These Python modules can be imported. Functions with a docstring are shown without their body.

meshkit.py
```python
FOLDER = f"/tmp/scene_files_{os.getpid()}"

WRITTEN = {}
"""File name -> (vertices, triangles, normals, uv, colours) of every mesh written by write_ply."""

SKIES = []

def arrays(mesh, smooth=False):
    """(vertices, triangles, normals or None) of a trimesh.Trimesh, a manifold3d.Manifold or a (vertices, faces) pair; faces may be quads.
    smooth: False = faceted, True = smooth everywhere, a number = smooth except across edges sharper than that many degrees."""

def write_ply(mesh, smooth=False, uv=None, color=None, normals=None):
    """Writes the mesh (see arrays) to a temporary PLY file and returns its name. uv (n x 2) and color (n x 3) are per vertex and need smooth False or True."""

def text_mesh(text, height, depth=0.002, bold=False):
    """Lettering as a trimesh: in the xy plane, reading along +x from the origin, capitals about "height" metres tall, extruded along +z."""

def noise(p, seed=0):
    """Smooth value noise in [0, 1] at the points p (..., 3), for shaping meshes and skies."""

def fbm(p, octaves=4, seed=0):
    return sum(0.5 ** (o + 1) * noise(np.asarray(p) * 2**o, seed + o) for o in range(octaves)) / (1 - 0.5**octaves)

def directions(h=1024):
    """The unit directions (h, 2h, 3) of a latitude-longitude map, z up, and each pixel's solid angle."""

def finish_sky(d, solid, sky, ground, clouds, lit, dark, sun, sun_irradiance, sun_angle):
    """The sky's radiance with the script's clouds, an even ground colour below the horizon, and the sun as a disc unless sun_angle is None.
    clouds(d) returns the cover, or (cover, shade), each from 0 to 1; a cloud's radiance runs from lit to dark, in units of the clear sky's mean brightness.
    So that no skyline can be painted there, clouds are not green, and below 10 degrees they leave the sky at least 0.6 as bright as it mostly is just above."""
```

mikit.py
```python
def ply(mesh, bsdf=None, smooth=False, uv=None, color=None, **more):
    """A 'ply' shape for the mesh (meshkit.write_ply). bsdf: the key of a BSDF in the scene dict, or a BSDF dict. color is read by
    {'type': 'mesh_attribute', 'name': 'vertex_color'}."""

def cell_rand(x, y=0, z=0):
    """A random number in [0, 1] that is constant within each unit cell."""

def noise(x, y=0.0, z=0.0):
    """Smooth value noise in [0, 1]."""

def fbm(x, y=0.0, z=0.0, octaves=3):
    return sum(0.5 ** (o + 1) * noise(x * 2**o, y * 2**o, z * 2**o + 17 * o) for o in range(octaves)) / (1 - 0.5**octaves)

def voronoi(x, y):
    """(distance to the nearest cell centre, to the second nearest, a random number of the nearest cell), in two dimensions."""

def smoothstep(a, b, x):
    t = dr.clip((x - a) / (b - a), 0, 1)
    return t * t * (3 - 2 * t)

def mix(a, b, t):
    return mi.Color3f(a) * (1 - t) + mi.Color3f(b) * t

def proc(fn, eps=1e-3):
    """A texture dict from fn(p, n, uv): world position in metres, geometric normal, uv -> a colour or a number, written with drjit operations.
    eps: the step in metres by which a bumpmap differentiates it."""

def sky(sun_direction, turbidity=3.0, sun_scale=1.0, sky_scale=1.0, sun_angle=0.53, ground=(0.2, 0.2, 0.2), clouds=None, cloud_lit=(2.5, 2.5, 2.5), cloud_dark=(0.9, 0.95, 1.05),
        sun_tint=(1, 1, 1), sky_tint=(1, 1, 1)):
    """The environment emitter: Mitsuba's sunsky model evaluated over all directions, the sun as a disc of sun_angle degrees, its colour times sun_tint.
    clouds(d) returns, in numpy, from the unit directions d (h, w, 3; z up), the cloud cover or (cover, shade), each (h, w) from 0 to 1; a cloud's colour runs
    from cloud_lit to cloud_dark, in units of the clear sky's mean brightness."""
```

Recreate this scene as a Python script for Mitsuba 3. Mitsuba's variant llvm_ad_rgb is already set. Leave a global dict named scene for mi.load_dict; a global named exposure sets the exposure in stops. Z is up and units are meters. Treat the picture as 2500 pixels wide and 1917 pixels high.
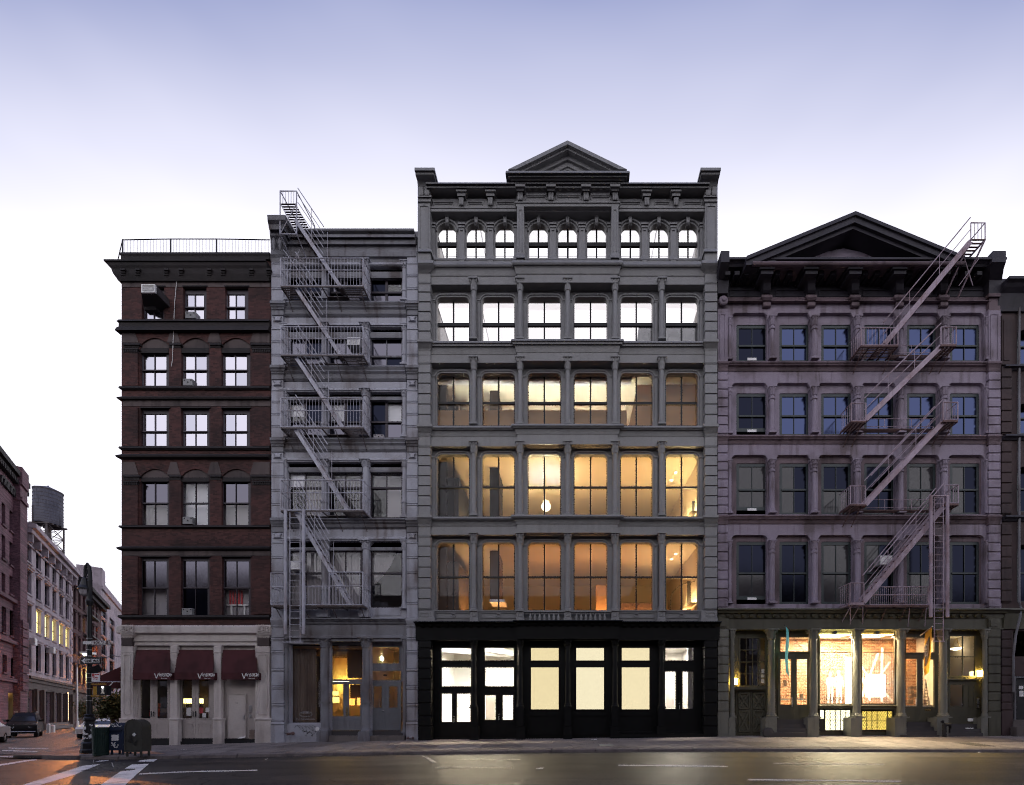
import math, random, numpy as np, trimesh, mitsuba as mi, drjit as dr, mikit, meshkit
from shapely.geometry import Polygon, LineString, Point, box as sbox
from shapely.ops import unary_union

T = mi.ScalarTransform4f
scene, labels = {}, {}
# ------------------------------------------------------------------ camera, sky, exposure
F, CX, HY, CZ, D = 1045.0, 1388.0, 1745.0, 1.6, 22.0          # focal length and principal point (photo pixels), eye height, metres to the facades
scene['camera'] = {'type': 'perspective', 'fov': 2 * math.degrees(math.atan(1250 / F)), 'fov_axis': 'x', 'near_clip': 0.1, 'far_clip': 2000.0,
                   'principal_point_offset_x': (1250 - CX) / 2500, 'principal_point_offset_y': (958.5 - HY) / 1917,
                   'to_world': T().look_at(origin=[0, -D, CZ], target=[0, 0, CZ], up=[0, 0, 1])}


def dusk(d):
    """A veil of high cloud, white low down and letting through more and more of the blue towards the zenith."""
    e = np.degrees(np.arctan2(d[..., 2], np.sqrt(d[..., 1] ** 2 + 0.02 * d[..., 0] ** 2)))
    s = np.clip((e - 46.5) / 15.5, 0, 1)
    n = meshkit.fbm(d * np.array([2.0, 6.0, 9.0]) + 3.0, 4)
    return np.ones(e.shape), np.clip(s + 0.22 * (n - 0.5) * np.clip(s * 4, 0, 1), 0, 1)


scene['sky_light'] = mikit.sky([0.25, 0.95, 0.06], turbidity=3, sun_scale=0.0, sky_scale=40.0, ground=(0.08, 0.08, 0.09), clouds=dusk,
                               cloud_lit=(1.07, 1.05, 1.15), cloud_dark=(0.20, 0.25, 0.50))
scene['sky_light']['sampling_weight'] = 14.0
exposure = 0.0


# ------------------------------------------------------------------ measuring: photo pixels on a plane at depth y -> metres
def X(px, y=0.0): return (px - CX) / F * (D + y)
def Z(py, y=0.0): return CZ + (HY - py) / F * (D + y)


# ------------------------------------------------------------------ meshes
class M:
    def __init__(s): s.v, s.f, s.n = [], [], 0
    def add(s, v, f):
        v = np.asarray(v, float); f = np.asarray(f, int)
        s.v.append(v)
        if f.shape[1] == 4: f = np.vstack([f[:, [0, 1, 2]], f[:, [0, 2, 3]]])
        s.f.append(f + s.n); s.n += len(v); return s
    def mesh(s): return np.vstack(s.v), np.vstack(s.f)
    def box(s, x0, x1, y0, y1, z0, z1):
        v = [[x, y, z] for x in (x0, x1) for y in (y0, y1) for z in (z0, z1)]
        return s.add(v, [[0, 1, 3, 2], [4, 6, 7, 5], [0, 4, 5, 1], [2, 3, 7, 6], [0, 2, 6, 4], [1, 5, 7, 3]])
    def pb(s, px0, px1, py0, py1, y0, y1): return s.box(X(px0, y0), X(px1, y0), y0, y1, Z(py1, y0), Z(py0, y0))
    def bar(s, p, q, w, h=None, up=(0, 0, 1)):
        p, q = np.array(p, float), np.array(q, float); h = w if h is None else h
        t = (q - p) / (np.linalg.norm(q - p) + 1e-12); u = np.array(up, float)
        if abs(t @ u) > 0.95: u = np.array([0, 1.0, 0])
        a = np.cross(t, u); a /= np.linalg.norm(a); b = np.cross(a, t)
        v = [e + sa * a * w / 2 + sb * b * h / 2 for e in (p, q) for sa in (-1, 1) for sb in (-1, 1)]
        return s.add(v, [[0, 1, 3, 2], [4, 6, 7, 5], [0, 4, 5, 1], [2, 3, 7, 6], [0, 2, 6, 4], [1, 5, 7, 3]])
    def tube(s, pts, r, n=6):
        p = np.asarray(pts, float); k = len(p); t = np.gradient(p, axis=0); t /= np.linalg.norm(t, axis=1, keepdims=True) + 1e-12
        ref = np.where(np.abs(t[:, 2:]) < 0.9, [[0, 0, 1.0]], [[0, 1.0, 0]])
        a = np.cross(t, ref); a /= np.linalg.norm(a, axis=1, keepdims=True); b = np.cross(t, a)
        th = np.arange(n) * 2 * np.pi / n; r = np.broadcast_to(r, (k,))
        v = p[:, None] + r[:, None, None] * (np.cos(th)[None, :, None] * a[:, None] + np.sin(th)[None, :, None] * b[:, None])
        f = [[i * n + j, i * n + (j + 1) % n, (i + 1) * n + (j + 1) % n, (i + 1) * n + j] for i in range(k - 1) for j in range(n)]
        s.add(v.reshape(-1, 3), f)
        for e in (0, k - 1): s.add(np.vstack([v[e], p[e]]), [[j, (j + 1) % n, n] for j in range(n)])
        return s
    def lathe(s, cx, cy, prof, n=16, mod=None, th0=0.0):
        th = th0 + np.arange(n) * 2 * np.pi / n; rings = []
        for z, r in prof:
            rr = r * (mod(z, th) if mod else 1)
            rings.append(np.stack([cx + rr * np.cos(th), cy + rr * np.sin(th), np.full(n, z)], 1))
        k = len(prof)
        f = [[i * n + j, i * n + (j + 1) % n, (i + 1) * n + (j + 1) % n, (i + 1) * n + j] for i in range(k - 1) for j in range(n)]
        s.add(np.vstack(rings), f)
        for e in (0, k - 1): s.add(np.vstack([rings[e], [[cx, cy, prof[e][0]]]]), [[j, (j + 1) % n, n] for j in range(n)])
        return s
    def prism(s, poly, y0, y1):
        for g in getattr(poly, 'geoms', [poly]):
            if g.area < 1e-7: continue
            v, f = trimesh.creation.triangulate_polygon(g, engine='earcut'); n = len(v)
            a = np.column_stack([v[:, 0], np.full(n, y0), v[:, 1]]); b = np.column_stack([v[:, 0], np.full(n, y1), v[:, 1]])
            s.add(a, f); s.add(b, f[:, ::-1])
            for ring in [g.exterior, *g.interiors]:
                c = np.array(ring.coords)[:-1]; m = len(c)
                w = np.vstack([np.column_stack([c[:, 0], np.full(m, y0), c[:, 1]]), np.column_stack([c[:, 0], np.full(m, y1), c[:, 1]])])
                s.add(w, [[i, (i + 1) % m, m + (i + 1) % m, m + i] for i in range(m)])
        return s
    def sheet(s, poly, y):
        for g in getattr(poly, 'geoms', [poly]):
            if g.area < 1e-7: continue
            v, f = trimesh.creation.triangulate_polygon(g, engine='earcut')
            s.add(np.column_stack([v[:, 0], np.full(len(v), y), v[:, 1]]), f)
        return s
    def loft(s, rings, yb=0.15):
        """Stacked rectangles (px0, px1, py, out), each measured on its own plane y = -out, down from the top; the back is flat at yb."""
        k = len(rings); v = []
        for px0, px1, py, o in rings:
            x0, x1, z = X(px0, -o), X(px1, -o), Z(py, -o)
            v += [[x0, yb, z], [x0, -o, z], [x1, -o, z], [x1, yb, z]]
        f = [[i * 4 + j, i * 4 + j + 1, (i + 1) * 4 + j + 1, (i + 1) * 4 + j] for i in range(k - 1) for j in range(3)]
        f += [[0, 3, 2, 1], [(k - 1) * 4 + j for j in range(4)]]
        return s.add(v, f)
    def mould(s, x0, x1, prof, yb=0.15, rl=1.0, rr=1.0):
        """A moulding along x with returns: prof = (py, out) from the top; out also runs past the ends times rl, rr."""
        k = len(prof); v = []; om = min(o for _, o in prof)
        for py, o in prof:
            z = Z(py, -o); a, b = x0 - (o - om) * rl, x1 + (o - om) * rr
            v += [[a, yb, z], [a, -o, z], [b, -o, z], [b, yb, z]]
        f = [[i * 4 + j, i * 4 + j + 1, (i + 1) * 4 + j + 1, (i + 1) * 4 + j] for i in range(k - 1) for j in range(3)]
        f += [[0, 3, 2, 1], [(k - 1) * 4 + j for j in range(4)]]
        return s.add(v, f)
    def grid(s, xs, ys, zf):
        g = np.array([[x, y, zf(x, y)] for x in xs for y in ys]); m = len(ys)
        return s.add(g, [[i * m + j, (i + 1) * m + j, (i + 1) * m + j + 1, i * m + j + 1] for i in range(len(xs) - 1) for j in range(m - 1)])
    def text(s, t, h, x, y, z, depth=0.01, bold=False, align='l', R=None):
        """Lettering facing -y (or turned by R) with its base line at z."""
        m = meshkit.text_mesh(t, h, depth, bold); v = np.array(m.vertices); w = v[:, 0].max() - v[:, 0].min()
        v[:, 0] -= v[:, 0].min() + {'l': 0, 'c': w / 2, 'r': w}[align]
        v = np.column_stack([v[:, 0], -v[:, 2], v[:, 1]])
        if R is not None: v = v @ np.asarray(R).T
        return s.add(v + [x, y, z], m.faces)


def numbered(k):
    if k not in used: used.add(k); return k
    i = 1
    while f'{k}_{i:03d}' in used: i += 1
    used.add(f'{k}_{i:03d}'); return f'{k}_{i:03d}'


used = set()


def thing(name, label, cat, group=None):
    k = numbered(name); labels[k] = {'label': label, 'category': cat}
    if group: labels[k]['group'] = group
    return k


def put(parent, name, m, mat, smooth=False, emit=None, w=0.0, label=None, kind=None):
    k = numbered(f'{parent}__{name}' if parent else name)
    more = {'emitter': {'type': 'area', 'radiance': emit if isinstance(emit, dict) else {'type': 'rgb', 'value': list(emit)}, 'sampling_weight': float(w)}} if emit is not None else {}
    scene[k] = mikit.ply(m.mesh() if isinstance(m, M) else m, mat, smooth=smooth, **more)
    if label: labels.setdefault(k, {})['label'] = label
    if kind: labels.setdefault(k, {})['kind'] = kind
    return k


def solo(name, m, mat, label, cat, group=None, smooth=False, emit=None, w=0.0):
    k = put(None, name, m, mat, smooth, emit, w)
    labels[k] = {'label': label, 'category': cat}
    if group: labels[k]['group'] = group
    return k


def struct(name, m, mat, smooth=False, label=None):
    k = put(None, name, m, mat, smooth); labels[k] = {'kind': 'structure'}
    if label: labels[k]['label'] = label
    return k


# ------------------------------------------------------------------ materials
def srgb(r, g, b): return [((c / 255 + 0.055) / 1.055) ** 2.4 if c > 10 else c / 255 / 12.92 for c in (r, g, b)]


def col(c): return {'type': 'rgb', 'value': list(c)} if not isinstance(c, dict) else c


def mat(name, c, rough=0.6, metallic=0.0, spec=0.4, bump=None, bs=1.0, **kw):
    b = {'type': 'principled', 'base_color': col(c), 'roughness': rough, 'metallic': metallic, 'specular': spec, **kw}
    if bump is not None: b = {'type': 'bumpmap', 'arbitrary': mikit.proc(bump, 4e-3), 'scale': bs, 'bsdf': b}
    scene[name] = {'type': 'twosided', 'bsdf': b}
    return name


fb, ns, ss, mix = mikit.fbm, mikit.noise, mikit.smoothstep, mikit.mix


def grime(base, dirt, amt=0.7, streak=0.5, scale=1.0):
    """Paint or stone with blotches, run-off streaks and fine mottling."""
    def fn(p, n, uv):
        a = fb(p.x * 0.9 * scale, p.y * 0.9 * scale, p.z * 0.7 * scale, 4)
        b = fb(p.x * 5.0 * scale + 9, p.y * 5.0 * scale, p.z * 0.45 * scale, 3)
        c = ns(p.x * 23, p.y * 23, p.z * 23)
        t = amt * ss(0.42, 0.75, a) + streak * ss(0.5, 0.8, b)
        return mix(base, dirt, dr.clip(t, 0, 1)) * (0.92 + 0.16 * c)
    return mikit.proc(fn)


def bricks(base, mortar, bw=0.21, bh=0.07, soot=0.5):
    def fn(p, n, uv):
        u = p.x + p.y * 0.9; r = dr.floor(p.z / bh); uu = u / bw + 0.5 * (r - 2 * dr.floor(r / 2)); q = dr.floor(uu)
        fx, fz = uu - q, p.z / bh - r
        m = dr.maximum(ss(0.95, 0.99, fx), ss(0.84, 0.95, fz))
        k = mikit.cell_rand(q, r, 3)
        s = soot * ss(0.45, 0.75, fb(p.x * 0.5 + 3, p.y * 0.5, p.z * 0.6, 4))
        c = mi.Color3f(base) * (0.55 + 0.9 * k)
        return mix(c, mortar, 0.75 * m) * (1 - s)
    return mikit.proc(fn)


mat('grey_paint', grime([0.212, 0.210, 0.212], [0.15, 0.147, 0.147], 0.4, 0.3), 0.45)
mat('black_paint', [0.0045, 0.0047, 0.005], 0.45, spec=0.22)
mat('black_frame', [0.022, 0.022, 0.024], 0.5, spec=0.25)
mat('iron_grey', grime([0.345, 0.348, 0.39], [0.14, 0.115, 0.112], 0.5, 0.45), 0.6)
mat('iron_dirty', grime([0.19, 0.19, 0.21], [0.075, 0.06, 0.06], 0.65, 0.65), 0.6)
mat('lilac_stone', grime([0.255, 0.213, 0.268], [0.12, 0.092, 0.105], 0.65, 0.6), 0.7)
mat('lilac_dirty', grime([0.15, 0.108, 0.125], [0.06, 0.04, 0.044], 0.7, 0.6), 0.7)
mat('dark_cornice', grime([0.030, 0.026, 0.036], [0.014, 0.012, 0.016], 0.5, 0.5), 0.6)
mat('olive_paint', grime([0.070, 0.066, 0.046], [0.04, 0.037, 0.026], 0.5, 0.5), 0.45)
mat('olive_light', grime([0.15, 0.147, 0.125], [0.085, 0.08, 0.065], 0.5, 0.5), 0.5)
mat('brick', bricks([0.060, 0.0205, 0.0175], [0.034, 0.022, 0.023]), 0.8)
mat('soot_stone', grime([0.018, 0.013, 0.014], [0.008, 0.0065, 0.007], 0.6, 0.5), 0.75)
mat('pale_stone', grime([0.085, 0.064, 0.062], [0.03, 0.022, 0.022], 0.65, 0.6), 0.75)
mat('cream_paint', grime([0.54, 0.49, 0.46], [0.34, 0.295, 0.27], 0.5, 0.45), 0.5)
mat('cream_door', grime([0.42, 0.375, 0.35], [0.29, 0.25, 0.235], 0.4, 0.4), 0.45)
mat('blue_door', grime([0.15, 0.155, 0.17], [0.10, 0.10, 0.11], 0.4, 0.3), 0.45)
mat('maroon_cloth', grime([0.074, 0.023, 0.026], [0.028, 0.012, 0.012], 0.55, 0.35, 1.4), 0.85, spec=0.2)
mat('white_paint', [0.75, 0.74, 0.72], 0.5)
mat('white_cloth', [0.62, 0.62, 0.65], 0.8)
mat('curtain', grime([0.20, 0.155, 0.13], [0.12, 0.09, 0.08], 0.4, 0.5), 0.9, spec=0.1)
mat('sheer', [0.32, 0.30, 0.31], 0.9)
mat('blind_grey', [0.17, 0.165, 0.175], 0.8)
mat('blind_dim', [0.04, 0.037, 0.037], 0.8)
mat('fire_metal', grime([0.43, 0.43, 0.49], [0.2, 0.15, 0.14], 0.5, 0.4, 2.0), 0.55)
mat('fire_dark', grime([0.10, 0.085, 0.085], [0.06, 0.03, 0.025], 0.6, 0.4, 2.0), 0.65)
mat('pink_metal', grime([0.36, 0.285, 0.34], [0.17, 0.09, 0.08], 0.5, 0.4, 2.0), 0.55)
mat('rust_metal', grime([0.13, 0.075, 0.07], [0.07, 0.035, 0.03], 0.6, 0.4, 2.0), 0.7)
mat('frame_teal', [0.030, 0.040, 0.042], 0.4)
mat('frame_plum', [0.035, 0.026, 0.034], 0.45)
mat('dark_room', [0.055, 0.05, 0.05], 0.9, spec=0.1)
mat('dim_room', [0.018, 0.017, 0.018], 0.9, spec=0.1)
mat('warm_room', [0.42, 0.36, 0.29], 0.8, spec=0.2)
mat('orange_room', [0.40, 0.25, 0.13], 0.8, spec=0.2)
mat('pale_room', [0.46, 0.45, 0.44], 0.8, spec=0.2)
mat('brown_wood', [0.085, 0.055, 0.04], 0.5)
mat('steel', [0.55, 0.55, 0.56], 0.35, metallic=0.8)
mat('brass', [0.50, 0.36, 0.16], 0.35, metallic=0.9)
mat('rubber', [0.02, 0.02, 0.02], 0.7)
mat('paper', [0.70, 0.69, 0.68], 0.8)
mat('red_paint', [0.45, 0.05, 0.06], 0.6)
mat('green_bin', [0.012, 0.030, 0.024], 0.45)
mat('mail_blue', grime([0.014, 0.024, 0.055], [0.03, 0.03, 0.036], 0.4, 0.4, 4.0), 0.45)
mat('mail_olive', grime([0.048, 0.047, 0.038], [0.028, 0.026, 0.023], 0.5, 0.4, 3.0), 0.5)
mat('post_black', [0.012, 0.012, 0.014], 0.4)
mat('sign_black', [0.012, 0.012, 0.012], 0.5)
mat('sign_brown', [0.10, 0.055, 0.055], 0.5)
mat('signal_yellow', [0.45, 0.26, 0.04], 0.5)
mat('teal_cloth', [0.12, 0.50, 0.50], 0.8)
mat('amber_cloth', [0.62, 0.32, 0.03], 0.8)
mat('plum_print', [0.07, 0.045, 0.04], 0.8)
mat('display_board', [0.8, 0.8, 0.78], 0.6)
mat('shade_glass', [0.030, 0.028, 0.031], 0.12, spec=0.6)
mat('lit_screen', [0.006, 0.006, 0.006], 0.8, spec=0.1)
mat('lamp_glass', [0.8, 0.75, 0.6], 0.4)
mat('tank_wood', grime([0.115, 0.115, 0.145], [0.055, 0.055, 0.075], 0.5, 0.7), 0.8)
mat('granite', grime([0.15, 0.125, 0.115], [0.06, 0.05, 0.045], 0.6, 0.3, 3.0), 0.75)
mat('step_iron', [0.05, 0.045, 0.047], 0.55)
scene['glass'] = {'type': 'thindielectric', 'int_ior': 1.5}
scene['glass_clear'] = {'type': 'thindielectric', 'int_ior': 1.28}
scene['glass_coated'] = {'type': 'thindielectric', 'int_ior': 1.75}


def mirror(name, c, wob=0.0016):
    """Old window glass with a reflecting coat, each light slightly out of true."""
    scene[name] = {'type': 'twosided', 'bsdf': {'type': 'bumpmap', 'scale': wob, 'arbitrary': mikit.proc(lambda p, n, uv: ns(p.x * 2.3 + 5, p.y, p.z * 1.9), 1e-2),
                   'bsdf': {'type': 'roughconductor', 'material': 'none', 'alpha': 0.03, 'specular_reflectance': {'type': 'rgb', 'value': list(c)}}}}


mirror('mirror_white', [0.66, 0.65, 0.71], 0.004)
mirror('mirror_pale', [0.53, 0.53, 0.60], 0.006)
mirror('mirror_grey', [0.15, 0.145, 0.175])
mirror('mirror_blue', [0.062, 0.078, 0.155], 0.006)
mirror('mirror_dark', [0.016, 0.018, 0.030])


def asphalt(p, n, uv):
    a = fb(p.x * 0.35, p.y * 1.6, 0.0, 4); b = ns(p.x * 60, p.y * 60); c = ss(0.55, 0.7, fb(p.x * 0.12 + 7, p.y * 0.5, 2.0, 3))
    t = ss(0.60, 0.63, fb(p.x * 0.22 + 31, p.y * 0.6 + 5, 0.0, 4))
    v0, v1, _ = mikit.voronoi(p.x * 0.32 + 0.5 * ns(p.x * 1.3, p.y * 1.3), p.y * 0.5 + 0.5 * ns(p.x * 1.3 + 9, p.y * 1.3))
    k = (1 - ss(0.0, 0.022, v1 - v0)) * ss(0.45, 0.6, fb(p.x * 0.3 + 11, p.y * 0.3, 5.0, 2))
    w = 0.5 + 0.5 * dr.sin(p.y * 3.6 + 0.6)
    return mi.Color3f([0.0295, 0.0245, 0.0245]) * (0.6 + 0.55 * a + 0.5 * (b - 0.5) + 0.12 * w) * (1 - 0.4 * c) * (1 + 0.4 * t) * (1 - 0.55 * k)


mat('asphalt', mikit.proc(asphalt), 0.5, spec=0.28, bump=lambda p, n, uv: 0.6 * ns(p.x * 45, p.y * 45) + ns(p.x * 14, p.y * 14), bs=0.006)
mat('concrete', grime([0.155, 0.132, 0.122], [0.07, 0.06, 0.056], 0.6, 0.35, 2.0), 0.75)
mat('concrete_pale', grime([0.19, 0.165, 0.152], [0.09, 0.075, 0.068], 0.6, 0.35, 2.4), 0.75)
mat('concrete_dark', grime([0.105, 0.088, 0.083], [0.055, 0.046, 0.043], 0.6, 0.35, 2.2), 0.75)


def cobble(p, n, uv):
    a = p.x * -0.643 + p.y * 0.766; b = p.x * 0.766 + p.y * 0.643
    r = dr.floor(a / 0.16); u = b / 0.24 + 0.5 * (r - 2 * dr.floor(r / 2)); q = dr.floor(u)
    m = dr.maximum(ss(0.82, 0.95, u - q), ss(0.8, 0.95, a / 0.16 - r))
    return mi.Color3f([0.10, 0.085, 0.085]) * (0.6 + 0.8 * mikit.cell_rand(q, r, 1)) * (1 - 0.7 * m)


mat('cobbles', mikit.proc(cobble), 0.5)
mat('road_paint', grime([0.62, 0.60, 0.58], [0.25, 0.23, 0.22], 0.5, 0.3, 3.0), 0.6)
mat('road_paint_worn', grime([0.40, 0.37, 0.33], [0.09, 0.08, 0.08], 0.8, 0.5, 3.0), 0.6)
mat('leaf', mikit.proc(lambda p, n, uv: mix([0.030, 0.045, 0.015], [0.085, 0.075, 0.02], ns(p.x * 2.2, p.y * 2.2, p.z * 2.2))), 0.7)
mat('purple_brick', bricks([0.13, 0.062, 0.078], [0.10, 0.06, 0.068], soot=0.35), 0.8)
mat('white_stone', grime([0.34, 0.285, 0.31], [0.16, 0.13, 0.14], 0.6, 0.5), 0.75)
mat('brown_brick', bricks([0.075, 0.033, 0.036], [0.06, 0.036, 0.038], soot=0.4), 0.8)
mat('shop_brown', grime([0.075, 0.052, 0.045], [0.04, 0.03, 0.027], 0.5, 0.4), 0.6)
mat('opposite_brick', grime([0.10, 0.075, 0.075], [0.06, 0.05, 0.05], 0.5, 0.4), 0.8)
mat('car_black', [0.006, 0.006, 0.008], 0.35, spec=0.25)
mat('car_white', [0.62, 0.60, 0.60], 0.3, clearcoat=0.8)
mat('car_glass', [0.02, 0.022, 0.026], 0.1, spec=0.7)
mat('lens', [0.6, 0.6, 0.62], 0.15)


# ------------------------------------------------------------------ building kit (outlines in photo pixels on the plane y)
def rect(px0, px1, py0, py1, y=0.0, r=0.0, n=7):
    """A rectangle as an (x, z) outline; the top corners rounded by r pixels (half the width: a round arch)."""
    x0, x1, z0, z1 = X(px0, y), X(px1, y), Z(py1, y), Z(py0, y); rr = r / F * (D + y)
    if rr <= 0: return sbox(x0, z0, x1, z1)
    a = np.linspace(0, np.pi / 2, n); pts = [(x0, z0), (x1, z0)]
    pts += [(x1 - rr + rr * math.cos(t), z1 - rr + rr * math.sin(t)) for t in a]
    pts += [(x0 + rr - rr * math.cos(t), z1 - rr + rr * math.sin(t)) for t in a[::-1]]
    return Polygon(pts).buffer(0)


def segment(px0, px1, spring, crown, py1, y=0.0, n=9):
    """A rectangle under a segmental arch."""
    x0, x1, z0, zs, zc = X(px0, y), X(px1, y), Z(py1, y), Z(spring, y), Z(crown, y)
    t = np.linspace(-1, 1, n)
    return Polygon([(x0, z0), (x1, z0)] + [((x0 + x1) / 2 + (x1 - x0) / 2 * k, zs + (zc - zs) * (1 - k * k)) for k in t[::-1]])


def wall(parent, outline, holes, y0, y1, m, name='wall'):
    return put(parent, name, M().prism(outline.difference(unary_union(holes)) if holes else outline, y0, y1), m)


def sash(parent, px0, px1, py0, py1, y, fm, pm, meet=None, fw=6.0, vm=True, r=0.0, rail=3.5, mul=1.4, name='window', label=None, depth=0.07, sill=None):
    """A double-hung window: px.. is the outline of the glass; frame, meeting rail and muntin in one, every pane a child."""
    g = rect(px0, px1, py0, py1, y, r); s = (D + y) / F
    outer = rect(px0 - fw, px1 + fw, py0 - fw, py1 + fw * 0.7, y)
    cuts = []
    if meet is not None: cuts.append(sbox(X(px0 - 9, y), Z(meet + rail / 2, y), X(px1 + 9, y), Z(meet - rail / 2, y)))
    xs = [] if not vm else ([(px0 + px1) / 2] if vm is True else vm)
    for c in xs: cuts.append(sbox(X(c - mul / 2, y), Z(py1 + 9, y), X(c + mul / 2, y), Z(py0 - 9, y)))
    panes = g.difference(unary_union(cuts)) if cuts else g
    mm = M().prism(outer.difference(panes), y, y + depth)
    if meet is not None: mm.box(X(px0 - 2, y), X(px1 + 2, y), y - 0.035, y + 0.01, Z(meet + rail / 2, y), Z(meet - rail / 2, y))
    k = put(parent, name, mm, fm, label=label)
    gs = sorted(getattr(panes, 'geoms', [panes]), key=lambda q: (-round(q.centroid.y, 1), q.centroid.x))
    for i, q in enumerate(gs):
        put(k, 'pane', M().sheet(q, y + depth * 0.5), pm if isinstance(pm, str) else pm[min(i, len(pm) - 1)])
    return k


def backing(parent, px0, px1, py0, py1, y, m, name='blind', label=None):
    return put(parent, name, M().pb(px0, px1, py0, py1, y, y + 0.02), m, label=label)


def leafy(k, amp):
    return lambda z, th: 1 + amp * np.abs(np.cos(k * th)) * (0.6 + 0.4 * math.sin(z * 60))


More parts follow.
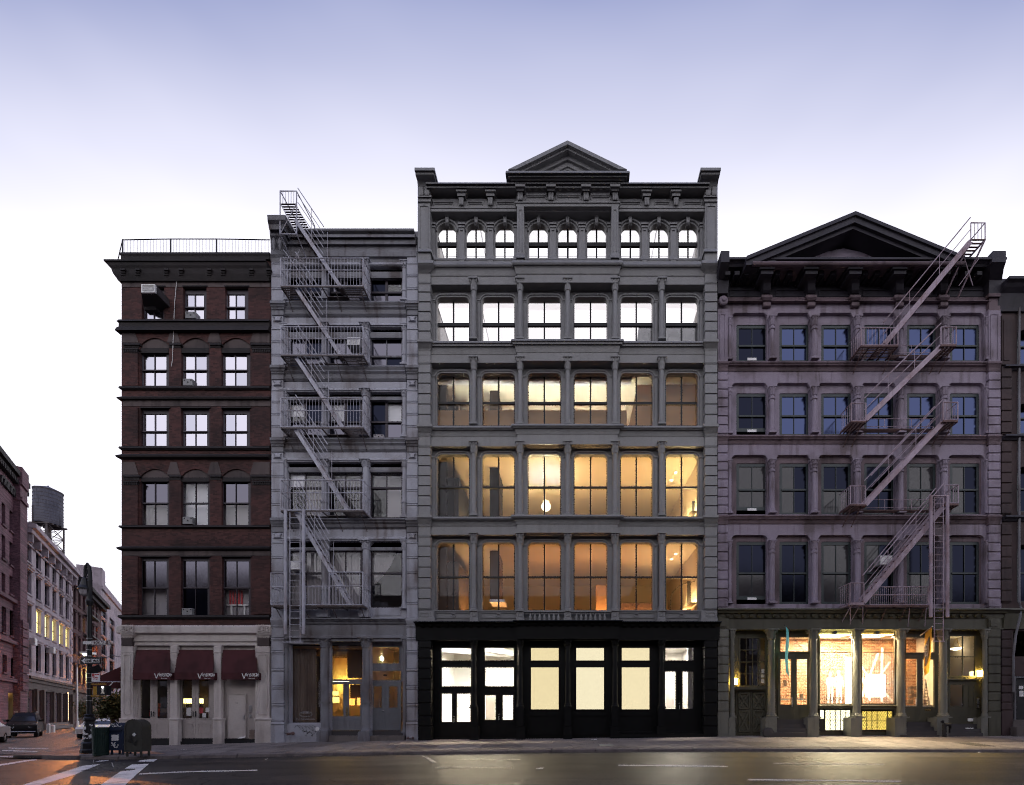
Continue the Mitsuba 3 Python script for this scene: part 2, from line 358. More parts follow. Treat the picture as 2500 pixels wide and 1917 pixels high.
def column(parent, px, py0, capb, py1, y, rpx, m, base=True, ring=None, pedestal=None, capw=1.75, name='column', n=18, fluted=None):
    """Shaft, leafy capital (py0..capb) with abacus and moulded base; px, rpx, py on the plane y of its axis."""
    s = (D + y) / F; x, r = X(px, y), rpx * s
    z0, zc, z1 = Z(py1, y), Z(capb, y), Z(py0, y)
    prof = [(z0, r * 1.02), (z0 + (zc - z0) * 0.33, r), (zc, r * 0.88)]
    sm = M().lathe(x, y, prof, n)
    if ring is not None:
        zr = Z(ring, y); sm.lathe(x, y, [(zr - 0.05, r), (zr - 0.05, r * 1.2), (zr + 0.0, r * 1.25), (zr + 0.05, r * 1.2), (zr + 0.05, r)], n)
    k = put(parent, name, sm, m, smooth=40)
    h = z1 - zc
    c = M().lathe(x, y, [(zc - 0.02, r * 0.9), (zc, r * 1.12), (zc + 0.04, r * 1.12), (zc + 0.05, r * 0.95)], n)
    c.lathe(x, y, [(zc + 0.04, r * 0.95), (zc + h * 0.25, r * 1.05), (zc + h * 0.40, r * 1.28), (zc + h * 0.42, r * 1.0), (zc + h * 0.62, r * 1.12), (zc + h * 0.76, r * capw * 0.82), (zc + h * 0.78, r * 1.2), (zc + h * 0.86, r * 1.3)], 32, leafy(4, 0.22))
    w = r * capw
    for a in range(4):                                                  # corner volutes
        ca, sa = math.cos(math.pi / 4 + a * math.pi / 2), math.sin(math.pi / 4 + a * math.pi / 2)
        c.lathe(x + w * 0.95 * ca, y + w * 0.95 * sa, [(zc + h * 0.62, r * 0.1), (zc + h * 0.72, r * 0.3), (zc + h * 0.86, r * 0.3), (zc + h * 0.88, r * 0.05)], 8)
    c.box(x - w, x + w, y - w, y + w, zc + h * 0.87, z1)
    put(k, 'capital', c, m)
    if base:
        b = M().lathe(x, y, [(z0 - 0.0, r * 1.35), (z0 + 0.05, r * 1.42), (z0 + 0.09, r * 1.3), (z0 + 0.11, r * 1.12), (z0 + 0.15, r * 1.22), (z0 + 0.18, r * 1.1), (z0 + 0.19, r)], n)
        b.box(x - r * 1.45, x + r * 1.45, y - r * 1.45, y + r * 1.45, z0 - 0.07, z0)
        put(k, 'base', b, m, smooth=40)
    if pedestal is not None:
        zp = Z(pedestal, y); p = M().box(x - r * 1.5, x + r * 1.5, y - r * 1.5, y + r * 1.5, zp, z0 - 0.07)
        p.box(x - r * 1.62, x + r * 1.62, y - r * 1.62, y + r * 1.62, zp, zp + 0.18)
        put(k, 'pedestal', p, m)
    return k


def quoins(parent, px0, px1, edges, o, m, gap=2.2, core=True, name='quoin', inset=0.0):
    """Rusticated blocks between the given heights (photo pixels), the joints recessed 4 cm."""
    for a, b in zip(edges[:-1], edges[1:]):
        q = M(); q.loft([(px0 + inset, px1 - inset, a + gap / 2 + 0.4, o - 0.03), (px0, px1, a + gap / 2 + 1.6, o), (px0, px1, b - gap / 2 - 1.2, o), (px0 + inset, px1 - inset, b - gap / 2, o - 0.03)], 0.05)
        put(parent, name, q, m)
    if core: put(parent, 'pier', M().pb(px0 + 0.6, px1 - 0.6, edges[0] - 1, edges[-1] + 1, -o + 0.05, 0.1), m)


def blocks(m, px0, px1, py0, py1, o, n, fill=0.5, yb=0.1):
    """A row of n small dentils in one mesh."""
    w = (px1 - px0) / n
    for i in range(n): m.pb(px0 + (i + 0.5 - fill / 2) * w, px0 + (i + 0.5 + fill / 2) * w, py0, py1, -o, yb)
    return m


def shell(parent, px0, px1, pytop, pybot, m, y0=0.3, depth=14.0, floors=(), name='interior', front=True):
    """Back wall, side walls and floors behind the windows."""
    x0, x1 = X(px0), X(px1); q = M()
    q.box(x0, x1, depth, depth + 0.2, Z(pybot), Z(pytop)); q.box(x0, x0 + 0.1, y0, depth, Z(pybot), Z(pytop)); q.box(x1 - 0.1, x1, y0, depth, Z(pybot), Z(pytop))
    for f in floors: q.box(x0 + 0.1, x1 - 0.1, y0, depth, Z(f) - 0.15, Z(f) + 0.15)
    return put(parent, name, q, m)


def roof(parent, px0, px1, py, m, y0=0.1, depth=14.5, th=0.3):
    return put(parent, 'roof', M().box(X(px0), X(px1), y0, depth, Z(py) - th, Z(py)), m)


# ------------------------------------------------------------------ ground heights
_F = np.array([(300, 1822), (660, 1812), (1024, 1806), (1388, 1803), (1752, 1797), (2445, 1795)], float)
_K = np.array([(330, 1846), (700, 1839), (1050, 1834), (1388, 1829), (1752, 1826.5), (2450, 1829)], float)
FX, FZ = np.array([X(p) for p, _ in _F]), np.array([Z(p) for _, p in _F])
KX, KZ = np.array([X(p, -5) for p, _ in _K]), np.array([Z(p, -5) for _, p in _K])
def fz(x): return np.interp(x, FX, FZ)
def kz(x): return np.interp(x, KX, KZ)
def walk_z(x, y): t = np.clip(-y / 5.0, 0, 1); return fz(x) * (1 - t) + kz(x) * t
def road_z(x, y): return kz(x) - 0.14 + 0.05 * np.clip((-5 - y) / 5.0, 0, 1)
def on_road(px, py):
    """The road point seen at that pixel."""
    z = 0.0
    for _ in range(20):
        t = F * (CZ - z) / (py - HY); x = (px - CX) / F * t; z = float(road_z(x, t - D))
    return np.array([x, t - D, z])


# ================================================================== the ground
SD, SN = np.array([-0.643, 0.766]), np.array([-0.766, -0.643])     # the side street runs along SD; SN points to its far (left) side
gx = np.unique(np.concatenate([np.linspace(-420, -60, 10), np.linspace(-60, 60, 61), np.linspace(60, 420, 10)]))
gy = np.unique(np.concatenate([np.linspace(-160, -30, 8), np.linspace(-30, 10, 41), np.linspace(10, 420, 16)]))
struct('road', M().grid(gx, gy, lambda x, y: road_z(x, y)), 'asphalt', smooth=True)
C0 = np.array([-21.9, -4.2])                                          # where the side street's near kerb leaves the corner
side = M(); a0, b0 = C0 + SD * 3.2, C0 + SD * 3.2 + SN * 12.5
ts = np.linspace(0, 130, 40)
side.add([[*(p + SD * t), road_z(*(p + SD * t)) + 0.004] for t in ts for p in (a0 - SN * 0.3, b0)], [[2 * i, 2 * i + 1, 2 * i + 3, 2 * i + 2] for i in range(39)])
struct('side_street', side, 'cobbles')

# pavement in front of the row: a bed, slabs and kerb stones
xs = np.linspace(X(300) - 0.2, 60, 60)
bed = M(); bed.add([[x, y, walk_z(x, y) - 0.03 - (0.4 if k else 0)] for k in (0, 1) for x in xs for y in (0.6, -4.72)],
                   [[2 * i, 2 * i + 1, 2 * i + 3, 2 * i + 2] for i in range(59)] + [[120 + 2 * i, 120 + 2 * i + 1, 120 + 2 * i + 3, 120 + 2 * i + 2] for i in range(59)])
SW = struct('sidewalk', bed, 'concrete_dark')
rng = random.Random(5)


def slab(parent, name, x0, x1, y0, y1, m, zf, th=0.1, lift=0.0, sk=0.0):
    c = [(x0 + sk, y0), (x1 + sk, y0), (x1, y1), (x0, y1)]
    v = [[x, y, zf(x, y) + lift - d] for d in (0, th) for x, y in c]
    return put(parent, name, M().add(v, [[0, 1, 2, 3], [4, 7, 6, 5], [0, 4, 5, 1], [1, 5, 6, 2], [2, 6, 7, 3], [3, 7, 4, 0]]), m)


for row, (ya, yb, wmean) in enumerate(((0.5, -2.75, 2.1), (-2.765, -4.70, 1.75))):
    x = X(300) - 0.1 + 0.3 * row
    while x < 30:
        w = wmean * rng.uniform(0.85, 1.2)
        slab(SW, 'slab', x + 0.012, x + w - 0.012, yb, ya, rng.choice(['concrete', 'concrete', 'concrete_pale', 'concrete_dark']), walk_z, lift=rng.uniform(-0.004, 0.004), sk=0.25 if row else 0.0)
        x += w
bedk = M(); kx = np.linspace(-19.5, 60, 60)
bedk.add([[x, y, z] for x in kx for y, z in ((-4.95, road_z(x, -5) - 0.1), (-4.95, kz(x) - 0.04), (-4.7, kz(x) - 0.04))], [[3 * i + j, 3 * i + j + 1, 3 * i + 4 + j, 3 * i + 3 + j] for i in range(59) for j in range(2)])
KB = struct('kerb', bedk, 'concrete_dark')
x = -19.4
while x < 30:
    w = rng.uniform(1.5, 2.6); j = [rng.uniform(-0.015, 0.015) for _ in range(4)]; a, b = x + 0.015, x + w - 0.015
    m = M(); v = []
    for xx, dj in ((a, j[0]), (b, j[1])):
        zt, zb = float(kz(xx)), float(road_z(xx, -5)) - 0.05
        v += [[xx, -4.70, zt + 0.002], [xx, -4.93 + dj, zt + j[2] * 0.3], [xx, -4.99 + dj, zt - 0.035], [xx, -5.02 + dj, zb], [xx, -4.70, zb]]
    m.add(v, [[i, i + 1, i + 6, i + 5] for i in range(4)] + [[4, 0, 5, 9]]); m.add([v[i] for i in range(5)] + [v[5 + i] for i in range(5)], [[0, 1, 2], [0, 2, 3], [0, 3, 4], [5, 7, 6], [5, 8, 7], [5, 9, 8]])
    put(KB, 'stone', m, 'granite'); x += w

# the rounded corner pavement and the side street's far pavement
cz = -0.035
edge = [(-19.5, -5.0), (-20.4, -4.98), (-21.1, -4.8), (-21.6, -4.5), tuple(C0)] + [tuple(C0 + SD * t) for t in (2, 10, 30, 60, 120)]
back = [tuple(np.array([-22.97, 0.3]) + SD * t) for t in (120, 60, 30, 10, 2)] + [(-22.7, 0.3), (-19.5, 0.3)]
cp = Polygon(edge + back).buffer(0)


def flat(poly, z0, z1):
    m = M(); v, f = trimesh.creation.triangulate_polygon(poly, engine='earcut')
    m.add(np.column_stack([v, np.full(len(v), z1)]), f); c = np.array(poly.exterior.coords)[:-1]; n = len(c)
    m.add(np.vstack([np.column_stack([c, np.full(n, z1)]), np.column_stack([c, np.full(n, z0)])]), [[i, (i + 1) % n, n + (i + 1) % n, n + i] for i in range(n)])
    return m


CS = struct('corner_sidewalk', flat(cp.difference(LineString(edge).buffer(0.24)), -0.3, cz - 0.002), 'concrete')
ks = LineString(edge)
for i in range(30):
    s0, s1 = i * 1.35, i * 1.35 + 1.33
    seg = LineString([ks.interpolate(s) for s in np.linspace(s0, s1, 5)])
    put(CS, 'kerb_stone', flat(seg.buffer(0.235, cap_style=2).intersection(cp), -0.3, cz + 0.004 * (i % 3)), 'granite')
fe0 = C0 + SN * 12.6
fp = Polygon([tuple(fe0 + SD * -25), tuple(fe0 + SD * 120), tuple(fe0 + SD * 120 + SN * 8), tuple(fe0 + SD * -25 + SN * 8)])
FS = struct('side_street_sidewalk', flat(fp, -0.4, -0.06), 'concrete')
put(FS, 'kerb_stone', flat(Polygon([tuple(fe0 + SD * -25 - SN * .2), tuple(fe0 + SD * 120 - SN * .2), tuple(fe0 + SD * 120 - SN * .002), tuple(fe0 + SD * -25 - SN * .002)]), -0.4, -0.055), 'granite')

# painted markings
RD = 'road'


def paint(px, m='road_paint', lift=0.004, name='marking'):
    p = [on_road(*q) for q in px]; n = len(p) // 2; v = []
    for a, b in zip(p[:n], p[n:][::-1]): v += [a, b]
    v = np.array(v); k = 10; vv = []
    for i in range(n - 1):
        for t in np.linspace(0, 1, k, endpoint=i == n - 2): vv += [v[2 * i] * (1 - t) + v[2 * i + 2] * t, v[2 * i + 1] * (1 - t) + v[2 * i + 3] * t]
    vv = np.array(vv); vv[:, 2] = [road_z(x, y) + lift for x, y, _ in vv]
    return put(RD, name, M().add(vv, [[2 * i, 2 * i + 1, 2 * i + 3, 2 * i + 2] for i in range(len(vv) // 2 - 1)]), m)


paint([(50, 1919), (140, 1890), (215, 1866), (246, 1857), (266, 1857), (235, 1870), (180, 1893), (92, 1919)])
paint([(243, 1919), (322, 1866.5), (364, 1865.5), (304, 1919)])
paint([(335, 1859.8), (350, 1854), (384, 1854), (376, 1859.8)])
paint([(0, 1866.5), (60, 1857), (88, 1854.5), (90, 1856.5), (62, 1860), (0, 1870.5)], 'road_paint')
paint([(340, 1889), (458, 1883.5), (628, 1880), (628, 1882.3), (458, 1886), (340, 1891.5)], 'road_paint')
paint([(1509, 1868), (1640, 1869), (1777, 1871), (1777, 1873), (1640, 1871.4), (1509, 1870.2)], 'road_paint')
paint([(1888, 1864), (2030, 1865), (2160, 1866), (2160, 1867.6), (2030, 1866.8), (1888, 1866)], 'road_paint_worn')
paint([(1826, 1902.5), (2000, 1905), (2200, 1907), (2200, 1909.6), (2000, 1907.4), (1826, 1905.5)], 'road_paint')
paint([(1062, 1874.4), (1160, 1874), (1250, 1874.6), (1250, 1876.2), (1160, 1875.6), (1062, 1876.2)], 'road_paint_worn')
paint([(1115, 1854.4), (1190, 1854.4), (1270, 1855), (1270, 1856.2), (1190, 1855.8), (1115, 1855.8)], 'road_paint_worn')
paint([(1025, 1843), (1050, 1852), (1064, 1860), (1068, 1862), (1056, 1862.4), (1042, 1853)], 'road_paint_worn')
for q in ([(0, 1847.2), (60, 1849.6), (84, 1850.6), (84, 1851.8), (60, 1851), (0, 1849.2)], [(20, 1826.3), (70, 1828), (118, 1827), (118, 1828.6), (70, 1829.6), (20, 1828)], [(5, 1832.6), (60, 1834), (92, 1835.4), (92, 1836.8), (60, 1835.8), (5, 1834.4)]):
    paint(q, 'road_paint', 0.014)
paint([(228, 1856), (223, 1876), (224.6, 1876), (230, 1856)], 'road_paint_worn', 0.006)
paint([(270, 1858), (276, 1874), (278, 1874), (273, 1858)], 'road_paint_worn', 0.006)
p = on_road(282, 1882.5)
mh = M().lathe(p[0], p[1], [(p[2] - 0.05, 0.42), (p[2] + 0.012, 0.42), (p[2] + 0.014, 0.36), (p[2] + 0.010, 0.355), (p[2] + 0.010, 0.0)], 28)
for i in range(-4, 5):
    for j in range(-4, 5):
        if i * i + j * j < 17: mh.box(p[0] + i * 0.075 - 0.022, p[0] + i * 0.075 + 0.022, p[1] + j * 0.075 - 0.022, p[1] + j * 0.075 + 0.022, p[2], p[2] + 0.016)
solo('manhole_cover', mh, 'step_iron', 'round iron manhole cover in the road beside the broad white crosswalk bar', 'manhole cover')
p = on_road(252, 1879.5); dr_ = M()
for i in range(14): dr_.box(p[0] - 0.42 + i * 0.062, p[0] - 0.39 + i * 0.062, p[1] - 0.16, p[1] + 0.16, p[2] - 0.02, p[2] + 0.012)
dr_.box(p[0] - 0.45, p[0] + 0.46, p[1] - 0.19, p[1] - 0.16, p[2] - 0.02, p[2] + 0.013); dr_.box(p[0] - 0.45, p[0] + 0.46, p[1] + 0.16, p[1] + 0.19, p[2] - 0.02, p[2] + 0.013)
solo('drain_grate', dr_, 'step_iron', 'slotted iron drain grate in the road just behind the manhole cover', 'drain')
for i, (px, py, w) in enumerate(((1450, 1804, 0.16), (448, 1828, 0.1), (985, 1836, 0.07), (1318, 1878, 0.1), (2390, 1838, 0.05), (650, 1855, 0.05), (1370, 1836, 0.12))):
    wk = py < 1832; yy = -1.0 if py < 1815 else -3.0
    q = np.array([X(px, yy), yy, 0]) if wk else on_road(px, py); z = float(walk_z(q[0], q[1])) if wk else q[2]
    mm = M().add([[q[0] - w, q[1] - w * .5, z + .012], [q[0] + w * .8, q[1] - w * .7, z + .02], [q[0] + w, q[1] + w * .6, z + .035], [q[0] - w * .7, q[1] + w * .5, z + .015]], [[0, 1, 2, 3]])
    solo('paper_scrap', mm, 'paper', ['white paper scrap on the pavement before the black shopfront', 'small paper scrap on the pavement before the cream shopfront', 'paper scrap in the gutter at the grey loft and black shopfront', 'paper scrap on the road before the middle of the black shopfront', 'tiny paper scrap on the road before the far right door', 'tiny paper scrap on the road below the grey loft building', 'flat paper scrap on the road near the kerb, before the lit cream windows'][i], 'litter')
slab(None, 'cellar_hatch', X(1463, -3.6), X(1498, -3.6), -4.1, -3.2, 'steel', walk_z, 0.05, 0.012); labels['cellar_hatch'] = {'label': 'small steel hatch set in the pavement before the black shopfront', 'category': 'hatch'}
slab(None, 'cellar_hatch_001', X(2345, -3.4), X(2386, -3.4), -4.2, -3.0, 'step_iron', walk_z, 0.05, 0.012); labels['cellar_hatch_001'] = {'label': 'dark square hatch in the pavement before the brown green end door', 'category': 'hatch'}
used |= {'cellar_hatch', 'cellar_hatch_001'}


# ================================================================== the brick corner building
BB = thing('corner_building', 'dark red brick corner building with cream ground floor and a railing on its roof', 'building')
YF = 0.11                                                             # window plane behind the wall face
B_WIN = [  # (glass x0,x1) per column, glass y0,y1, meeting rail, opening y0,y1, kind
    ([(353, 398), (453, 498), (553.6, 597.6)], 719, 779, 752, [(346, 401), (447, 504), (549.5, 606)], 698, 781),
    ([(348, 406), (448, 504.5), (545.5, 602.7)], 866, 942, 905.6, [(342, 412.5), (442, 511), (540, 611)], 825, 944),
    ([(349.5, 406.5), (448.5, 505.5), (546, 602.7)], 1011, 1089, 1055, [(343, 412.5), (442, 511), (541, 610)], 995, 1091),
    ([(347.5, 409), (447, 507.5), (544.6, 606)], 1178, 1282, 1229.5, [(343, 413), (442, 511.5), (541, 612)], 1145, 1284),
    ([(346, 407), (446.5, 507), (547, 607.5)], 1370, 1502, 1436, [(342, 412), (441.5, 511.5), (542, 612)], 1358, 1504)]
holes = []
for gl, g0, g1, mt, op, o0, o1 in B_WIN:
    for a, b in op:
        holes.append(segment(a, b, o0 + 18, o0, o1) if o0 in (825, 1145) else rect(a, b, o0, o1))
wall(BB, rect(297, 661, 630, 1532), holes, 0.0, 0.10, 'brick')
sw = M(); c0, c1 = np.array([-22.96, 0.0]), np.array([-22.96, 0.0]) + SD * 24
for t0, t1 in ((0, 24),):
    sw.add([[*c0, -0.3], [*c1, -0.3], [*c1, Z(622)], [*c0, Z(622)], [c0[0] + .3, c0[1], -0.3], [c1[0] + .3, c1[1], -0.3], [c1[0] + .3, c1[1], Z(622)], [c0[0] + .3, c0[1], Z(622)]],
           [[0, 1, 2, 3], [4, 7, 6, 5], [3, 2, 6, 7], [1, 5, 6, 2]])
put(BB, 'party_wall', sw, 'brick')
shell(BB, 299, 659, 625, 1815, 'dim_room', 0.36, 9.0, (640, 807, 965, 1115, 1330, 1540))
roof(BB, 297, 661, 622, 'soot_stone', 0.0, 16)
R4 = random.Random(21)
pan = { 3: ['mirror_grey'] * 4, 4: ['mirror_grey'] * 4}
for fi, (gl, g0, g1, mt, op, o0, o1) in enumerate(B_WIN):
    for ci, (a, b) in enumerate(gl):
        pm = pan[fi] if fi > 2 else [R4.choice(['mirror_white', 'mirror_white', 'mirror_pale']) for _ in range(4)]
        if fi >= 3: pm = ['mirror_grey', 'mirror_grey', 'glass', 'glass'] if (ci != 1 or fi == 3) else ['mirror_grey', 'mirror_grey', 'mirror_dark', 'mirror_dark']
        if (fi, ci) in ((3, 1),): pm = ['glass'] * 4
        if (fi, ci) == (4, 2): pm = ['mirror_grey', 'mirror_grey', 'glass', 'glass']
        k = sash(BB, a, b, g0, g1, YF, 'frame_plum', pm, mt, fw=9, rail=2.8, mul=1.1, depth=0.08)
        if fi == 3: backing(k, a - 2, b + 2, g0 if ci == 1 else mt, g1, YF + 0.35, 'sheer' if ci != 1 else 'white_cloth')
        if fi == 4 and ci != 1: backing(k, a - 2, b + 2, mt, g1, YF + 0.35, 'sheer')
        if (fi, ci) == (4, 2):
            for s in range(5): put(k, 'striped_cloth', M().pb(560 + s * 7, 564 + s * 7, 1441, 1478, YF + 0.3, YF + 0.33), 'red_paint')
            put(k, 'shelf', M().pb(552, 606, 1476, 1479, YF + 0.25, YF + 0.33).pb(563, 566, 1479, 1502, YF + 0.25, YF + 0.33).pb(595, 598, 1479, 1502, YF + 0.25, YF + 0.33), 'white_paint')
# storey courses, lintels and stones
for gl, g0, g1, mt, op, o0, o1 in B_WIN:
    for a, b in op:
        hd = M()
        if o0 == 825: hd.pb(a + 1, b - 1, 850, 862, 0.02, 0.1)
        elif o0 == 1145: hd.pb(a + 1, b - 1, 1166, 1176, 0.02, 0.1)
        else: hd.pb(a - 2, b + 2, o0 - 1.5, o0 + 1.5, -0.05, 0.1)
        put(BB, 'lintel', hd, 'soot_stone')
for ci in (0, 1, 2):
    for fi, (t0, t1) in ((1, (828, 851)), (3, (1147, 1167))):
        a, b = B_WIN[fi][4][ci]
        put(BB, 'arch_panel', M().pb(a - 1, b + 1, t0 - 4, t1, 0.06, 0.099), 'pale_stone')
for y0, y1, w in ((810, 838, 5), (1129, 1160, 5)):
    for px0, px1 in ((300, 339), (408.5, 441), (507, 542), (611, 659)):
        x = [X(px0), X(px1), X(px1 - (9 if px1 < 650 else 0)), X(px0 + (9 if px0 > 310 else 0))]
        put(BB, 'impost_stone', M().prism(Polygon([(x[0], Z(y1)), (x[1], Z(y1)), (x[2], Z(y0)), (x[3], Z(y0))]), -0.03, 0.1), 'pale_stone')
for y0, y1 in ((838, 849), (1160, 1172)):
    for px0, px1 in ((300, 341), (412, 442), (511, 540), (611, 660)):
        put(BB, 'impost_course', M().loft([(px0, px1, y0, 0.07), (px0, px1, y0 + 4, 0.09), (px0 + 1, px1 - 1, y0 + 5, 0.04), (px0 + 1, px1 - 1, y1, 0.02)], 0.1), 'soot_stone')
st = M().pb(299, 660, 690, 701, -0.02, 0.1); put(BB, 'stone_band', st.pb(300, 660, 978, 992, -0.02, 0.1).pb(300, 660, 1343, 1357, -0.02, 0.1), 'pale_stone')
for prof in ([(780, .10), (784, .16), (786, .1), (797, .1), (800, .17), (806, .2), (808, .06), (811, .03)], [(943, .10), (947, .12), (952, .05)], [(968, .03), (970, .16), (974, .13), (977, .04)],
             [(1090, .10), (1094, .12), (1099, .05)], [(1109, .04), (1112, .2), (1116, .17), (1121, .05)], [(1283, .1), (1287, .12), (1290, .05)], [(1334, .04), (1337, .18), (1341, .14), (1345, .04)], [(1502, .12), (1507, .14), (1512, .04)]):
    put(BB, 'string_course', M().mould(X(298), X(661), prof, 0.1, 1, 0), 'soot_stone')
for px0, px1 in ((300, 336), (616, 660)):                             # corner pilasters
    for y0, y1 in ((850, 942), (995, 1089), (1176, 1282), (1358, 1500)): put(BB, 'pilaster', M().pb(px0, px1, y0, y1, -0.07, 0.1), 'brick')
    for y0 in (851, 1175):
        put(BB, 'pilaster_cap', blocks(M().loft([(px0 - 1, px1 + 1, y0 - 1, .12), (px0 - 1, px1 + 1, y0 + 2, .12), (px0, px1, y0 + 3, .08), (px0, px1, y0 + 10, .08)], 0.1), px0, px1, y0 + 3, y0 + 8, .11, 8), 'soot_stone')
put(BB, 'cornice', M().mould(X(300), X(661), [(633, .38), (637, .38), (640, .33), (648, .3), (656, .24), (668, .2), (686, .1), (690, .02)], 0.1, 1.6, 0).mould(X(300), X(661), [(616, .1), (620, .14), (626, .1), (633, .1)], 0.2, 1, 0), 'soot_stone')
for px in (299, 335, 405, 441, 510, 544, 613, 655):
    for j in range(5): put(BB, 'corbel', M().pb(px - 5.5, px + 5.5, 655 + j * 6, 659.6 + j * 6, -0.3 + j * 0.05, 0.1), 'soot_stone')
rail = M(); yr = 0.35
for a, b in ((299, 417), (417, 529), (529, 659)):
    rail.tube([[X(a, yr), yr, Z(586 if a == 299 else 584, yr)], [X(b, yr), yr, Z(584 if b < 650 else 586, yr)]], 0.022)
for p_ in (299.5, 417, 529): rail.tube([[X(p_, yr), yr, Z(625, yr)], [X(p_, yr), yr, Z(585, yr)]], 0.03)
rail.tube([[X(299.5, yr), yr, Z(585, yr)], [X(304, yr + 1), yr + .6, Z(618, yr)]], 0.02)
k = put(BB, 'railing', rail, 'post_black', label='thin dark railing along the roof')
bal = M()
for i in range(45): px = 303 + i * 8; bal.bar([X(px, yr), yr, Z(620, yr)], [X(px, yr), yr, Z(585.5, yr)], 0.011)
put(k, 'baluster', bal, 'fire_metal', kind='stuff')
put(BB, 'cable', M().tube([[X(px, -.06), -.06, Z(py, -.06)] for px, py in ((431, 618), (431, 690), (426, 745), (424, 800), (421, 880), (418, 895))], 0.012, 5), 'paper')

# cream ground floor
put(BB, 'fascia', M().mould(X(294.5), X(660.6), [(1527, .16), (1530, .2), (1545, .2), (1547.5, .14)], 0.2, 0.3, 0).pb(296, 660, 1547, 1566, -.06, .2), 'cream_paint', label='cream fascia with the house number on its end blocks')
for px0, px1 in ((294, 325.5), (626, 660.7)):
    b = put(BB, 'number_block', M().loft([(px0, px1, 1526, .25), (px0, px1, 1549, .25), (px0 + 2, px1 - 2, 1553, .2), (px0 + 3, px1 - 3, 1557, .17)], 0.1)
            .pb(px0 + 2, px1 - 2, 1528.5, 1530, -.28, -.2).pb(px0 + 2, px1 - 2, 1545.5, 1547, -.28, -.2).pb(px0 + 2, px0 + 3.2, 1530, 1545.5, -.28, -.2).pb(px1 - 3.2, px1 - 2, 1530, 1545.5, -.28, -.2), 'cream_paint')
    put(b, 'numerals', M().text('482', 0.26, X((px0 + px1) / 2, -.29), -.255, Z(1543.4, -.29), 0.04, True, 'c'), 'cream_door')
    put(BB, 'pier_cap', M().loft([(px0 + 1, px1 - 3, 1557, .16), (px0 + 2, px1 - 4, 1561, .16), (px0 + 2, px1 - 4, 1577, .12)], 0.1), 'pale_stone')
opn = [(329, 416), (433, 522), (540, 622.5)]
wall(BB, rect(296, 661, 1564, 1840), [rect(a, b, 1576, 1840) for a, b in opn], 0.0, 0.35, 'cream_paint')
for px0, px1, pd in ((295, 324, (291, 327)), (415.5, 432.5, (413, 434)), (522, 539.5, (519.5, 541)), (624, 658, (622, 661.5))):
    wd = px1 - px0 > 20
    q = M().loft([(px0, px1, 1578, .1), (px0, px1, 1755, .1)], 0.05)
    if wd:
        for r_ in ((px0 + 6, px1 - 6, 1598, 1599.4), (px0 + 6, px1 - 6, 1744, 1745.4), (px0 + 6, px0 + 7.4, 1599.4, 1744), (px1 - 7.4, px1 - 6, 1599.4, 1744)): q.pb(*r_, -.125, -.05)
    q.pb(px0 - 1, px1 + 1, 1592, 1594, -.12, .02)
    put(BB, 'pier', q, 'cream_paint')
    put(BB, 'pedestal', M().loft([(pd[0] - 1, pd[1] + 1, 1754, .2), (pd[0] - 1, pd[1] + 1, 1757, .22), (pd[0], pd[1], 1759, .17), (pd[0], pd[1], 1832, .17)], 0.05), 'cream_paint')
yd = 0.14
for (a, b), leaves in zip(opn[:2], ([(342.5, 366.5), (383, 408.5)], [(442.5, 468.5), (484.5, 511)])):
    outer = rect(a - 6, b + 8, 1578, 1803, yd); mid = (leaves[0][1] + leaves[1][0]) / 2
    for (g0, g1), (d0, d1) in zip(leaves, ((a - 3, mid - .3), (mid + .3, b + 5))):
        glass = rect(g0, g1, 1645, 1754, yd)
        d = put(BB, 'door', M().prism(rect(d0, d1, 1578, 1803, yd).difference(glass), yd, yd + .06), 'cream_door')
        put(d, 'pane', M().sheet(glass, yd + .03), 'glass')
        q = M(); u0, u1 = g0 - 2, g1 + 2
        for r_ in ((u0, u1, 1767, 1768.5), (u0, u1, 1790, 1791.5), (u0, u0 + 1.5, 1768.5, 1790), (u1 - 1.5, u1, 1768.5, 1790)): q.pb(*r_, yd - .02, yd + .02)
        q.pb(g0 - 2, g1 + 2, 1754, 1756, yd - .02, yd + .02)
        put(d, 'panel', q, 'cream_door')
        put(d, 'handle', M().bar([X(mid + (-3 if d0 < a else 3), yd) , yd - .05, Z(1750, yd)], [X(mid + (-3 if d0 < a else 3), yd), yd - .05, Z(1737, yd)], .03), 'rubber')
    put(BB, 'threshold', M().pb(a, b + 3, 1803, 1838, .05, .5).pb(a, b, 1810, 1838, -.02, .05), 'post_black')
pk = put(BB, 'wall_panel', M().pb(537, 624, 1578, 1812, yd + .05, yd + .1), 'cream_door')
dd = put(BB, 'service_door', M().pb(557.5, 598, 1697, 1803, yd, yd + .05), 'cream_paint', label='plain cream service door')
q = M()
for r_ in ((555, 557.2, 1694, 1803), (598.3, 600.5, 1694, 1803), (557.2, 598.3, 1694, 1696.5)): q.pb(*r_, yd - .03, yd + .05)
put(dd, 'frame', q, 'cream_door'); put(dd, 'handle', M().pb(593.5, 596.5, 1746, 1757, yd - .05, yd), 'steel')
put(dd, 'number', M().text('10', .09, X(578, yd), yd - .001, Z(1719, yd), .004, False, 'c'), 'concrete')
put(BB, 'threshold', M().pb(540, 622, 1804, 1835, .02, .5), 'post_black')
put(BB, 'intercom', M().pb(607.5, 613.5, 1722, 1739, yd, yd + .06).pb(608, 613, 1745, 1752, yd, yd + .06), 'steel')
put(BB, 'vent_cap', M().lathe(0, 0, [(0, .01), (0.02, .06), (.05, .08), (.05, .01)], 14), 'cream_door'); scene[f'{BB}__vent_cap']['to_world'] = T().translate([X(546), .14, Z(1771)]).rotate([1, 0, 0], 90)
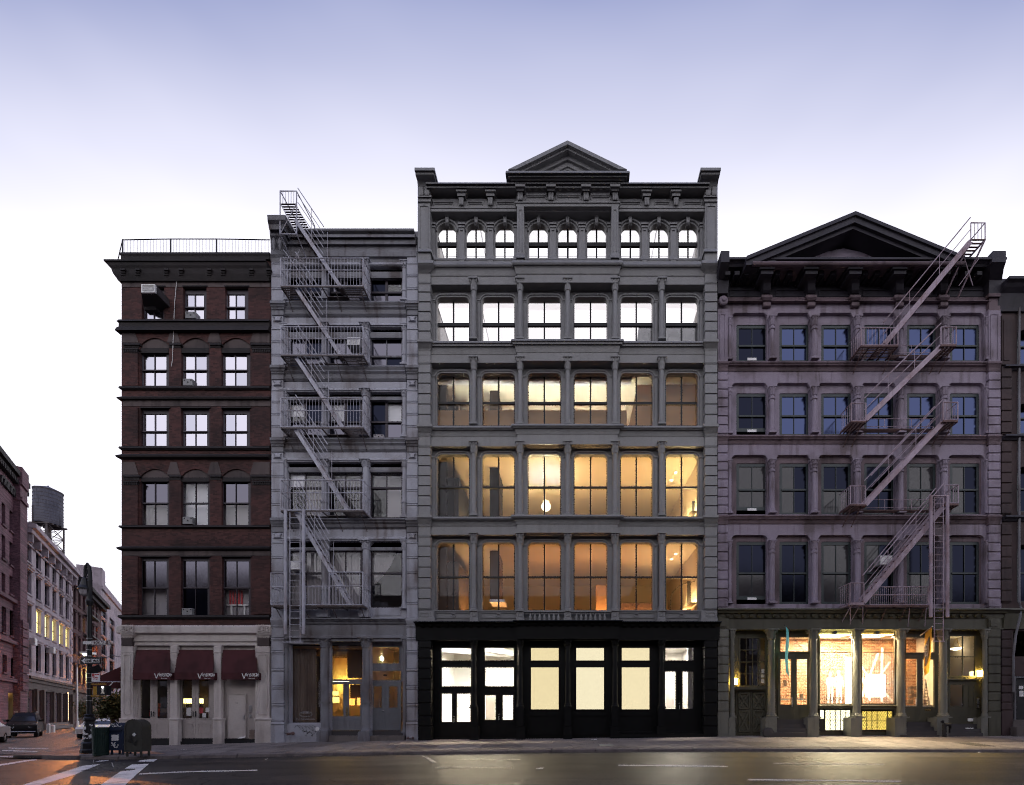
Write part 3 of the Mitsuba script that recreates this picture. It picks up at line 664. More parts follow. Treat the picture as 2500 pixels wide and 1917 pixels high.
for (px0, px1, py0, py1), lb in zip(((609, 620, 1782, 1794), (608, 621, 1794.5, 1805)), ('upper of two pale cardboard boxes beside the plain service door', 'lower of two pale cardboard boxes beside the plain service door')):
    solo('cardboard_box', M().pb(px0, px1, py0, py1, .0, .22), 'curtain', lb, 'box')
solo('newspaper', M().add([[X(581), -.05, Z(1805) + .02], [X(598), -.05, Z(1803) + .03], [X(597), .1, Z(1800) + .03], [X(584), .12, Z(1801) + .02]], [[0, 1, 2, 3]]), 'paper', 'folded newspaper lying at the foot of the plain cream door', 'newspaper')
for pxs, lb in (((455, 467, 1728, 1748, 'paper'), 'white notice taped inside the second pair of cream doors'), ((485, 496, 1728, 1742, 'red_paint'), 'red notice on the right glass of the second cream doors'), ((502, 511, 1728, 1739, 'paper'), 'small white notice at the edge of the second cream doors'), ((494, 503, 1741, 1752, 'paper'), 'lowest white notice in the glass of the second cream doors')):
    solo('notice', M().pb(*pxs[:4], yd + .055, yd + .06), pxs[4], lb, 'notice')
# inside the wine shop
shop = M(); zf_, zc_ = Z(1812), Z(1580)
shop.box(X(299), X(659), 3.2, 3.3, zf_, zc_)
put(BB, 'shop_back', shop, 'brown_wood')
put(BB, 'shop_ceiling', M().box(X(300), X(658), .4, 3.2, Z(1566), Z(1560)), 'brown_wood')
put(BB, 'counter', M().box(X(335, 1.5), X(520, 1.5), 1.5, 1.9, zf_, Z(1742, 1.5)), 'brown_wood')
lw = put(BB, 'partition', M().pb(508, 530, 1640, 1800, .8, .9), 'warm_room')
for i, (px0, px1, y) in enumerate(((444, 452, 2.4), (454, 470, 2.4), (476, 486, 2.4), (487, 496, 2.4), (356, 358, 1.8), (360, 362, 1.8))):
    put(BB, 'shelf_light', M().pb(px0, px1, 1706, 1718, y, y + .03), 'lamp_glass', emit=(3.6, 2.9, 1.0), w=0.25)
for i in range(12):
    px = 442 + i * 4.6; y = 2.2
    zb = Z(1721, y); x = X(px, y)
    solo('bottle', M().lathe(x, y, [(zb - .2, .035), (zb - .0, .036), (zb + .05, .012), (zb + .1, .012), (zb + .1, .002)], 8), rng.choice(['green_bin', 'brown_wood', 'red_paint', 'lens']), 'wine bottle on the lit shelf behind the cream shopfront doors', 'bottle', 'bottles on the wine shop shelf')
for px, py in ((373, 1722), (372, 1735), (370, 1744), (399, 1735)):
    solo('wine_carton', M().pb(px - 6, px + 6, py - 5, py + 5, .9, 1.2), 'red_paint' if px != 399 else 'curtain', f'wine carton stacked behind the first cream shop doors, {"beside the right leaf" if px == 399 else {1722: "topmost", 1735: "middle", 1744: "lowest"}[py] + " of three in the left leaf"}', 'carton')
put(BB, 'shop_lettering', M().text('LOCAL', .16, X(455, yd), yd + .02, Z(1727, yd), .004, False, 'c'), 'brass')

# awnings
for i, (a, b, lb) in enumerate(((330, 414.5, 'first maroon shop awning, next to the street corner'), (432, 520, 'middle maroon awning of the three on the shopfront'), (541, 624, 'third maroon shop awning, above the plain cream door'))):
    aw = thing('awning', lb, 'awning', 'maroon awnings with white lettering')
    y0, o = .02, .34; z0, z1, z2 = Z(1587, 0), Z(1642.6, -o), Z(1660, -o); x0, x1 = X(a + 2), X(b)
    fx0, fx1 = (X(a - 6, -o), X(b + 1, -o)) if i < 2 else (X(a - 1, -o), X(b + 5, -o))
    v = []
    for t in np.linspace(0, 1, 7):
        s = t ** 0.9
        for k in range(9):
            u = k / 8; xx = (x0 + (x1 - x0) * u) * (1 - s) + (fx0 + (fx1 - fx0) * u) * s
            v.append([xx, y0 - (y0 + o) * t, z0 + (z1 - z0) * t + .012 * math.sin(u * 25 + i) * math.sin(t * 3.1)])
    q = M().add(v, [[r * 9 + k, r * 9 + k + 1, (r + 1) * 9 + k + 1, (r + 1) * 9 + k] for r in range(6) for k in range(8)])
    q.add([[x0, y0, z0], [fx0, -o, z1], [x0, y0, z1]], [[0, 1, 2]]); q.add([[x1, y0, z0], [fx1, -o, z1], [x1, y0, z1]], [[0, 1, 2]])
    put(aw, 'canopy', q, 'maroon_cloth', smooth=30)
    v = [[fx0 + (fx1 - fx0) * k / 12, -o - .002 + .004 * math.sin(k * 2.1), z] for z in (z1, z2 + .01) for k in range(13)]
    put(aw, 'valance', M().add(v, [[k, k + 1, 14 + k, 13 + k] for k in range(12)]).add([[fx0, -o, z1], [fx0, y0, z1], [fx0, y0, z2], [fx0, -o, z2]], [[0, 1, 2, 3]]).add([[fx1, -o, z1], [fx1, y0, z1], [fx1, y0, z2], [fx1, -o, z2]], [[0, 1, 2, 3]]), 'maroon_cloth')
    xr = fx1 - .14; tl = M(); xx = xr - .66
    for ch, h, dz in (('V', .27, .0), ('i', .17, .12), ('n', .19, .1), ('t', .19, .1), ('a', .19, .12), ('g', .19, .14), ('e', .17, .12)):
        t_ = meshkit.text_mesh(ch, h, .006, False); w_ = t_.vertices[:, 0].max() - t_.vertices[:, 0].min(); tl.text(ch, h, xx, -o - .008, z2 + .06 + dz, .006); xx += w_ + .012
    put(aw, 'lettering', tl.text('New York', .05, xr, -o - .008, z2 + .045, .006, False, 'r'), 'white_paint')
# the side awning round the corner
sa = thing('awning', 'dark maroon awning round the corner, seen from its end', 'awning')
q = M(); o = np.array([-22.97, .0]) + SD * 1.0; nn = SN
for t0, t1 in ((0.0, 2.2),):
    A_, B_ = o + SD * t0, o + SD * t1; zt, zm, zb = Z(1624, .8), Z(1668, .8), Z(1682, .8)
    P = [[*A_, zt], [*B_, zt], [*(B_ + nn * 1.35), zm], [*(A_ + nn * 1.35), zm], [*(A_ + nn * 1.35), zb], [*(B_ + nn * 1.35), zb], [*A_, zb]]
    q.add(P, [[0, 1, 2, 3], [3, 2, 5, 4]]); q.add([P[0], P[3], P[4], P[6]], [[0, 1, 2, 3]])
put(sa, 'canopy', q, 'maroon_cloth'); put(sa, 'strut', M().tube([[*(o + nn * 1.25), zm], [*o, zm + .05]], .02).tube([[*(o + nn * .7), zm - .4], [*(o + nn * .4), zm + .05]], .02), 'steel')


# air conditioners
def air_con(px0, px1, py0, py1, y, o, label, vents=True, m='steel', group=None):
    a = thing('air_conditioner', label, 'air conditioner', group)
    put(a, 'housing', M().pb(px0, px1, py0, py1, y - o, y + .1), m)
    q = M(); w, h = px1 - px0, py1 - py0
    if vents == 'face':
        q.pb(px0 + 1, px1 - 1, py0 + 1, py0 + 2.4, y - o - .02, y - o).pb(px0 + 1, px1 - 1, py1 - 2.4, py1 - 1, y - o - .02, y - o).pb(px0 + 1, px0 + 2.4, py0 + 2.4, py1 - 2.4, y - o - .02, y - o).pb(px1 - 2.4, px1 - 1, py0 + 2.4, py1 - 2.4, y - o - .02, y - o)
        for i in range(5): q.pb(px0 + 4, px1 - 4, py0 + 4 + i * (h - 7) / 5, py0 + 5 + i * (h - 7) / 5, y - o - .015, y - o)
        put(a, 'grille', q, 'white_paint')
    else:
        for fx, fy in ((.15, .2), (.85, .2), (.5, .5)): q.pb(px0 + w * fx - 1.3, px0 + w * fx + 1.3, py0 + h * fy - 1.3, py0 + h * fy + 1.3, y - o - .012, y - o)
        put(a, 'bolt', q, 'rubber')
    return a


a = thing('air_conditioner', 'large tilted air conditioner hanging from the top left window of the brick building', 'air conditioner')
put(a, 'housing', M().loft([(345, 378, 694, .75), (344.5, 379, 714, .78), (350, 380, 748, .1), (352, 381, 757, 0)], .2), 'step_iron')
q = M()
for r_ in ((344.4, 377.6, 694, 696), (344.4, 377.6, 712, 714), (344.4, 346.8, 696, 712), (375.2, 377.6, 696, 712)): q.pb(*r_, -.83, -.74)
for i in range(5): q.pb(348, 374, 698 + i * 3, 699.2 + i * 3, -.81, -.74)
put(a, 'grille', q, 'white_paint')
for n_, (b_, lb) in enumerate((((452.5, 477, 761, 777), 'top floor middle window'), ((446.5, 469, 1050 - 126 + 1, 1050 - 110 + 1), 'fourth floor middle window'), ((446, 469.5, 1262.5, 1279.5), 'second floor middle window'), ((444, 469, 1485, 1501.5), 'first floor middle window'))):
    air_con(*b_, .12, .12, f'small grey air conditioner, {lb} of the brick building', m='grey_paint')


# ================================================================== the grey cast-iron loft
GB = thing('iron_front_building', 'weathered light grey iron-front building with slim columns, left of the tall dark grey one', 'building')
GX = [(707, 785), (806.5, 880), (907, 980)]
G_FL = [  # opening y0,y1; glass y0,y1; capital y0,y1; sill moulding y0,y1; fascia y0,y1; meeting rail
    (645, 738, 682, 736, 643, 658, 735, 774, 630, 642, 716),
    (797, 894, 828, 892, 796, 810, 892, 932, 776, 790, 872),
    (955, 1070, 981, 1068, 955, 971, 1069, 1104, 933, 949, 1032),
    (1127, 1265, 1156, 1263, 1126, 1142, 1265, 1292, 1105, 1120, 1192),
    (1322, 1484, 1347, 1482, 1321, 1342.5, 1509, 1526, 1293, 1312, 1400)]
YG = 0.16
hl = [rect(a - 5, b + 5, f[0], f[1]) for f in G_FL for a, b in GX]
wall(GB, rect(662, 1020, 600, 1566), hl, 0.02, 0.15, 'iron_grey')
shell(GB, 663, 1019, 560, 1815, 'dark_room', 0.5, 6.0, (640, 785, 945, 1115, 1305, 1560))
roof(GB, 662, 1020, 560, 'iron_dirty', 0.1, 15)
R2 = random.Random(11)
for fi, f in enumerate(G_FL):
    for ci, (a, b) in enumerate(GX):
        fm = 'frame_plum'
        pm = ['glass'] * 8; pmul = [(a + b) / 2]
        if fi in (0, 1, 2): pm = [R2.choice(['mirror_grey', 'mirror_grey', 'glass', 'mirror_dark']) for _ in range(4)]
        k = sash(GB, a, b, f[2], f[3], YG, fm if fi != 1 else 'iron_dirty', pm, f[10], fw=7, vm=(True if not (fi == 4 and ci == 2) else False), rail=4, mul=6 if fi in (0, 2) else 1.6, depth=.08)
        if fi == 0: backing(k, a, (a + b) / 2 - 2, f[2], f[10] - 2, YG + .2, 'white_cloth') if ci == 2 else (backing(k, a + 38, b, f[10] - 6, f[3], YG + .2, 'white_cloth') if ci == 1 else None)
        if fi == 0 and ci < 2: backing(k, a, b, f[2] - 1, f[10] - 4, YG + .15, 'blind_grey')
        if fi == 1: backing(k, a, b, f[2] - 1, f[10] - 8, YG + .3, 'sheer' if ci else 'blind_grey')
        if fi == 1: put(k, 'curtain', M().pb(a, a + 11, f[2], f[3], YG + .2, YG + .25).pb(b - 10, b, f[2], f[3], YG + .2, YG + .25), 'sheer')
        if fi == 2:
            backing(k, a, (a + b) / 2 - 3, f[2] + 8, f[10] - (14 if ci != 1 else 2), YG + .18, 'white_cloth'); backing(k, (a + b) / 2 + 3, b, f[2] + 6, f[10] - 2, YG + .18, 'white_cloth')
        if fi == 3:
            backing(k, a, b, f[2], f[10], YG + .25, 'blind_grey'); backing(k, (a + b) / 2, b, f[10], f[3], YG + .3, 'sheer' if ci != 1 else 'blind_dim')
            if ci == 0: backing(k, a, a + 36, f[2] - 2, f[10] - 2, YG + .1, 'white_cloth')
        if fi == 4:
            v = []; n_ = 26
            x0_, x1_ = (a, b) if ci != 2 else (a, b - 14)
            for j, yy in enumerate(np.linspace(f[2], f[3] if ci != 2 else f[10] + 30, 7)):
                for i in range(n_):
                    u = i / (n_ - 1); xx = x0_ + (x1_ - x0_) * u
                    if ci == 2: xx = x0_ + (x1_ - x0_) * u * (1 - (j / 6) ** 1.6 * .88)
                    v.append([X(xx, YG + .3), YG + .3 + .035 * math.sin(u * 55 + ci), Z(yy, YG + .3)])
            put(k, 'curtain', M().add(v, [[j * n_ + i, j * n_ + i + 1, (j + 1) * n_ + i + 1, (j + 1) * n_ + i] for j in range(6) for i in range(n_ - 1)]), 'sheer', smooth=True)
for fi, f in enumerate(G_FL):
    x0, x1 = X(693), X(993)
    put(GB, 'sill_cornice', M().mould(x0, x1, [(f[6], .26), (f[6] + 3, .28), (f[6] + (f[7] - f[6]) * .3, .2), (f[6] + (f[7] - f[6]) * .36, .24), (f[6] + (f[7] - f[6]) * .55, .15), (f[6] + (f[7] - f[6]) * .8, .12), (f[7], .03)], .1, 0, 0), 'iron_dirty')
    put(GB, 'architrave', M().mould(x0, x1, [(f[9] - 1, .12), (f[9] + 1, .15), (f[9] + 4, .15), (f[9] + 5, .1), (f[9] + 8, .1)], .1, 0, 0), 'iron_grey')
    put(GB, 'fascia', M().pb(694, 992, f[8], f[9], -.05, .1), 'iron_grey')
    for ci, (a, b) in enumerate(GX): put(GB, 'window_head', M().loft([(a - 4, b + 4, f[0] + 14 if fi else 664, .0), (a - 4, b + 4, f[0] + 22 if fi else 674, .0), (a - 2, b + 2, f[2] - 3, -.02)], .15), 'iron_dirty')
    bot = f[1] - 2 if fi < 4 else 1484
    for px in (794, 894):
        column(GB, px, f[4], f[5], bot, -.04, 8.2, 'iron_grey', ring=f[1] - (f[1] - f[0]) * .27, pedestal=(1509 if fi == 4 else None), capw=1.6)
    for px in (697, 988):
        column(GB, px, f[4], f[5], bot, .02, 6.0, 'iron_grey', ring=f[1] - (f[1] - f[0]) * .27, capw=1.5, name='half_column')
put(GB, 'sill_panel', M().pb(694, 992, 1484, 1509, .0, .2).pb(910, 978, 1489, 1503, -.03, .1), 'iron_grey')
for px0, px1 in ((662.5, 692), (993, 1019.6)):                        # end piers
    ed = {0: np.linspace(640, 734, 4), 1: np.linspace(800, 897, 4), 2: np.linspace(950, 1068, 5), 3: np.linspace(1126, 1264, 5), 4: np.linspace(1322, 1508, 6)}
    put(GB, 'pier', M().pb(px0 + 1, px1 - 1, 600, 1566, -.14, .1), 'iron_grey')
    for fi, e in ed.items():
        for q0, q1 in zip(e[:-1], e[1:]):
            m = M().loft([(px0, px1, q0 + 5, .17), (px0, px1, q1 - .5, .17)], .0).loft([(px0 - .5, px1 + .5, q0 + 1.5, .2), (px0 - .5, px1 + .5, q0 + 3.8, .2)], .0)
            put(GB, 'quoin', m, 'iron_grey')
    for f in G_FL[:4]:
        w0, w1 = px0 - 4, px1 + 4
        q = M().loft([(w0, w1, f[6] - 1, .36), (w0, w1, f[6] + 5, .36), (w0 + 1.5, w1 - 1.5, f[6] + 9, .3), (px0 - 2, px1 + 2, f[6] + 13, .27), (px0, px1, f[6] + 18, .2), (px0, px1, f[6] + 34, .19)], .0)
        put(GB, 'pier_cornice', blocks(q, px0 - 1, px1 + 1, f[6] + 16, f[6] + 20, .25, 11), 'iron_dirty')
        put(GB, 'pier_panel', M().loft([(px0 + 4, px1 - 4, f[6] + 38, .17), (px0 + 9, px1 - 9, f[6] + 41, .24), (px0 + 9, px1 - 9, f[6] + 47, .24), (px0 + 4, px1 - 4, f[6] + 50, .17)], .0), 'iron_grey')
    put(GB, 'pier_cornice', M().loft([(px0 - 3, px1 + 3, 1508, .36), (px0 - 3, px1 + 3, 1515, .34), (px0, px1, 1526, .24)], .0), 'iron_grey')
    e = [1526, 1558, 1590, 1633, 1676, 1719, 1762]
    put(GB, 'pier', M().pb(px0 + 1, px1 - 1, 1520, 1820, -.14, .1), 'iron_grey')
    for q0, q1 in zip(e[:-1], e[1:]): put(GB, 'quoin', M().loft([(px0, px1, q0 + 8, .18), (px0, px1, q1 - 2, .18)], .0).loft([(px0 - 1, px1 + 1, q0, .22), (px0 - 1, px1 + 1, q0 + 3, .22), (px0 - .4, px1 + .4, q0 + 4, .19), (px0 - .4, px1 + .4, q0 + 6.4, .19)], .0), 'iron_grey')
    put(GB, 'plinth', M().loft([(px0 - 2, px1 + 1, 1764, .24), (px0 - 2, px1 + 1, 1768, .26), (px0 - 1.5, px1 + .8, 1770, .22), (px0 - 1.5, px1 + .8, 1825, .22)], .0), 'iron_grey')
cor = [(558, .52), (563, .5), (571, .36), (574, .42), (579, .42), (583, .24), (586, .3), (596, .28), (600, .16), (612, .14), (616, .2), (626, .18), (631, .08), (640, .06)]
put(GB, 'cornice', M().mould(X(690), X(1019), cor, .2, 0, 0), 'iron_dirty', label='dented layered roof cornice')
put(GB, 'console', M().loft([(652, 697, 525, 1.05), (653, 696, 537, 1.0), (655, 694, 548, .86), (657, 693, 560, .8), (658, 692, 563, .66), (659, 692, 575, .62), (660, 692, 585, .48), (661, 692, 610, .3), (660, 693, 621, .3), (660, 693, 630, .22), (662, 692, 640, .18)], .3), 'iron_dirty')
q = M()
for px in (669, 684): q.lathe(X(px, -.5), -.5, [(Z(612, -.5), .02), (Z(600, -.5), .07), (Z(592, -.5), .085), (Z(580, -.5), .05)], 10)
put(GB, 'leaf_ornament', q, 'iron_dirty', smooth=True)
# ground floor
put(GB, 'shop_cornice', M().mould(X(664), X(1020), [(1526, .05), (1552, .05), (1553, .14), (1558, .14), (1560, .06), (1566, .06)], .2, 0, 0), 'iron_dirty')
wall(GB, rect(663, 1020, 1560, 1830), [rect(706, 784.5, 1572, 1766), rect(804, 886, 1564, 1830), rect(903.5, 983, 1566, 1830)], .02, .3, 'iron_grey')
for px, r_ in ((699, 4.5), (794, 9.2), (894, 9.2), (988.5, 5)):
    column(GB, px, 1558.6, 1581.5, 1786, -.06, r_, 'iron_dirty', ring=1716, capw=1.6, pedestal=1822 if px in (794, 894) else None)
yw = .3
k = put(GB, 'shop_window', M().prism(rect(703, 787, 1567, 1770, yw).difference(rect(710.5, 782, 1574, 1764, yw)), yw, yw + .08), 'iron_dirty', label='tall shop window hung with a brown curtain')
put(k, 'pane', M().sheet(rect(710.5, 782, 1574, 1764, yw), yw + .04), 'glass')
v = []; n_ = 70
for j, yy in enumerate((1574, 1640, 1700, 1766)):
    for i in range(n_):
        u = i / (n_ - 1); v.append([X(711 + 62 * u, .62), .62 + (.05 + .02 * math.sin(u * 11)) * math.sin(u * 60 + .8 * math.sin(u * 9 + j * .2)), Z(yy, .62)])
put(k, 'curtain', M().add(v, [[j * n_ + i, j * n_ + i + 1, (j + 1) * n_ + i + 1, (j + 1) * n_ + i] for j in range(3) for i in range(n_ - 1)]), 'curtain', smooth=True)
ov = M(); tt = np.linspace(0, 2 * np.pi, 33)
ov.tube([[X(746 + 15.5 * math.cos(t), yw), yw + .02, Z(1744 + 6.4 * math.sin(t), yw)] for t in tt], .012, 5)
ov.text('HOME', .105, X(746, yw), yw + .02, Z(1743.5, yw), .004, False, 'c'); ov.text('Custom Draperies', .085, X(745, yw), yw + .02, Z(1758, yw), .004, False, 'c')
put(k, 'lettering', ov, 'sheer')
# vertical lettering down the right edge of the glass
Rv = np.array([[0, 0, 1.0], [0, 1, 0], [-1, 0, 0]])
vt = M().text('Custom Drapery & Shade', .085, X(777.6, yw), yw + .02, Z(1662, yw), .004, False, 'l', Rv)
put(k, 'lettering', vt, 'sheer')
put(GB, 'stall_riser', M().pb(688, 793, 1768, 1826, -.12, .3), 'iron_grey')
gr = M(); rg = random.Random(4)
def scrawl(m, px0, py0, w, h, y, n, r, rg):
    for s_ in range(n):
        cx, cy = px0 + w * (s_ + .5) / n, py0 + h * .5; pts = []
        a0 = rg.uniform(0, 6); k1, k2 = rg.uniform(3, 6), rg.uniform(2, 5)
        for t in np.linspace(0, 1, 14): pts.append([X(cx + w / n * .75 * math.sin(a0 + k1 * t), y), y, Z(cy + h * .5 * math.sin(a0 * 2 + k2 * t), y)])
        m.tube(pts, r, 4)
scrawl(gr, 722, 1772, 50, 14, -.125, 6, .012, rg); scrawl(gr, 742, 1786, 26, 12, -.125, 4, .012, rg)
put(GB, 'graffiti', gr, 'rubber', label='black scribbled graffiti on the riser below the curtained window')
# double glass doors under a tall transom
k = put(GB, 'transom', M().prism(rect(802, 888, 1562, 1664, yw).difference(rect(805, 884.5, 1575, 1659, yw)), yw, yw + .08), 'iron_dirty')
put(k, 'pane', M().sheet(rect(805, 884.5, 1575, 1659, yw), yw + .04), 'glass')
for g0, g1, d0, d1 in ((810.5, 838, 805.5, 845.3), (851, 879.5, 845.7, 884.5)):
    gl = rect(g0, g1, 1670.5, 1749, yw)
    d = put(GB, 'door', M().prism(rect(d0, d1, 1664.5, 1783, yw).difference(gl), yw, yw + .06), 'iron_dirty'); put(d, 'pane', M().sheet(gl, yw + .03), 'glass')
    q = M()
    for r_ in ((g0, g1, 1756, 1757.4), (g0, g1, 1770, 1771.4), (g0, g0 + 1.4, 1757.4, 1770), (g1 - 1.4, g1, 1757.4, 1770)): q.pb(*r_, yw - .02, yw + .02)
    put(d, 'panel', q, 'iron_dirty'); put(d, 'push_plate', M().pb(844 if d0 < 840 else 846.2, 845 if d0 < 840 else 848.5, 1725, 1748, yw - .02, yw), 'brass')
for px0, px1 in ((803, 886), (902, 985)):
    put(GB, 'threshold', M().pb(px0, px1, 1784, 1796, .05, .6), 'step_iron'); put(GB, 'doorstep', M().pb(px0 - 1, px1 + 2, 1797, 1826, -.25, .6), 'concrete')
# inside: the draper's shop
put(GB, 'shop_back', M().box(X(690), X(890), 3.6, 3.7, Z(1815), Z(1560)), 'orange_room')
put(GB, 'partition', M().box(X(895, .4) - .05, X(895, .4) + .05, .4, 5.5, Z(1815), Z(1560)), 'brown_wood')
put(GB, 'shop_ceiling', M().box(X(700), X(893), .5, 5.6, Z(1580), Z(1574)), 'orange_room')
q = M()
for i in range(7): q.box(X(700), X(893), .9 + i * .7, .98 + i * .7, Z(1587), Z(1580))
put(GB, 'ceiling_beam', q, 'brown_wood')
put(GB, 'shop_lamp', M().pb(812, 822, 1688, 1698, 2.0, 2.2).pb(812, 824, 1702, 1716, 2.3, 2.5), 'lamp_glass', emit=(1.9, 1.5, .35), w=.5)
put(GB, 'shop_lamp', M().pb(852, 862, 1706, 1722, 2.0, 2.2).pb(872, 879, 1704, 1722, 2.0, 2.2), 'lamp_glass', emit=(2.0, .8, .12), w=.5)
put(GB, 'uplight', M().pb(806, 850, 1664, 1668, 3.0, 3.2), 'lamp_glass', emit=(70, 47, 13), w=2)
put(GB, 'hanging_fabric', M().pb(848, 883, 1580, 1655, 1.5, 1.55).pb(855, 878, 1672, 1704, 2.4, 2.5), 'brown_wood')
# hall door with two lit lights above
ym = .3
for nm, a, b, c, d_ in (('fanlight', 908.5, 974.5, 1580, 1620), ('transom', 904, 978.5, 1638.5, 1661)):
    k = put(GB, nm, M().prism(rect(901, 985, (1562 if nm == 'fanlight' else 1632.5), (1632 if nm == 'fanlight' else 1664), ym).difference(rect(a, b, c, d_, ym, 3 if nm == 'fanlight' else 0)), ym, ym + .08), 'iron_dirty')
    put(k, 'pane', M().sheet(rect(a, b, c, d_, ym, 3 if nm == 'fanlight' else 0), ym + .04), 'glass')
put(GB, 'house_number', M().pb(935.5, 944.5, 1646.5, 1651, ym + .03, ym + .05), 'sign_black')
for g0, g1, d0, d1 in ((912, 932, 904.5, 941.8), (950, 970.5, 942.2, 979)):
    gl = rect(g0, g1, 1676, 1728, ym)
    d = put(GB, 'door', M().prism(rect(d0, d1, 1664.5, 1783, ym).difference(gl), ym, ym + .06), 'blue_door', label='blue grey hall door leaf'); put(d, 'pane', M().sheet(gl, ym + .03), 'glass')
    q = M()
    for r_ in ((g0 - 1, g1 + 1, 1740, 1741.4), (g0 - 1, g1 + 1, 1765, 1766.4), (g0 - 1, g0 + .4, 1741.4, 1765), (g1 - .4, g1 + 1, 1741.4, 1765)): q.pb(*r_, ym - .02, ym + .02)
    put(d, 'panel', q, 'blue_door')
put(GB, 'door_handle', M().bar([X(934, ym), ym - .06, Z(1735, ym)], [X(939, ym), ym - .06, Z(1736, ym)], .03), 'steel')
hallz0, hallz1 = Z(1790), Z(1566)
put(GB, 'hall', M().box(X(897), X(986), 3.2, 3.3, hallz0, hallz1).box(X(981), X(986), .45, 3.2, hallz0, hallz1).box(X(898), X(986), .45, 3.3, hallz1, hallz1 + .1).box(X(897), X(899), .45, 3.2, hallz0, hallz1), 'warm_room')
put(GB, 'hall_lamp', M().lathe(X(930.5, 1.6), 1.6, [(Z(1614, 1.6), .02), (Z(1611, 1.6), .11), (Z(1607, 1.6), .13), (Z(1603, 1.6), .03)], 12), 'lamp_glass', emit=(520, 260, 66), w=2.5)
lad = M(); la, lb_ = np.array([X(917, 1.2), 1.2, Z(1736, 1.2)]), np.array([X(914, 1.8), 1.8, Z(1600, 1.8)])
for s_ in (-.22, .22): lad.bar(la + [s_, 0, 0], lb_ + [s_ * .8, 0, 0], .05, .08)
for t in np.linspace(.04, .95, 14): c = la + (lb_ - la) * t; lad.bar(c - [.2, 0, 0], c + [.2, 0, 0], .035, .06)
solo('ladder', lad, 'sheer', 'pale ladder leaning in the lit hall behind the blue grey doors', 'ladder')
for i, (px, py) in enumerate(((711, 1790), (1003, 1800))):
    s_ = thing('standpipe', ['short two-headed standpipe on the riser below the curtained window', 'standpipe at the foot of the pier between the grey loft and the black shopfront'][i], 'standpipe')
    z = Z(py, -.3); x = X(px, -.3)
    put(s_, 'pipe', M().tube([[x, -.05, z], [x, -.22, z], [x, -.3, z - .04]], .055, 8).tube([[x - .1, -.3, z - .03], [x + .1, -.3, z - .03]], .05, 8), 'rust_metal' if i == 0 else 'iron_grey')
    for sx in (-1, 1): put(s_, 'cap', M().tube([[x + sx * .09, -.26, z - .03], [x + sx * .14, -.4, z - .06]], .06, 10), 'rust_metal')
solo('red_disc', M().lathe(0, 0, [(0, .01), (.005, .1), (.02, .1), (.02, .01)], 16), 'paper', 'round white and red plate beside the graffiti under the curtained window', 'plate'); scene['red_disc']['to_world'] = T().translate([X(775, -.12), -.12, Z(1780, -.12)]).rotate([1, 0, 0], 90)
air_con(912, 936, 1061, 1071, .05, .12, 'small cream air conditioner in the right window of the iron front, on its third floor', m='sheer')
air_con(847, 879, 824, 843, .0, .45, 'white framed air conditioner behind an upper railing of the pale grey fire escape', 'face')
air_con(707, 735, 1370, 1391, .0, .35, 'boxy air conditioner behind the drop ladder of the pale grey fire escape', 'face')


# ================================================================== the tall dark grey loft in the middle
CB = thing('grey_loft_building', 'tall dark grey loft building with a pediment and a black ground floor, its windows lit', 'building')
CC = [1157, 1270, 1386, 1501.5, 1615]                                  # column axes
CG = [(1069, 1145), (1179, 1255.5), (1290, 1368), (1402.6, 1481), (1515.5, 1591.5), (1626, 1702)]
C_FL = [  # fascia y0,y1; capital y0,y1; glass y0,y1; meeting rail; cornice y0,y1; pier joints
    dict(f=(674, 695), c=(686, 713), g=(730, 833), m=794, k=(833, 864), q=(668, 833, 7)),
    dict(f=(864, 886), c=(876, 906), g=(915, 1039), m=985.5, k=(1040, 1064), q=(864, 1038, 7)),
    dict(f=(1066, 1090), c=(1081, 1109), g=(1113, 1261), m=1191, k=(1262, 1284), q=(1067, 1260, 8)),
    dict(f=(1284, 1306), c=(1303, 1329), g=(1327.5, 1490), m=1410, k=(1514, 1531), q=(1287, 1488, 8))]
YC, YW = 0.32, 0.10                                                     # glass plane, wall plane
GP = 'grey_paint'
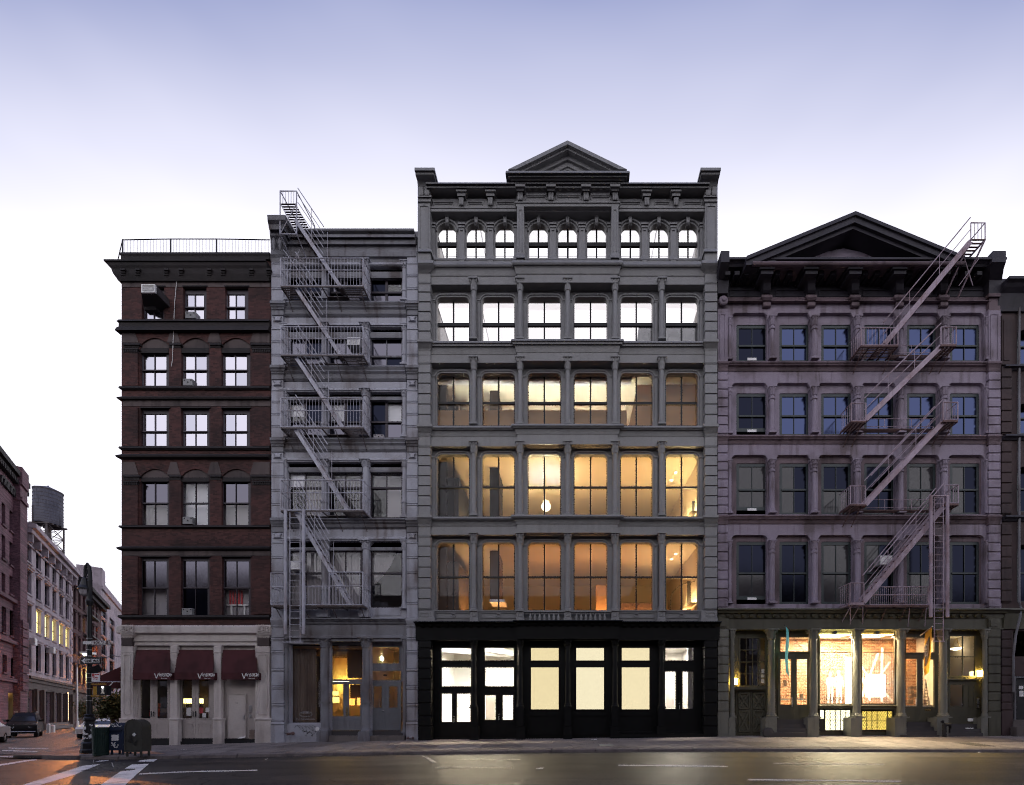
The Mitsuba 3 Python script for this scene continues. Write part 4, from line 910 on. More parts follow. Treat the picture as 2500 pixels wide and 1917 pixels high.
for fi, L in enumerate(C_FL):
    g0, g1 = L['g']; kt = L['k'][0]
    holes = [rect(a - 2, b + 2, g0 - 2, g1 + 12, YW, 12) for a, b in CG]
    wall(CB, rect(1046, 1726, L['f'][1] - 6, g1 + 6, YW), holes, YW, YC - .01, GP)
    for i, (a, b) in enumerate(CG):
        sash(CB, a, b, g0, g1, YC, 'black_frame', 'glass_coated' if fi < 1 else 'glass_clear', L['m'], fw=10, r=9, rail=7 if fi == 0 else (5 if fi == 1 else 4), mul=3.2 if fi < 2 else 2.8, depth=.07)
        o = rect(a - 8, b + 8, g0 - 9, g1 + 3, YW, 20); i_ = rect(a - 2, b + 2, g0 - 2, g1 + 8, YW, 12)
        m_ = rect(a - 5, b + 5, g0 - 6, g1 + 5, YW, 16)
        put(CB, 'archivolt', M().prism(o.difference(i_), YW - .05, YW + .01).prism(o.difference(m_), YW - .10, YW - .045), GP)
        for px in (a - 10.5, b + 10.5):                                  # slim pilasters with their caps
            w = 3.4
            put(CB, 'pilaster', M().pb(px - w, px + w, g0 + 8, g1 + 3, YW - .13, YW + .01).pb(px - w - 1.2, px + w + 1.2, g0 + .5, g0 + 3, YW - .18, YW).pb(px - w - .6, px + w + .6, g0 + 4.2, g0 + 7, YW - .155, YW), GP)
    for px in CC:
        column(CB, px, L['c'][0], L['c'][1], g1 - (2 if fi < 3 else -1), -.22, 6.5, GP, capw=1.72, pedestal=None)
    bf = (1258.5, 1512)                                                  # the middle bays step forward
    y0, y1 = L['f']
    put(CB, 'fascia', M().pb(1051, 1721, y0, y1, -.26, .3), GP)
    put(CB, 'breakfront_fascia', M().pb(bf[0] + 4, bf[1] - 4, y0 - 5, y1 - 5, -.39, -.2), GP)
    k0, k1 = L['k']
    if fi < 3:
        pr = [(k0, .50), (k0 + 4, .52), (k0 + 6, .46), (k0 + (k1 - k0) * .38, .44), (k0 + (k1 - k0) * .45, .36), (k0 + (k1 - k0) * .8, .31), (k1 + 1, .28)]
        put(CB, 'sill_cornice', M().mould(X(1051), X(1721), pr, .3, 0, 0), GP)
        put(CB, 'breakfront_cornice', M().mould(X(1263), X(1508), [(p - 5, o + .13) for p, o in pr], .0, 1, 1), GP)
    for px0, px1, s_ in ((1021.4, 1050.5, -1), (1721.5, 1751, 1)):
        a, b, n = L['q']; e = np.linspace(a + 22, b, n)
        quoins(CB, px0, px1, list(e), .35, GP, 2.0)
        put(CB, 'pier_frieze', M().pb(px0, px1, a, a + 20.5, -.35, .1), GP)
        d = blocks(M(), px0, px1, a + 20.6, a + 24.4, .38, 12, .6, 0.0); put(CB, 'pier_dentils', d, GP)
        if fi < 3: put(CB, 'pier_cornice', M().loft([(px0 - 4, px1 + 4, k0 - 5, .62), (px0 - 4, px1 + 4, k0 + 1, .62), (px0 - 2, px1 + 2, k0 + 6, .55), (px0 - 1, px1 + 1, k0 + 18, .42), (px0 - .4, px1 + .4, k0 + 24, .38), (px0, px1, k1 + 3, .36)], .1), GP)
# pedestals, panels and balusters under the first floor
L = C_FL[3]
put(CB, 'apron', M().pb(1051, 1721, 1491, 1516, -.08, .3).pb(1051, 1721, 1490, 1493, -.14, .0), GP)
for px in CC + [1055, 1717]:
    w = 8.5 if 1100 < px < 1700 else 4
    q = M().loft([(px - w, px + w, 1491, .36), (px - w, px + w, 1508, .36), (px - w - 1.5, px + w + 1.5, 1509, .4), (px - w - 1.5, px + w + 1.5, 1517, .4)], .0)
    if w > 5:
        for r_ in ((px - 5, px + 5, 1495, 1496.2), (px - 5, px + 5, 1504, 1505.2), (px - 5, px - 3.8, 1496.2, 1504), (px + 3.8, px + 5, 1496.2, 1504)): q.pb(*r_, -.385, -.35)
    put(CB, 'pedestal', q, GP)
for i, (a, b) in enumerate(CG):
    c = (a + b) / 2
    if i in (2, 3):
        for j in range(7):
            px = a - 1 + (b - a + 2) * (j + .5) / 7; zz = [Z(v, -.3) for v in (1515, 1511, 1507, 1504, 1500, 1497, 1495)]
            put(CB, 'baluster', M().lathe(X(px, -.3), -.3, list(zip(zz, (.07, .06, .085, .05, .035, .06, .07))), 10), GP, smooth=True)
        put(CB, 'balustrade_rail', M().pb(a - 12, b + 12, 1491.5, 1494.5, -.4, -.2), GP)
    else:
        q = M()
        for r_ in ((a - 6, b + 6, 1496, 1497.4), (a - 6, b + 6, 1508, 1509.4), (a - 6, a - 4.6, 1497.4, 1508), (b + 4.6, b + 6, 1497.4, 1508)): q.pb(*r_, -.12, -.07)
        q.tube([[X(c + 5 * math.cos(t), -.12), -.12, Z(1503 + 5 * math.sin(t), -.12)] for t in np.linspace(0, 2 * np.pi, 17)], .03, 6)
        put(CB, 'apron_panel', q, GP)
for px0, px1 in ((1021.4, 1050.5), (1721.5, 1751)):
    q = M().loft([(px0, px1, 1491, .36), (px0, px1, 1508, .36), (px0 - 1, px1 + 1, 1509, .39), (px0 - 1, px1 + 1, 1517, .39)], .1)
    for r_ in ((px0 + 4, px1 - 4, 1495.5, 1496.7), (px0 + 4, px1 - 4, 1505, 1506.2), (px0 + 4, px0 + 5.2, 1496.7, 1505), (px1 - 5.2, px1 - 4, 1496.7, 1505)): q.pb(*r_, -.385, -.35)
    put(CB, 'pier_pedestal', q, GP)

# the arcade under the roof
AG = [1091, 1162, 1232.5, 1314.5, 1385.7, 1456.5, 1539, 1609, 1680]; hw = 22.5
holes = [rect(c - hw - 1.5, c + hw + 1.5, 548, 642, YW, hw + 1.5, 12) for c in AG]
wall(CB, rect(1046, 1726, 500, 644, YW), holes, YW, YC - .01, GP)
for c in AG:
    sash(CB, c - hw, c + hw, 549.5, 631, YC, 'black_frame', 'glass_coated', 598, fw=10, r=hw - .3, rail=9, mul=3.4, depth=.07)
    o = rect(c - hw - 8, c + hw + 8, 541, 566, YW, hw + 8, 12); i_ = rect(c - hw - 1.5, c + hw + 1.5, 548, 580, YW, hw + 1.5, 12); m_ = rect(c - hw - 5, c + hw + 5, 544, 580, YW, hw + 5, 12)
    put(CB, 'archivolt', M().prism(o.difference(i_), YW - .06, YW + .01).prism(o.difference(m_), YW - .13, YW - .055), GP)
    put(CB, 'keystone', M().loft([(c - 5.5, c + 5.5, 525, .12), (c - 5.5, c + 5.5, 527, .14), (c - 4.6, c + 4.6, 528, .1), (c - 3.2, c + 3.2, 541, .12), (c - 4.6, c + 4.6, 543, .14), (c - 4.2, c + 4.2, 551, .05)], YW + .01), GP)
for px, w in ((1057, 4), (1126.5, 7), (1197, 7), (1259, 4), (1282, 4), (1350, 7), (1421, 7), (1488, 4), (1511, 4), (1574, 7), (1644.5, 7), (1714, 4)):
    q = M().loft([(px - w - 2, px + w + 2, 543.5, .11), (px - w - 2, px + w + 2, 547, .11), (px - w, px + w, 548, .06), (px - w, px + w, 551, .06), (px - w - 1, px + w + 1, 552, .085), (px - w - 1, px + w + 1, 555, .085), (px - w, px + w, 556, .05), (px - w, px + w, 624, .05), (px - w - 2, px + w + 2, 625.5, .1), (px - w - 2, px + w + 2, 634, .12), (px - w, px + w, 635, .1), (px - w, px + w, 644, .1)], YW)
    put(CB, 'arcade_pilaster', q, GP)
    if w > 5: put(CB, 'pilaster_panel', M().pb(px - 3, px + 3, 559, 562, -.09, 0).pb(px - 2, px + 2, 636.5, 640, -.13, 0), GP)
put(CB, 'arcade_sill', M().mould(X(1051), X(1721), [(630.5, .02), (634, .08), (637, .05), (640, .14), (644, .14)], .3, 0, 0), GP)
pr = [(640.5, .44), (646, .50), (651, .46), (653, .40), (660, .35), (672, .30), (675, .28)]
put(CB, 'sill_cornice', M().mould(X(1051), X(1721), pr, .3, 0, 0), GP); put(CB, 'breakfront_cornice', M().mould(X(1263), X(1508), [(p - 5, o + .13) for p, o in pr], .0, 1, 1), GP)
# upper entablature
put(CB, 'entablature', M().mould(X(1051), X(1721), [(486, .26), (504, .26), (505, .33), (508, .33), (509, .3), (516.5, .3)], .3, 0, 0), GP)
put(CB, 'soffit_panel', M().pb(1051, 1721, 458, 487, -.12, .3), GP)
put(CB, 'cornice', M().mould(X(1051), X(1721), [(445.5, .72), (448.5, .74), (449.5, .66), (453, .6), (454, .64), (458.5, .64), (459.5, .55)], .3, 0, 0), GP)
for a, b in ((1053, 1262), (1510, 1720)):
    w = b - a
    for j in (0.34, 0.68):
        px = a + w * j + (2 if a < 1300 else -2)
        put(CB, 'bracket', M().loft([(px - 13, px + 13, 462, .58), (px - 13, px + 13, 467, .56), (px - 10, px + 10, 469, .5), (px - 10, px + 10, 478.5, .46), (px - 7, px + 7, 480, .34), (px - 6, px + 6, 500, .3)], .0), GP)
        le = M()
        for s_ in (-3.4, 0, 3.4): le.lathe(X(px + s_, -.4), -.4, [(Z(501, -.4), .02), (Z(496, -.4), .05), (Z(490, -.4), .045), (Z(486, -.4), .075), (Z(483, -.4), .02)], 8)
        put(CB, 'leaf_ornament', le, GP, smooth=True)
    for j in np.linspace(.06, .97, 9):
        px = a + w * j
        put(CB, 'modillion', M().loft([(px - 4, px + 4, 470, .34), (px - 4, px + 4, 474, .3), (px - 2.5, px + 2.5, 483, .15)], .0), GP)
    for c0, c1 in ((.02, .26), (.42, .60), (.76, .97)):
        p0, p1 = a + w * c0, a + w * c1
        q = M()
        for r_ in ((p0, p1, 492, 493.2), (p0 + 3, p1 - 3, 496.5, 497.5), (p0, p0 + 1.2, 493.2, 500), (p1 - 1.2, p1, 493.2, 500)): q.pb(*r_, -.3, -.25)
        put(CB, 'frieze_panel', q, GP)
# end piers above the arcade
for px0, px1, s_ in ((1020, 1050, 1), (1721.5, 1752, -1)):
    i0, i1 = (lambda d: (px0, px1 + d)) if s_ > 0 else (lambda d: (px0 - d, px1)), None
    q = M().loft([(*i0(3), 608, .46), (*i0(3), 614, .5), (*i0(1), 617, .42), (*i0(1), 635, .4), (*i0(8), 636, .62), (*i0(7), 642, .64), (*i0(5), 648, .58), (*i0(2), 660, .44), (*i0(0), 668, .36)], .1)
    put(CB, 'pier_base', q, GP)
    sh = M().pb(px0, px1, 494, 609, -.38, .3)
    a, b = px0 + 4, px1 - 4
    for r_ in ((a, b, 502, 503.4), (a, a + 1.4, 503.4, 604), (b - 1.4, b, 503.4, 604), (a + 8, b - 8, 498.5, 500)): sh.pb(*r_, -.41, -.37)
    put(CB, 'pier_shaft', sh, GP)
    put(CB, 'pier_console', M().loft([(*i0(1), 456, .5), (*i0(1), 477, .44), (*i0(3), 478, .52), (*i0(3), 481, .52), (*i0(2), 482, .46), (*i0(2), 492, .44), (*i0(1), 494, .4)], .3), GP)
    le = M()
    for c in (px0 + 8, px1 - 8):
        for t in (-3.2, 0, 3.2): le.lathe(X(c + t, -.55), -.52, [(Z(476, -.55), .03), (Z(470, -.55), .075), (Z(464, -.55), .06), (Z(459, -.55), .085), (Z(456, -.55), .02)], 8)
    put(CB, 'leaf_ornament', le, GP, smooth=True)
    put(CB, 'pier_cap', M().loft([(*[v - 8 * (s_ > 0) for v in i0(11)[:1]], i0(11)[1] + 8 * (s_ < 0), 409.5, 1.0), (i0(11)[0] - 8 * (s_ > 0), i0(11)[1] + 8 * (s_ < 0), 416, 1.0), (i0(10)[0] - 6 * (s_ > 0), i0(10)[1] + 6 * (s_ < 0), 418, .93), (i0(9)[0] - 6 * (s_ > 0), i0(9)[1] + 6 * (s_ < 0), 426, .9), (i0(6)[0] - 2 * (s_ > 0), i0(6)[1] + 2 * (s_ < 0), 438, .68), (i0(3)[0] - 1 * (s_ > 0), i0(3)[1] + 1 * (s_ < 0), 446, .6), (*i0(2), 456, .52)], .5), GP)
# the breakfront porch and pediment
for px in (1270.5, 1501.5):
    q = M().loft([(px - 8.4, px + 8.4, 503, .5), (px - 8.4, px + 8.4, 618, .5), (px - 10.5, px + 10.5, 619.5, .55), (px - 10.5, px + 10.5, 629, .58), (px - 8.4, px + 8.4, 630, .5), (px - 8.4, px + 8.4, 640, .5)], YW)
    for r_ in ((px - 4.5, px + 4.5, 511, 512.2), (px - 4.5, px - 3.3, 512.2, 614), (px + 3.3, px + 4.5, 512.2, 614)): q.pb(*r_, -.53, -.48)
    put(CB, 'breakfront_pier', q, GP)
put(CB, 'porch_entablature', M().mould(X(1261.5, -.45), X(1510.5, -.45), [(467, .45), (491, .45), (492, .52), (495, .52), (496, .48), (504, .48)], .1, 1, 1), GP)
for px in (1270, 1345, 1431, 1502):
    q = M().loft([(px - 12, px + 12, 450, .84), (px - 12, px + 12, 455, .82), (px - 9, px + 9, 457, .74), (px - 9, px + 9, 466, .68), (px - 6.5, px + 6.5, 468, .52), (px - 6, px + 6, 489, .49)], .0)
    put(CB, 'bracket', q, GP); le = M()
    for s_ in (-4, 0, 4): le.lathe(X(px + s_, -.56), -.56, [(Z(489, -.56), .02), (Z(484, -.56), .06), (Z(476, -.56), .05), (Z(470, -.56), .085), (Z(466, -.56), .02)], 8)
    put(CB, 'leaf_ornament', le, GP, smooth=True)
for a, b in ((1283, 1334), (1357, 1419), (1442, 1491)):
    q = M()
    for r_ in ((a, b, 476, 477.2), (a + 4, b - 4, 480.5, 481.5), (a, a + 1.2, 477.2, 486), (b - 1.2, b, 477.2, 486)): q.pb(*r_, -.49, -.44)
    put(CB, 'frieze_panel', q, GP)
    for j in (.18, .5, .82):
        px = a + (b - a) * j; put(CB, 'modillion', M().loft([(px - 4, px + 4, 455, .62), (px - 4, px + 4, 459, .58), (px - 2.5, px + 2.5, 468, .46)], .0), GP)
put(CB, 'pediment_cornice', M().mould(X(1266, -.5), X(1506, -.5), [(417.5, 1.02), (422, 1.04), (423, .95), (428, .88), (429, .92), (432, .92), (433, .84), (440, .8), (450, .55), (468, .46)], .4, 1, 1), GP)
ax, ez, az = X(1385.7, -1), Z(415.5, -1), Z(345, -1); e0, e1 = X(1240.5, -1), X(1530.5, -1)


def chevron(d0, d1, y0, y1, m):
    """A pair of raking bands d0..d1 metres below the pediment's upper edge."""
    sl = (az - ez) / (e1 - ax); f = math.sqrt(1 + sl * sl)
    P = lambda d: [(ax - (az - d * f - ez) / sl, ez), (ax, az - d * f), (ax + (az - d * f - ez) / sl, ez)]
    o, i = P(d0), P(d1)
    return m.prism(Polygon([o[0], o[1], o[2], i[2], i[1], i[0]]), y0, y1)


put(CB, 'raking_cornice', chevron(0, .17, -1.03, .4, chevron(.17, .26, -.9, .4, M())), GP, label='raking cornice of the middle pediment')
put(CB, 'pediment_moulding', chevron(.26, .42, -.68, .4, chevron(.62, .72, -.52, .4, chevron(.42, .62, -.58, .4, M()))), GP)
put(CB, 'tympanum', M().prism(Polygon([(e0 + .3, ez), (e1 - .3, ez), (ax, az - .3)]), -.4, .4), GP)
q = M().prism(Point(ax, ez - .02).buffer(.42).difference(Point(ax, ez).buffer(.3)).intersection(sbox(ax - 1, ez, ax + 1, ez + 1)), -.62, -.38)
for s_ in (-1, 1): q.bar([ax + s_ * .5, -.5, ez], [ax + s_ * .85, -.5, ez + .3], .12)
put(CB, 'pediment_ornament', q.prism(Point(ax, ez).buffer(.2).intersection(sbox(ax - 1, ez, ax + 1, ez + 1)), -.55, -.38), GP)
roof(CB, 1022, 1750, 449, GP, .2, 18)
put(CB, 'party_wall', M().box(X(1022), X(1022) + .25, .1, 18, .2, Z(449)).box(X(1750) - .25, X(1750), .1, 18, .2, Z(449)), GP)

# the rooms: floors, ceilings, walls, what stands in them and their lamps
def room(z0, z1, ceil, wallm, back=8.0, x0=1052, x1=1720):
    put(CB, 'ceiling', M().box(X(x0), X(x1), YC + .1, back, z1, z1 + .12), ceil); put(CB, 'room_wall', M().box(X(x0), X(x1), back, back + .1, z0, z1).box(X(x0), X(x0) + .08, YC + .1, back, z0, z1).box(X(x1) - .08, X(x1), YC + .1, back, z0, z1), wallm)
    put(CB, 'room_floor', M().box(X(x0), X(x1), YC + .1, back, z0 - .12, z0), 'brown_wood')


def uplight(x0, x1, y, z, e, w, d=.35):
    q = M().add([[x0, y, z], [x1, y, z], [x1, y + d, z], [x0, y + d, z]], [[0, 1, 2, 3]])
    put(CB, 'uplight', q, 'lamp_glass', emit=e, w=w)


FZ_ = [(Z(640, .3), Z(548, .3) + .05), (Z(838, .3), Z(726, .3)), (Z(1044, .3), Z(911, .3)), (Z(1266, .3), Z(1109, .3)), (Z(1494, .3), Z(1323, .3))]
cm = ['pale_room', 'pale_room', 'warm_room', 'warm_room', 'warm_room']
for (z0, z1), c in zip(FZ_, cm): room(z0, z1, c, c)
xl, xr = X(1060), X(1712)
for fi, e in ((0, (1.22, 1.2, 1.27)), (1, (1.08, 1.03, 1.07))):              # the two upper floors have luminous ceilings, a panel to every bay
    for i in range(6):
        c0, c1 = X(1058 + i * 110.3), X(1058 + (i + 1) * 110.3) - .03
        for y0_, y1_, k_ in ((.62, 1.9, 1.0), (1.93, 3.3, .93), (3.33, 5.5, .86)):
            zz = FZ_[fi][1] - .02; put(CB, 'ceiling_panel', M().add([[c0, y0_, zz], [c1, y0_, zz], [c1, y1_, zz], [c0, y1_, zz]], [[0, 3, 2, 1]]), 'lamp_glass', emit=[v * k_ * (1 - .03 * (i % 3)) for v in e], w=.03)
uplight(xl, xr, 1.05, FZ_[2][0] + .1, (100, 72, 42), .8); uplight(xl, xr, 1.6, FZ_[3][0] + .3, (25, 14.5, 5.2), .8); uplight(xl, xr, 2.0, FZ_[4][0] + .3, (19, 8.6, 2.7), .8)
for fi, e in ((3, (62, 46, 20)), (4, (52, 35, 15))): uplight(X(1720) - .5, X(1720) - .12, .7, FZ_[fi][0] + .6, e, 1, 2.6); uplight(X(1150, 1.3), X(1150, 1.3) + .3, 1.5, FZ_[fi][0] + .4, [c * .7 for c in e], .8, 1.6)
for fi in (2, 3, 4):                                                     # stair cores and kitchen columns seen in the first two bays
    z0, z1 = FZ_[fi]; dk = 'dim_room' if fi < 4 else 'brown_wood'
    put(CB, 'stair_core', M().box(X(1052), X(1120, 1.2), 1.2, 4.0, z0, z1 - (.75 if fi > 2 else 1.0)).box(X(1052), X(1090, 1.0), 1.0, 1.2, z0, z1), dk)
    put(CB, 'chimney_stack', M().box(X(1196, 1.5), X(1216, 1.5), 1.5, 3.2, z0 + (1.0 if fi == 4 else .1), z1 - .02), dk)
    put(CB, 'downlight', M().lathe(X(1650, 2), 2.0, [(z1 - .012, .02), (z1 - .012, .07), (z1, .07)], 12).lathe(X(1640, 2.8), 2.8, [(z1 - .012, .02), (z1 - .012, .07), (z1, .07)], 12), 'lens', emit=(9, 7.5, 5), w=0)
z0, z1 = FZ_[2]; put(CB, 'roof_beam', M().box(xl, X(1540, .8), YC + .12, YC + .5, z1 - .24, z1 - .002), 'pale_room')
put(CB, 'gallery_front', M().box(X(1066, .85), X(1150, .85), .85, .95, z0, z0 + 1.28).box(X(1182, .85), X(1530, .85), .85, .95, z0, z0 + 1.28), 'orange_room'); put(CB, 'sloping_wall', M().prism(Polygon([(X(1530, 1.1), z0), (X(1705, 1.1), z0), (X(1705, 1.1), z1), (X(1556, 1.1), z1)]), 1.1, 1.2), 'orange_room')
z0, z1 = FZ_[1]; put(CB, 'partition', M().prism(Polygon([(X(1552, .75), z0), (X(1703, .75), z0), (X(1703, .75), z0 + 1.35), (X(1560, .75), z0 + 1.35)]), .75, .85), 'blind_grey')
z0, z1 = FZ_[3]; zc = Z(1237, 2.2)
ch = solo('globe_lamp', M().lathe(X(1333, 2.2), 2.2, [(zc - .27, .02), (zc - .22, .15), (zc - .1, .25), (zc, .27), (zc + .1, .25), (zc + .22, .15), (zc + .27, .02)], 16), 'lens', 'glowing globe lamp hanging in the third window, two floors above the black shopfront', 'lamp', emit=(1.7, 1.55, 1.25), w=0.3)
put(ch, 'cord', M().tube([[X(1333, 2.2), 2.2, zc + .2], [X(1333, 2.2), 2.2, z1]], .012, 5), 'brass')
put(CB, 'uplight', M().lathe(X(1333, 2.2), 2.2, [(zc + .285, .2), (zc + .29, .19), (zc + .29, .01)], 14), 'lamp_glass', emit=(700, 520, 260), w=4.5)
put(CB, 'wall_picture', M().box(X(1690, 1.5), X(1706, 1.5), 1.5, 1.55, z0 + .3, z0 + 1.5), 'dark_room')
z0, z1 = FZ_[4]
put(CB, 'kitchen_unit', M().box(X(1516, 2.6), X(1600, 2.6), 2.6, 3.2, z0, z0 + 1.05), 'brown_wood'); put(CB, 'wardrobe', M().box(X(1456, 2.6), X(1484, 2.6), 2.6, 3.3, z0, z0 + 2.1), 'orange_room')
put(CB, 'cooker_hood', M().box(X(1196, 1.5), X(1232, 1.5), 1.4, 2.6, z0 + .8, z0 + .95), 'steel')
al = thing('arc_lamp', 'thin arched floor lamp in the last window above the black shopfront', 'lamp'); bx_ = X(1637, 1.4)
put(al, 'stem', M().tube([[bx_ + 1.35 * (1 - math.cos(t)), 1.4, z0 + .9 + 1.0 * math.sin(t)] for t in np.linspace(0, 2.3, 20)], .018, 5).tube([[bx_, 1.4, z0], [bx_, 1.4, z0 + .9]], .018, 5), 'black_frame')
put(al, 'base', M().lathe(bx_, 1.4, [(z0, .2), (z0 + .06, .2), (z0 + .06, .02)], 14), 'black_frame')
solo('picture', M().box(X(1678, 2.2), X(1700, 2.2), 2.2, 2.26, z0 + .2, z0 + 2.2), 'dark_room', 'tall dark picture leaning in the last window above the black shopfront', 'picture')

# the black shopfront
BP = 'black_paint'
wins = [[(1078.6, 1150, 1582, 1613), (1078.6, 1150, 1629.5, 1676)], [(1184, 1255, 1582, 1613), (1184, 1255, 1629.5, 1676)], [(1296, 1364, 1582, 1613), (1296, 1364, 1629.5, 1732)], [(1406.7, 1474.8, 1582, 1613), (1406.7, 1474.8, 1629.5, 1732)], [(1518, 1586, 1582, 1613), (1518, 1586, 1629.5, 1732)], [(1624, 1692, 1582, 1613)]]
doors = {0: [(1078, 1104, 1694, 1763), (1115, 1149, 1694, 1763)], 1: [(1183.5, 1210, 1697.5, 1758), (1227, 1253, 1697.5, 1758)], 5: [(1623.6, 1650, 1640, 1731), (1666, 1692, 1640, 1731)]}
YB = .2
bay = [(1060, 1150.5 + 4), (1170, 1263), (1279, 1379), (1394, 1493), (1508, 1604), (1618, 1712)]
allh = [rect(*w, YB) for b in wins for w in b] + [rect(*w, YB) for d in doors.values() for w in d]
wall(CB, rect(1050, 1722, 1560, 1840, YB), allh, YB, YB + .1, BP, 'shopfront')
for i, b in enumerate(wins):
    for w in b:
        a0, a1, c0, c1 = w; k = put(CB, 'shop_window', M().prism(rect(a0 - 3, a1 + 3, c0 - 3, c1 + 3, YB).difference(rect(*w, YB)), YB - .04, YB + .0), BP)
        put(k, 'pane', M().sheet(rect(a0 - 1, a1 + 1, c0 - 1, c1 + 1, YB + .06), YB + .06), 'glass')
    if i in doors:
        for j, w in enumerate(doors[i]):
            a0, a1, c0, c1 = w; d = put(CB, 'shop_door', M().prism(rect(a0 - 6, a1 + 5, c0 - 8, c1 + 34, YB).difference(rect(*w, YB)), YB - .035, YB), BP); put(d, 'pane', M().sheet(rect(a0 - 1, a1 + 1, c0 - 1, c1 + 1, YB + .06), YB + .06), 'glass')
        mid = (doors[i][0][1] + doors[i][1][0]) / 2; yy = doors[i][0][3] - 9
        put(CB, 'door_pull', M().tube([[X(mid, YB), YB - .08, Z(yy + 10, YB)], [X(mid, YB), YB - .08, Z(yy, YB)]], .02).lathe(X(mid, YB), YB - .06, [(Z(yy - 3, YB), .03), (Z(yy - 5, YB), .035), (Z(yy - 6, YB), .01)], 8), 'steel')
    else:
        a0, a1 = b[1][:2]; q = M()
        for r_ in ((a0 - 8, a1 + 8, 1745, 1748), (a0 - 8, a0 - 5, 1748, 1792), (a1 + 5, a1 + 8, 1748, 1792), (a0 - 8, a1 + 8, 1792, 1795)): q.pb(*r_, YB - .05, YB)
        put(CB, 'stall_panel', q, BP)
put(CB, 'shop_cornice', M().mould(X(1020), X(1752), [(1517, .62), (1519, .64), (1521, .55), (1524, .42), (1531, .34), (1563, .3)], .2, 0, 0), BP); put(CB, 'breakfront_shop_cornice', M().mould(X(1265), X(1508), [(1514, .76), (1516, .78), (1518, .66), (1522, .54), (1529, .46), (1560, .43)], .0, .5, .5), BP)
for i in range(37):
    px = 1030 + i * 19.8; o = .52 if not 1262 < px < 1512 else .64; dy = 0 if o < .6 else -3
    put(CB, 'dentil', M().loft([(px - 4, px + 4, 1524 + dy, o), (px - 4, px + 4, 1528 + dy, o - .02), (px - 3, px + 3, 1532 + dy, o - .14)], .0), BP)
for px in CC: column(CB, px, 1563, 1583, 1726, -.12, 6.6, BP, ring=None, capw=1.6, base=True); put(CB, 'pedestal', M().pb(px - 8, px + 8, 1729, 1773, -.32, .2).pb(px - 11, px + 11, 1774, 1830, -.4, .2), BP)
for px0, px1 in ((1021.5, 1052), (1720, 1751)):
    quoins(CB, px0, px1, [1565, 1583, 1608, 1633, 1659, 1686, 1717, 1748, 1774], .34, BP, 2.4); put(CB, 'plinth', M().pb(px0 - .5, px1 + .5, 1774.5, 1830, -.37, .1), BP)
put(CB, 'doorstep', M().pb(1510, 1718, 1786, 1791, -.1, .2).pb(1510, 1718, 1792, 1830, -.3, .2), BP)
# gallery inside
gz0, gz1 = Z(1796), Z(1566)
def gal(px0, px1, m, back=4.0):
    a, b = X(px0), X(px1)
    return put(CB, 'gallery_wall', M().box(a, b, back, back + .1, gz0, gz1).box(a, a + .06, YB + .12, back, gz0, gz1).box(b - .06, b, YB + .12, back, gz0, gz1).box(a, b, YB + .12, back, gz1, gz1 + .1).box(a, b, YB + .12, back, gz0 - .1, gz0), m)


gal(1054, 1279, 'pale_room', 4.0); gal(1612, 1718, 'pale_room', 4.0)
put(CB, 'gallery_beam', M().bar([X(1060, 1.4), 1.0, gz1 - .2], [X(1240, 3), 3.6, gz1 - .2], .3, .3).bar([X(1190, 1.2), .9, gz1 - .25], [X(1262, 3), 3.0, gz1 - .25], .3, .3), 'pale_room')
put(CB, 'gallery_partition', M().box(X(1186, 2.4), X(1208, 2.4), 2.4, 2.5, gz0, gz0 + 2.2), 'blind_grey'); put(CB, 'gallery_partition', M().box(X(1680, .5), X(1695, .5), .5, .6, gz0, gz1), 'blind_grey')
solo('canvas', M().bar([X(1636, 1.2), 1.2, Z(1728, 1.2)], [X(1636, 1.5), 1.5, Z(1682, 1.5)], .45, .05), 'sheer', 'tall pale canvas leaning inside the last black shop door', 'canvas')
for x0, x1, e in ((1075, 1255, (310, 262, 180)), (1622, 1700, (240, 216, 172))):
    q = M().add([[X(x0), .9, gz1 - .06], [X(x1), .9, gz1 - .06], [X(x1), 1.5, gz1 - .06], [X(x0), 1.5, gz1 - .06]], [[0, 3, 2, 1]]); put(CB, 'gallery_light', q, 'lamp_glass', emit=e, w=4)
for i in (2, 3, 4):
    q = M().sheet(rect(wins[i][0][0] - 6, wins[i][0][1] + 6, 1576, 1738, YB + .3), YB + .3)
    put(CB, 'backlit_screen', q, 'lit_screen', emit=((.93, .78, .45), (1.0, .89, .60), (.98, .84, .52))[i - 2], w=.5)


# ================================================================== the lilac building with the broad pediment
PB = thing('pediment_building', 'lilac stone building with a broad dark pediment, lit shop and olive ground floor', 'building')
LS, LD, DK, OP, OL = 'lilac_stone', 'lilac_dirty', 'dark_cornice', 'olive_paint', 'olive_light'
PO = [(1786, 1873), (1892, 1978), (1997, 2083), (2102, 2187), (2206, 2293), (2315, 2403)]
PG = [(1804, 1868), (1909, 1968), (2011, 2071), (2116, 2176), (2220, 2278), (2325, 2384)]
PC = [1884, 1987, 2092, 2197, 2303.5]
P_FL = [dict(o=(764, 882), g=(802, 880), m=846, c=(777, 797), b=(738, 764), s=(882, 906)), dict(o=(935, 1062), g=(969, 1060), m=1017, c=(948, 967), b=(908, 935), s=(1062, 1084)),
        dict(o=(1111, 1256), g=(1140, 1252), m=1197, c=(1125, 1144), b=(1085, 1111), s=(1257, 1279)), dict(o=(1306.5, 1475), g=(1331, 1470), m=1400.5, c=(1321, 1341.6), b=(1279, 1306), s=None)]
YP = .2
hl = [rect(a, b, f['o'][0], f['o'][1], 0, 11) for f in P_FL for a, b in PO]
wall(PB, rect(1752, 2445, 726, 1488), hl, .0, YP - .01, LS)
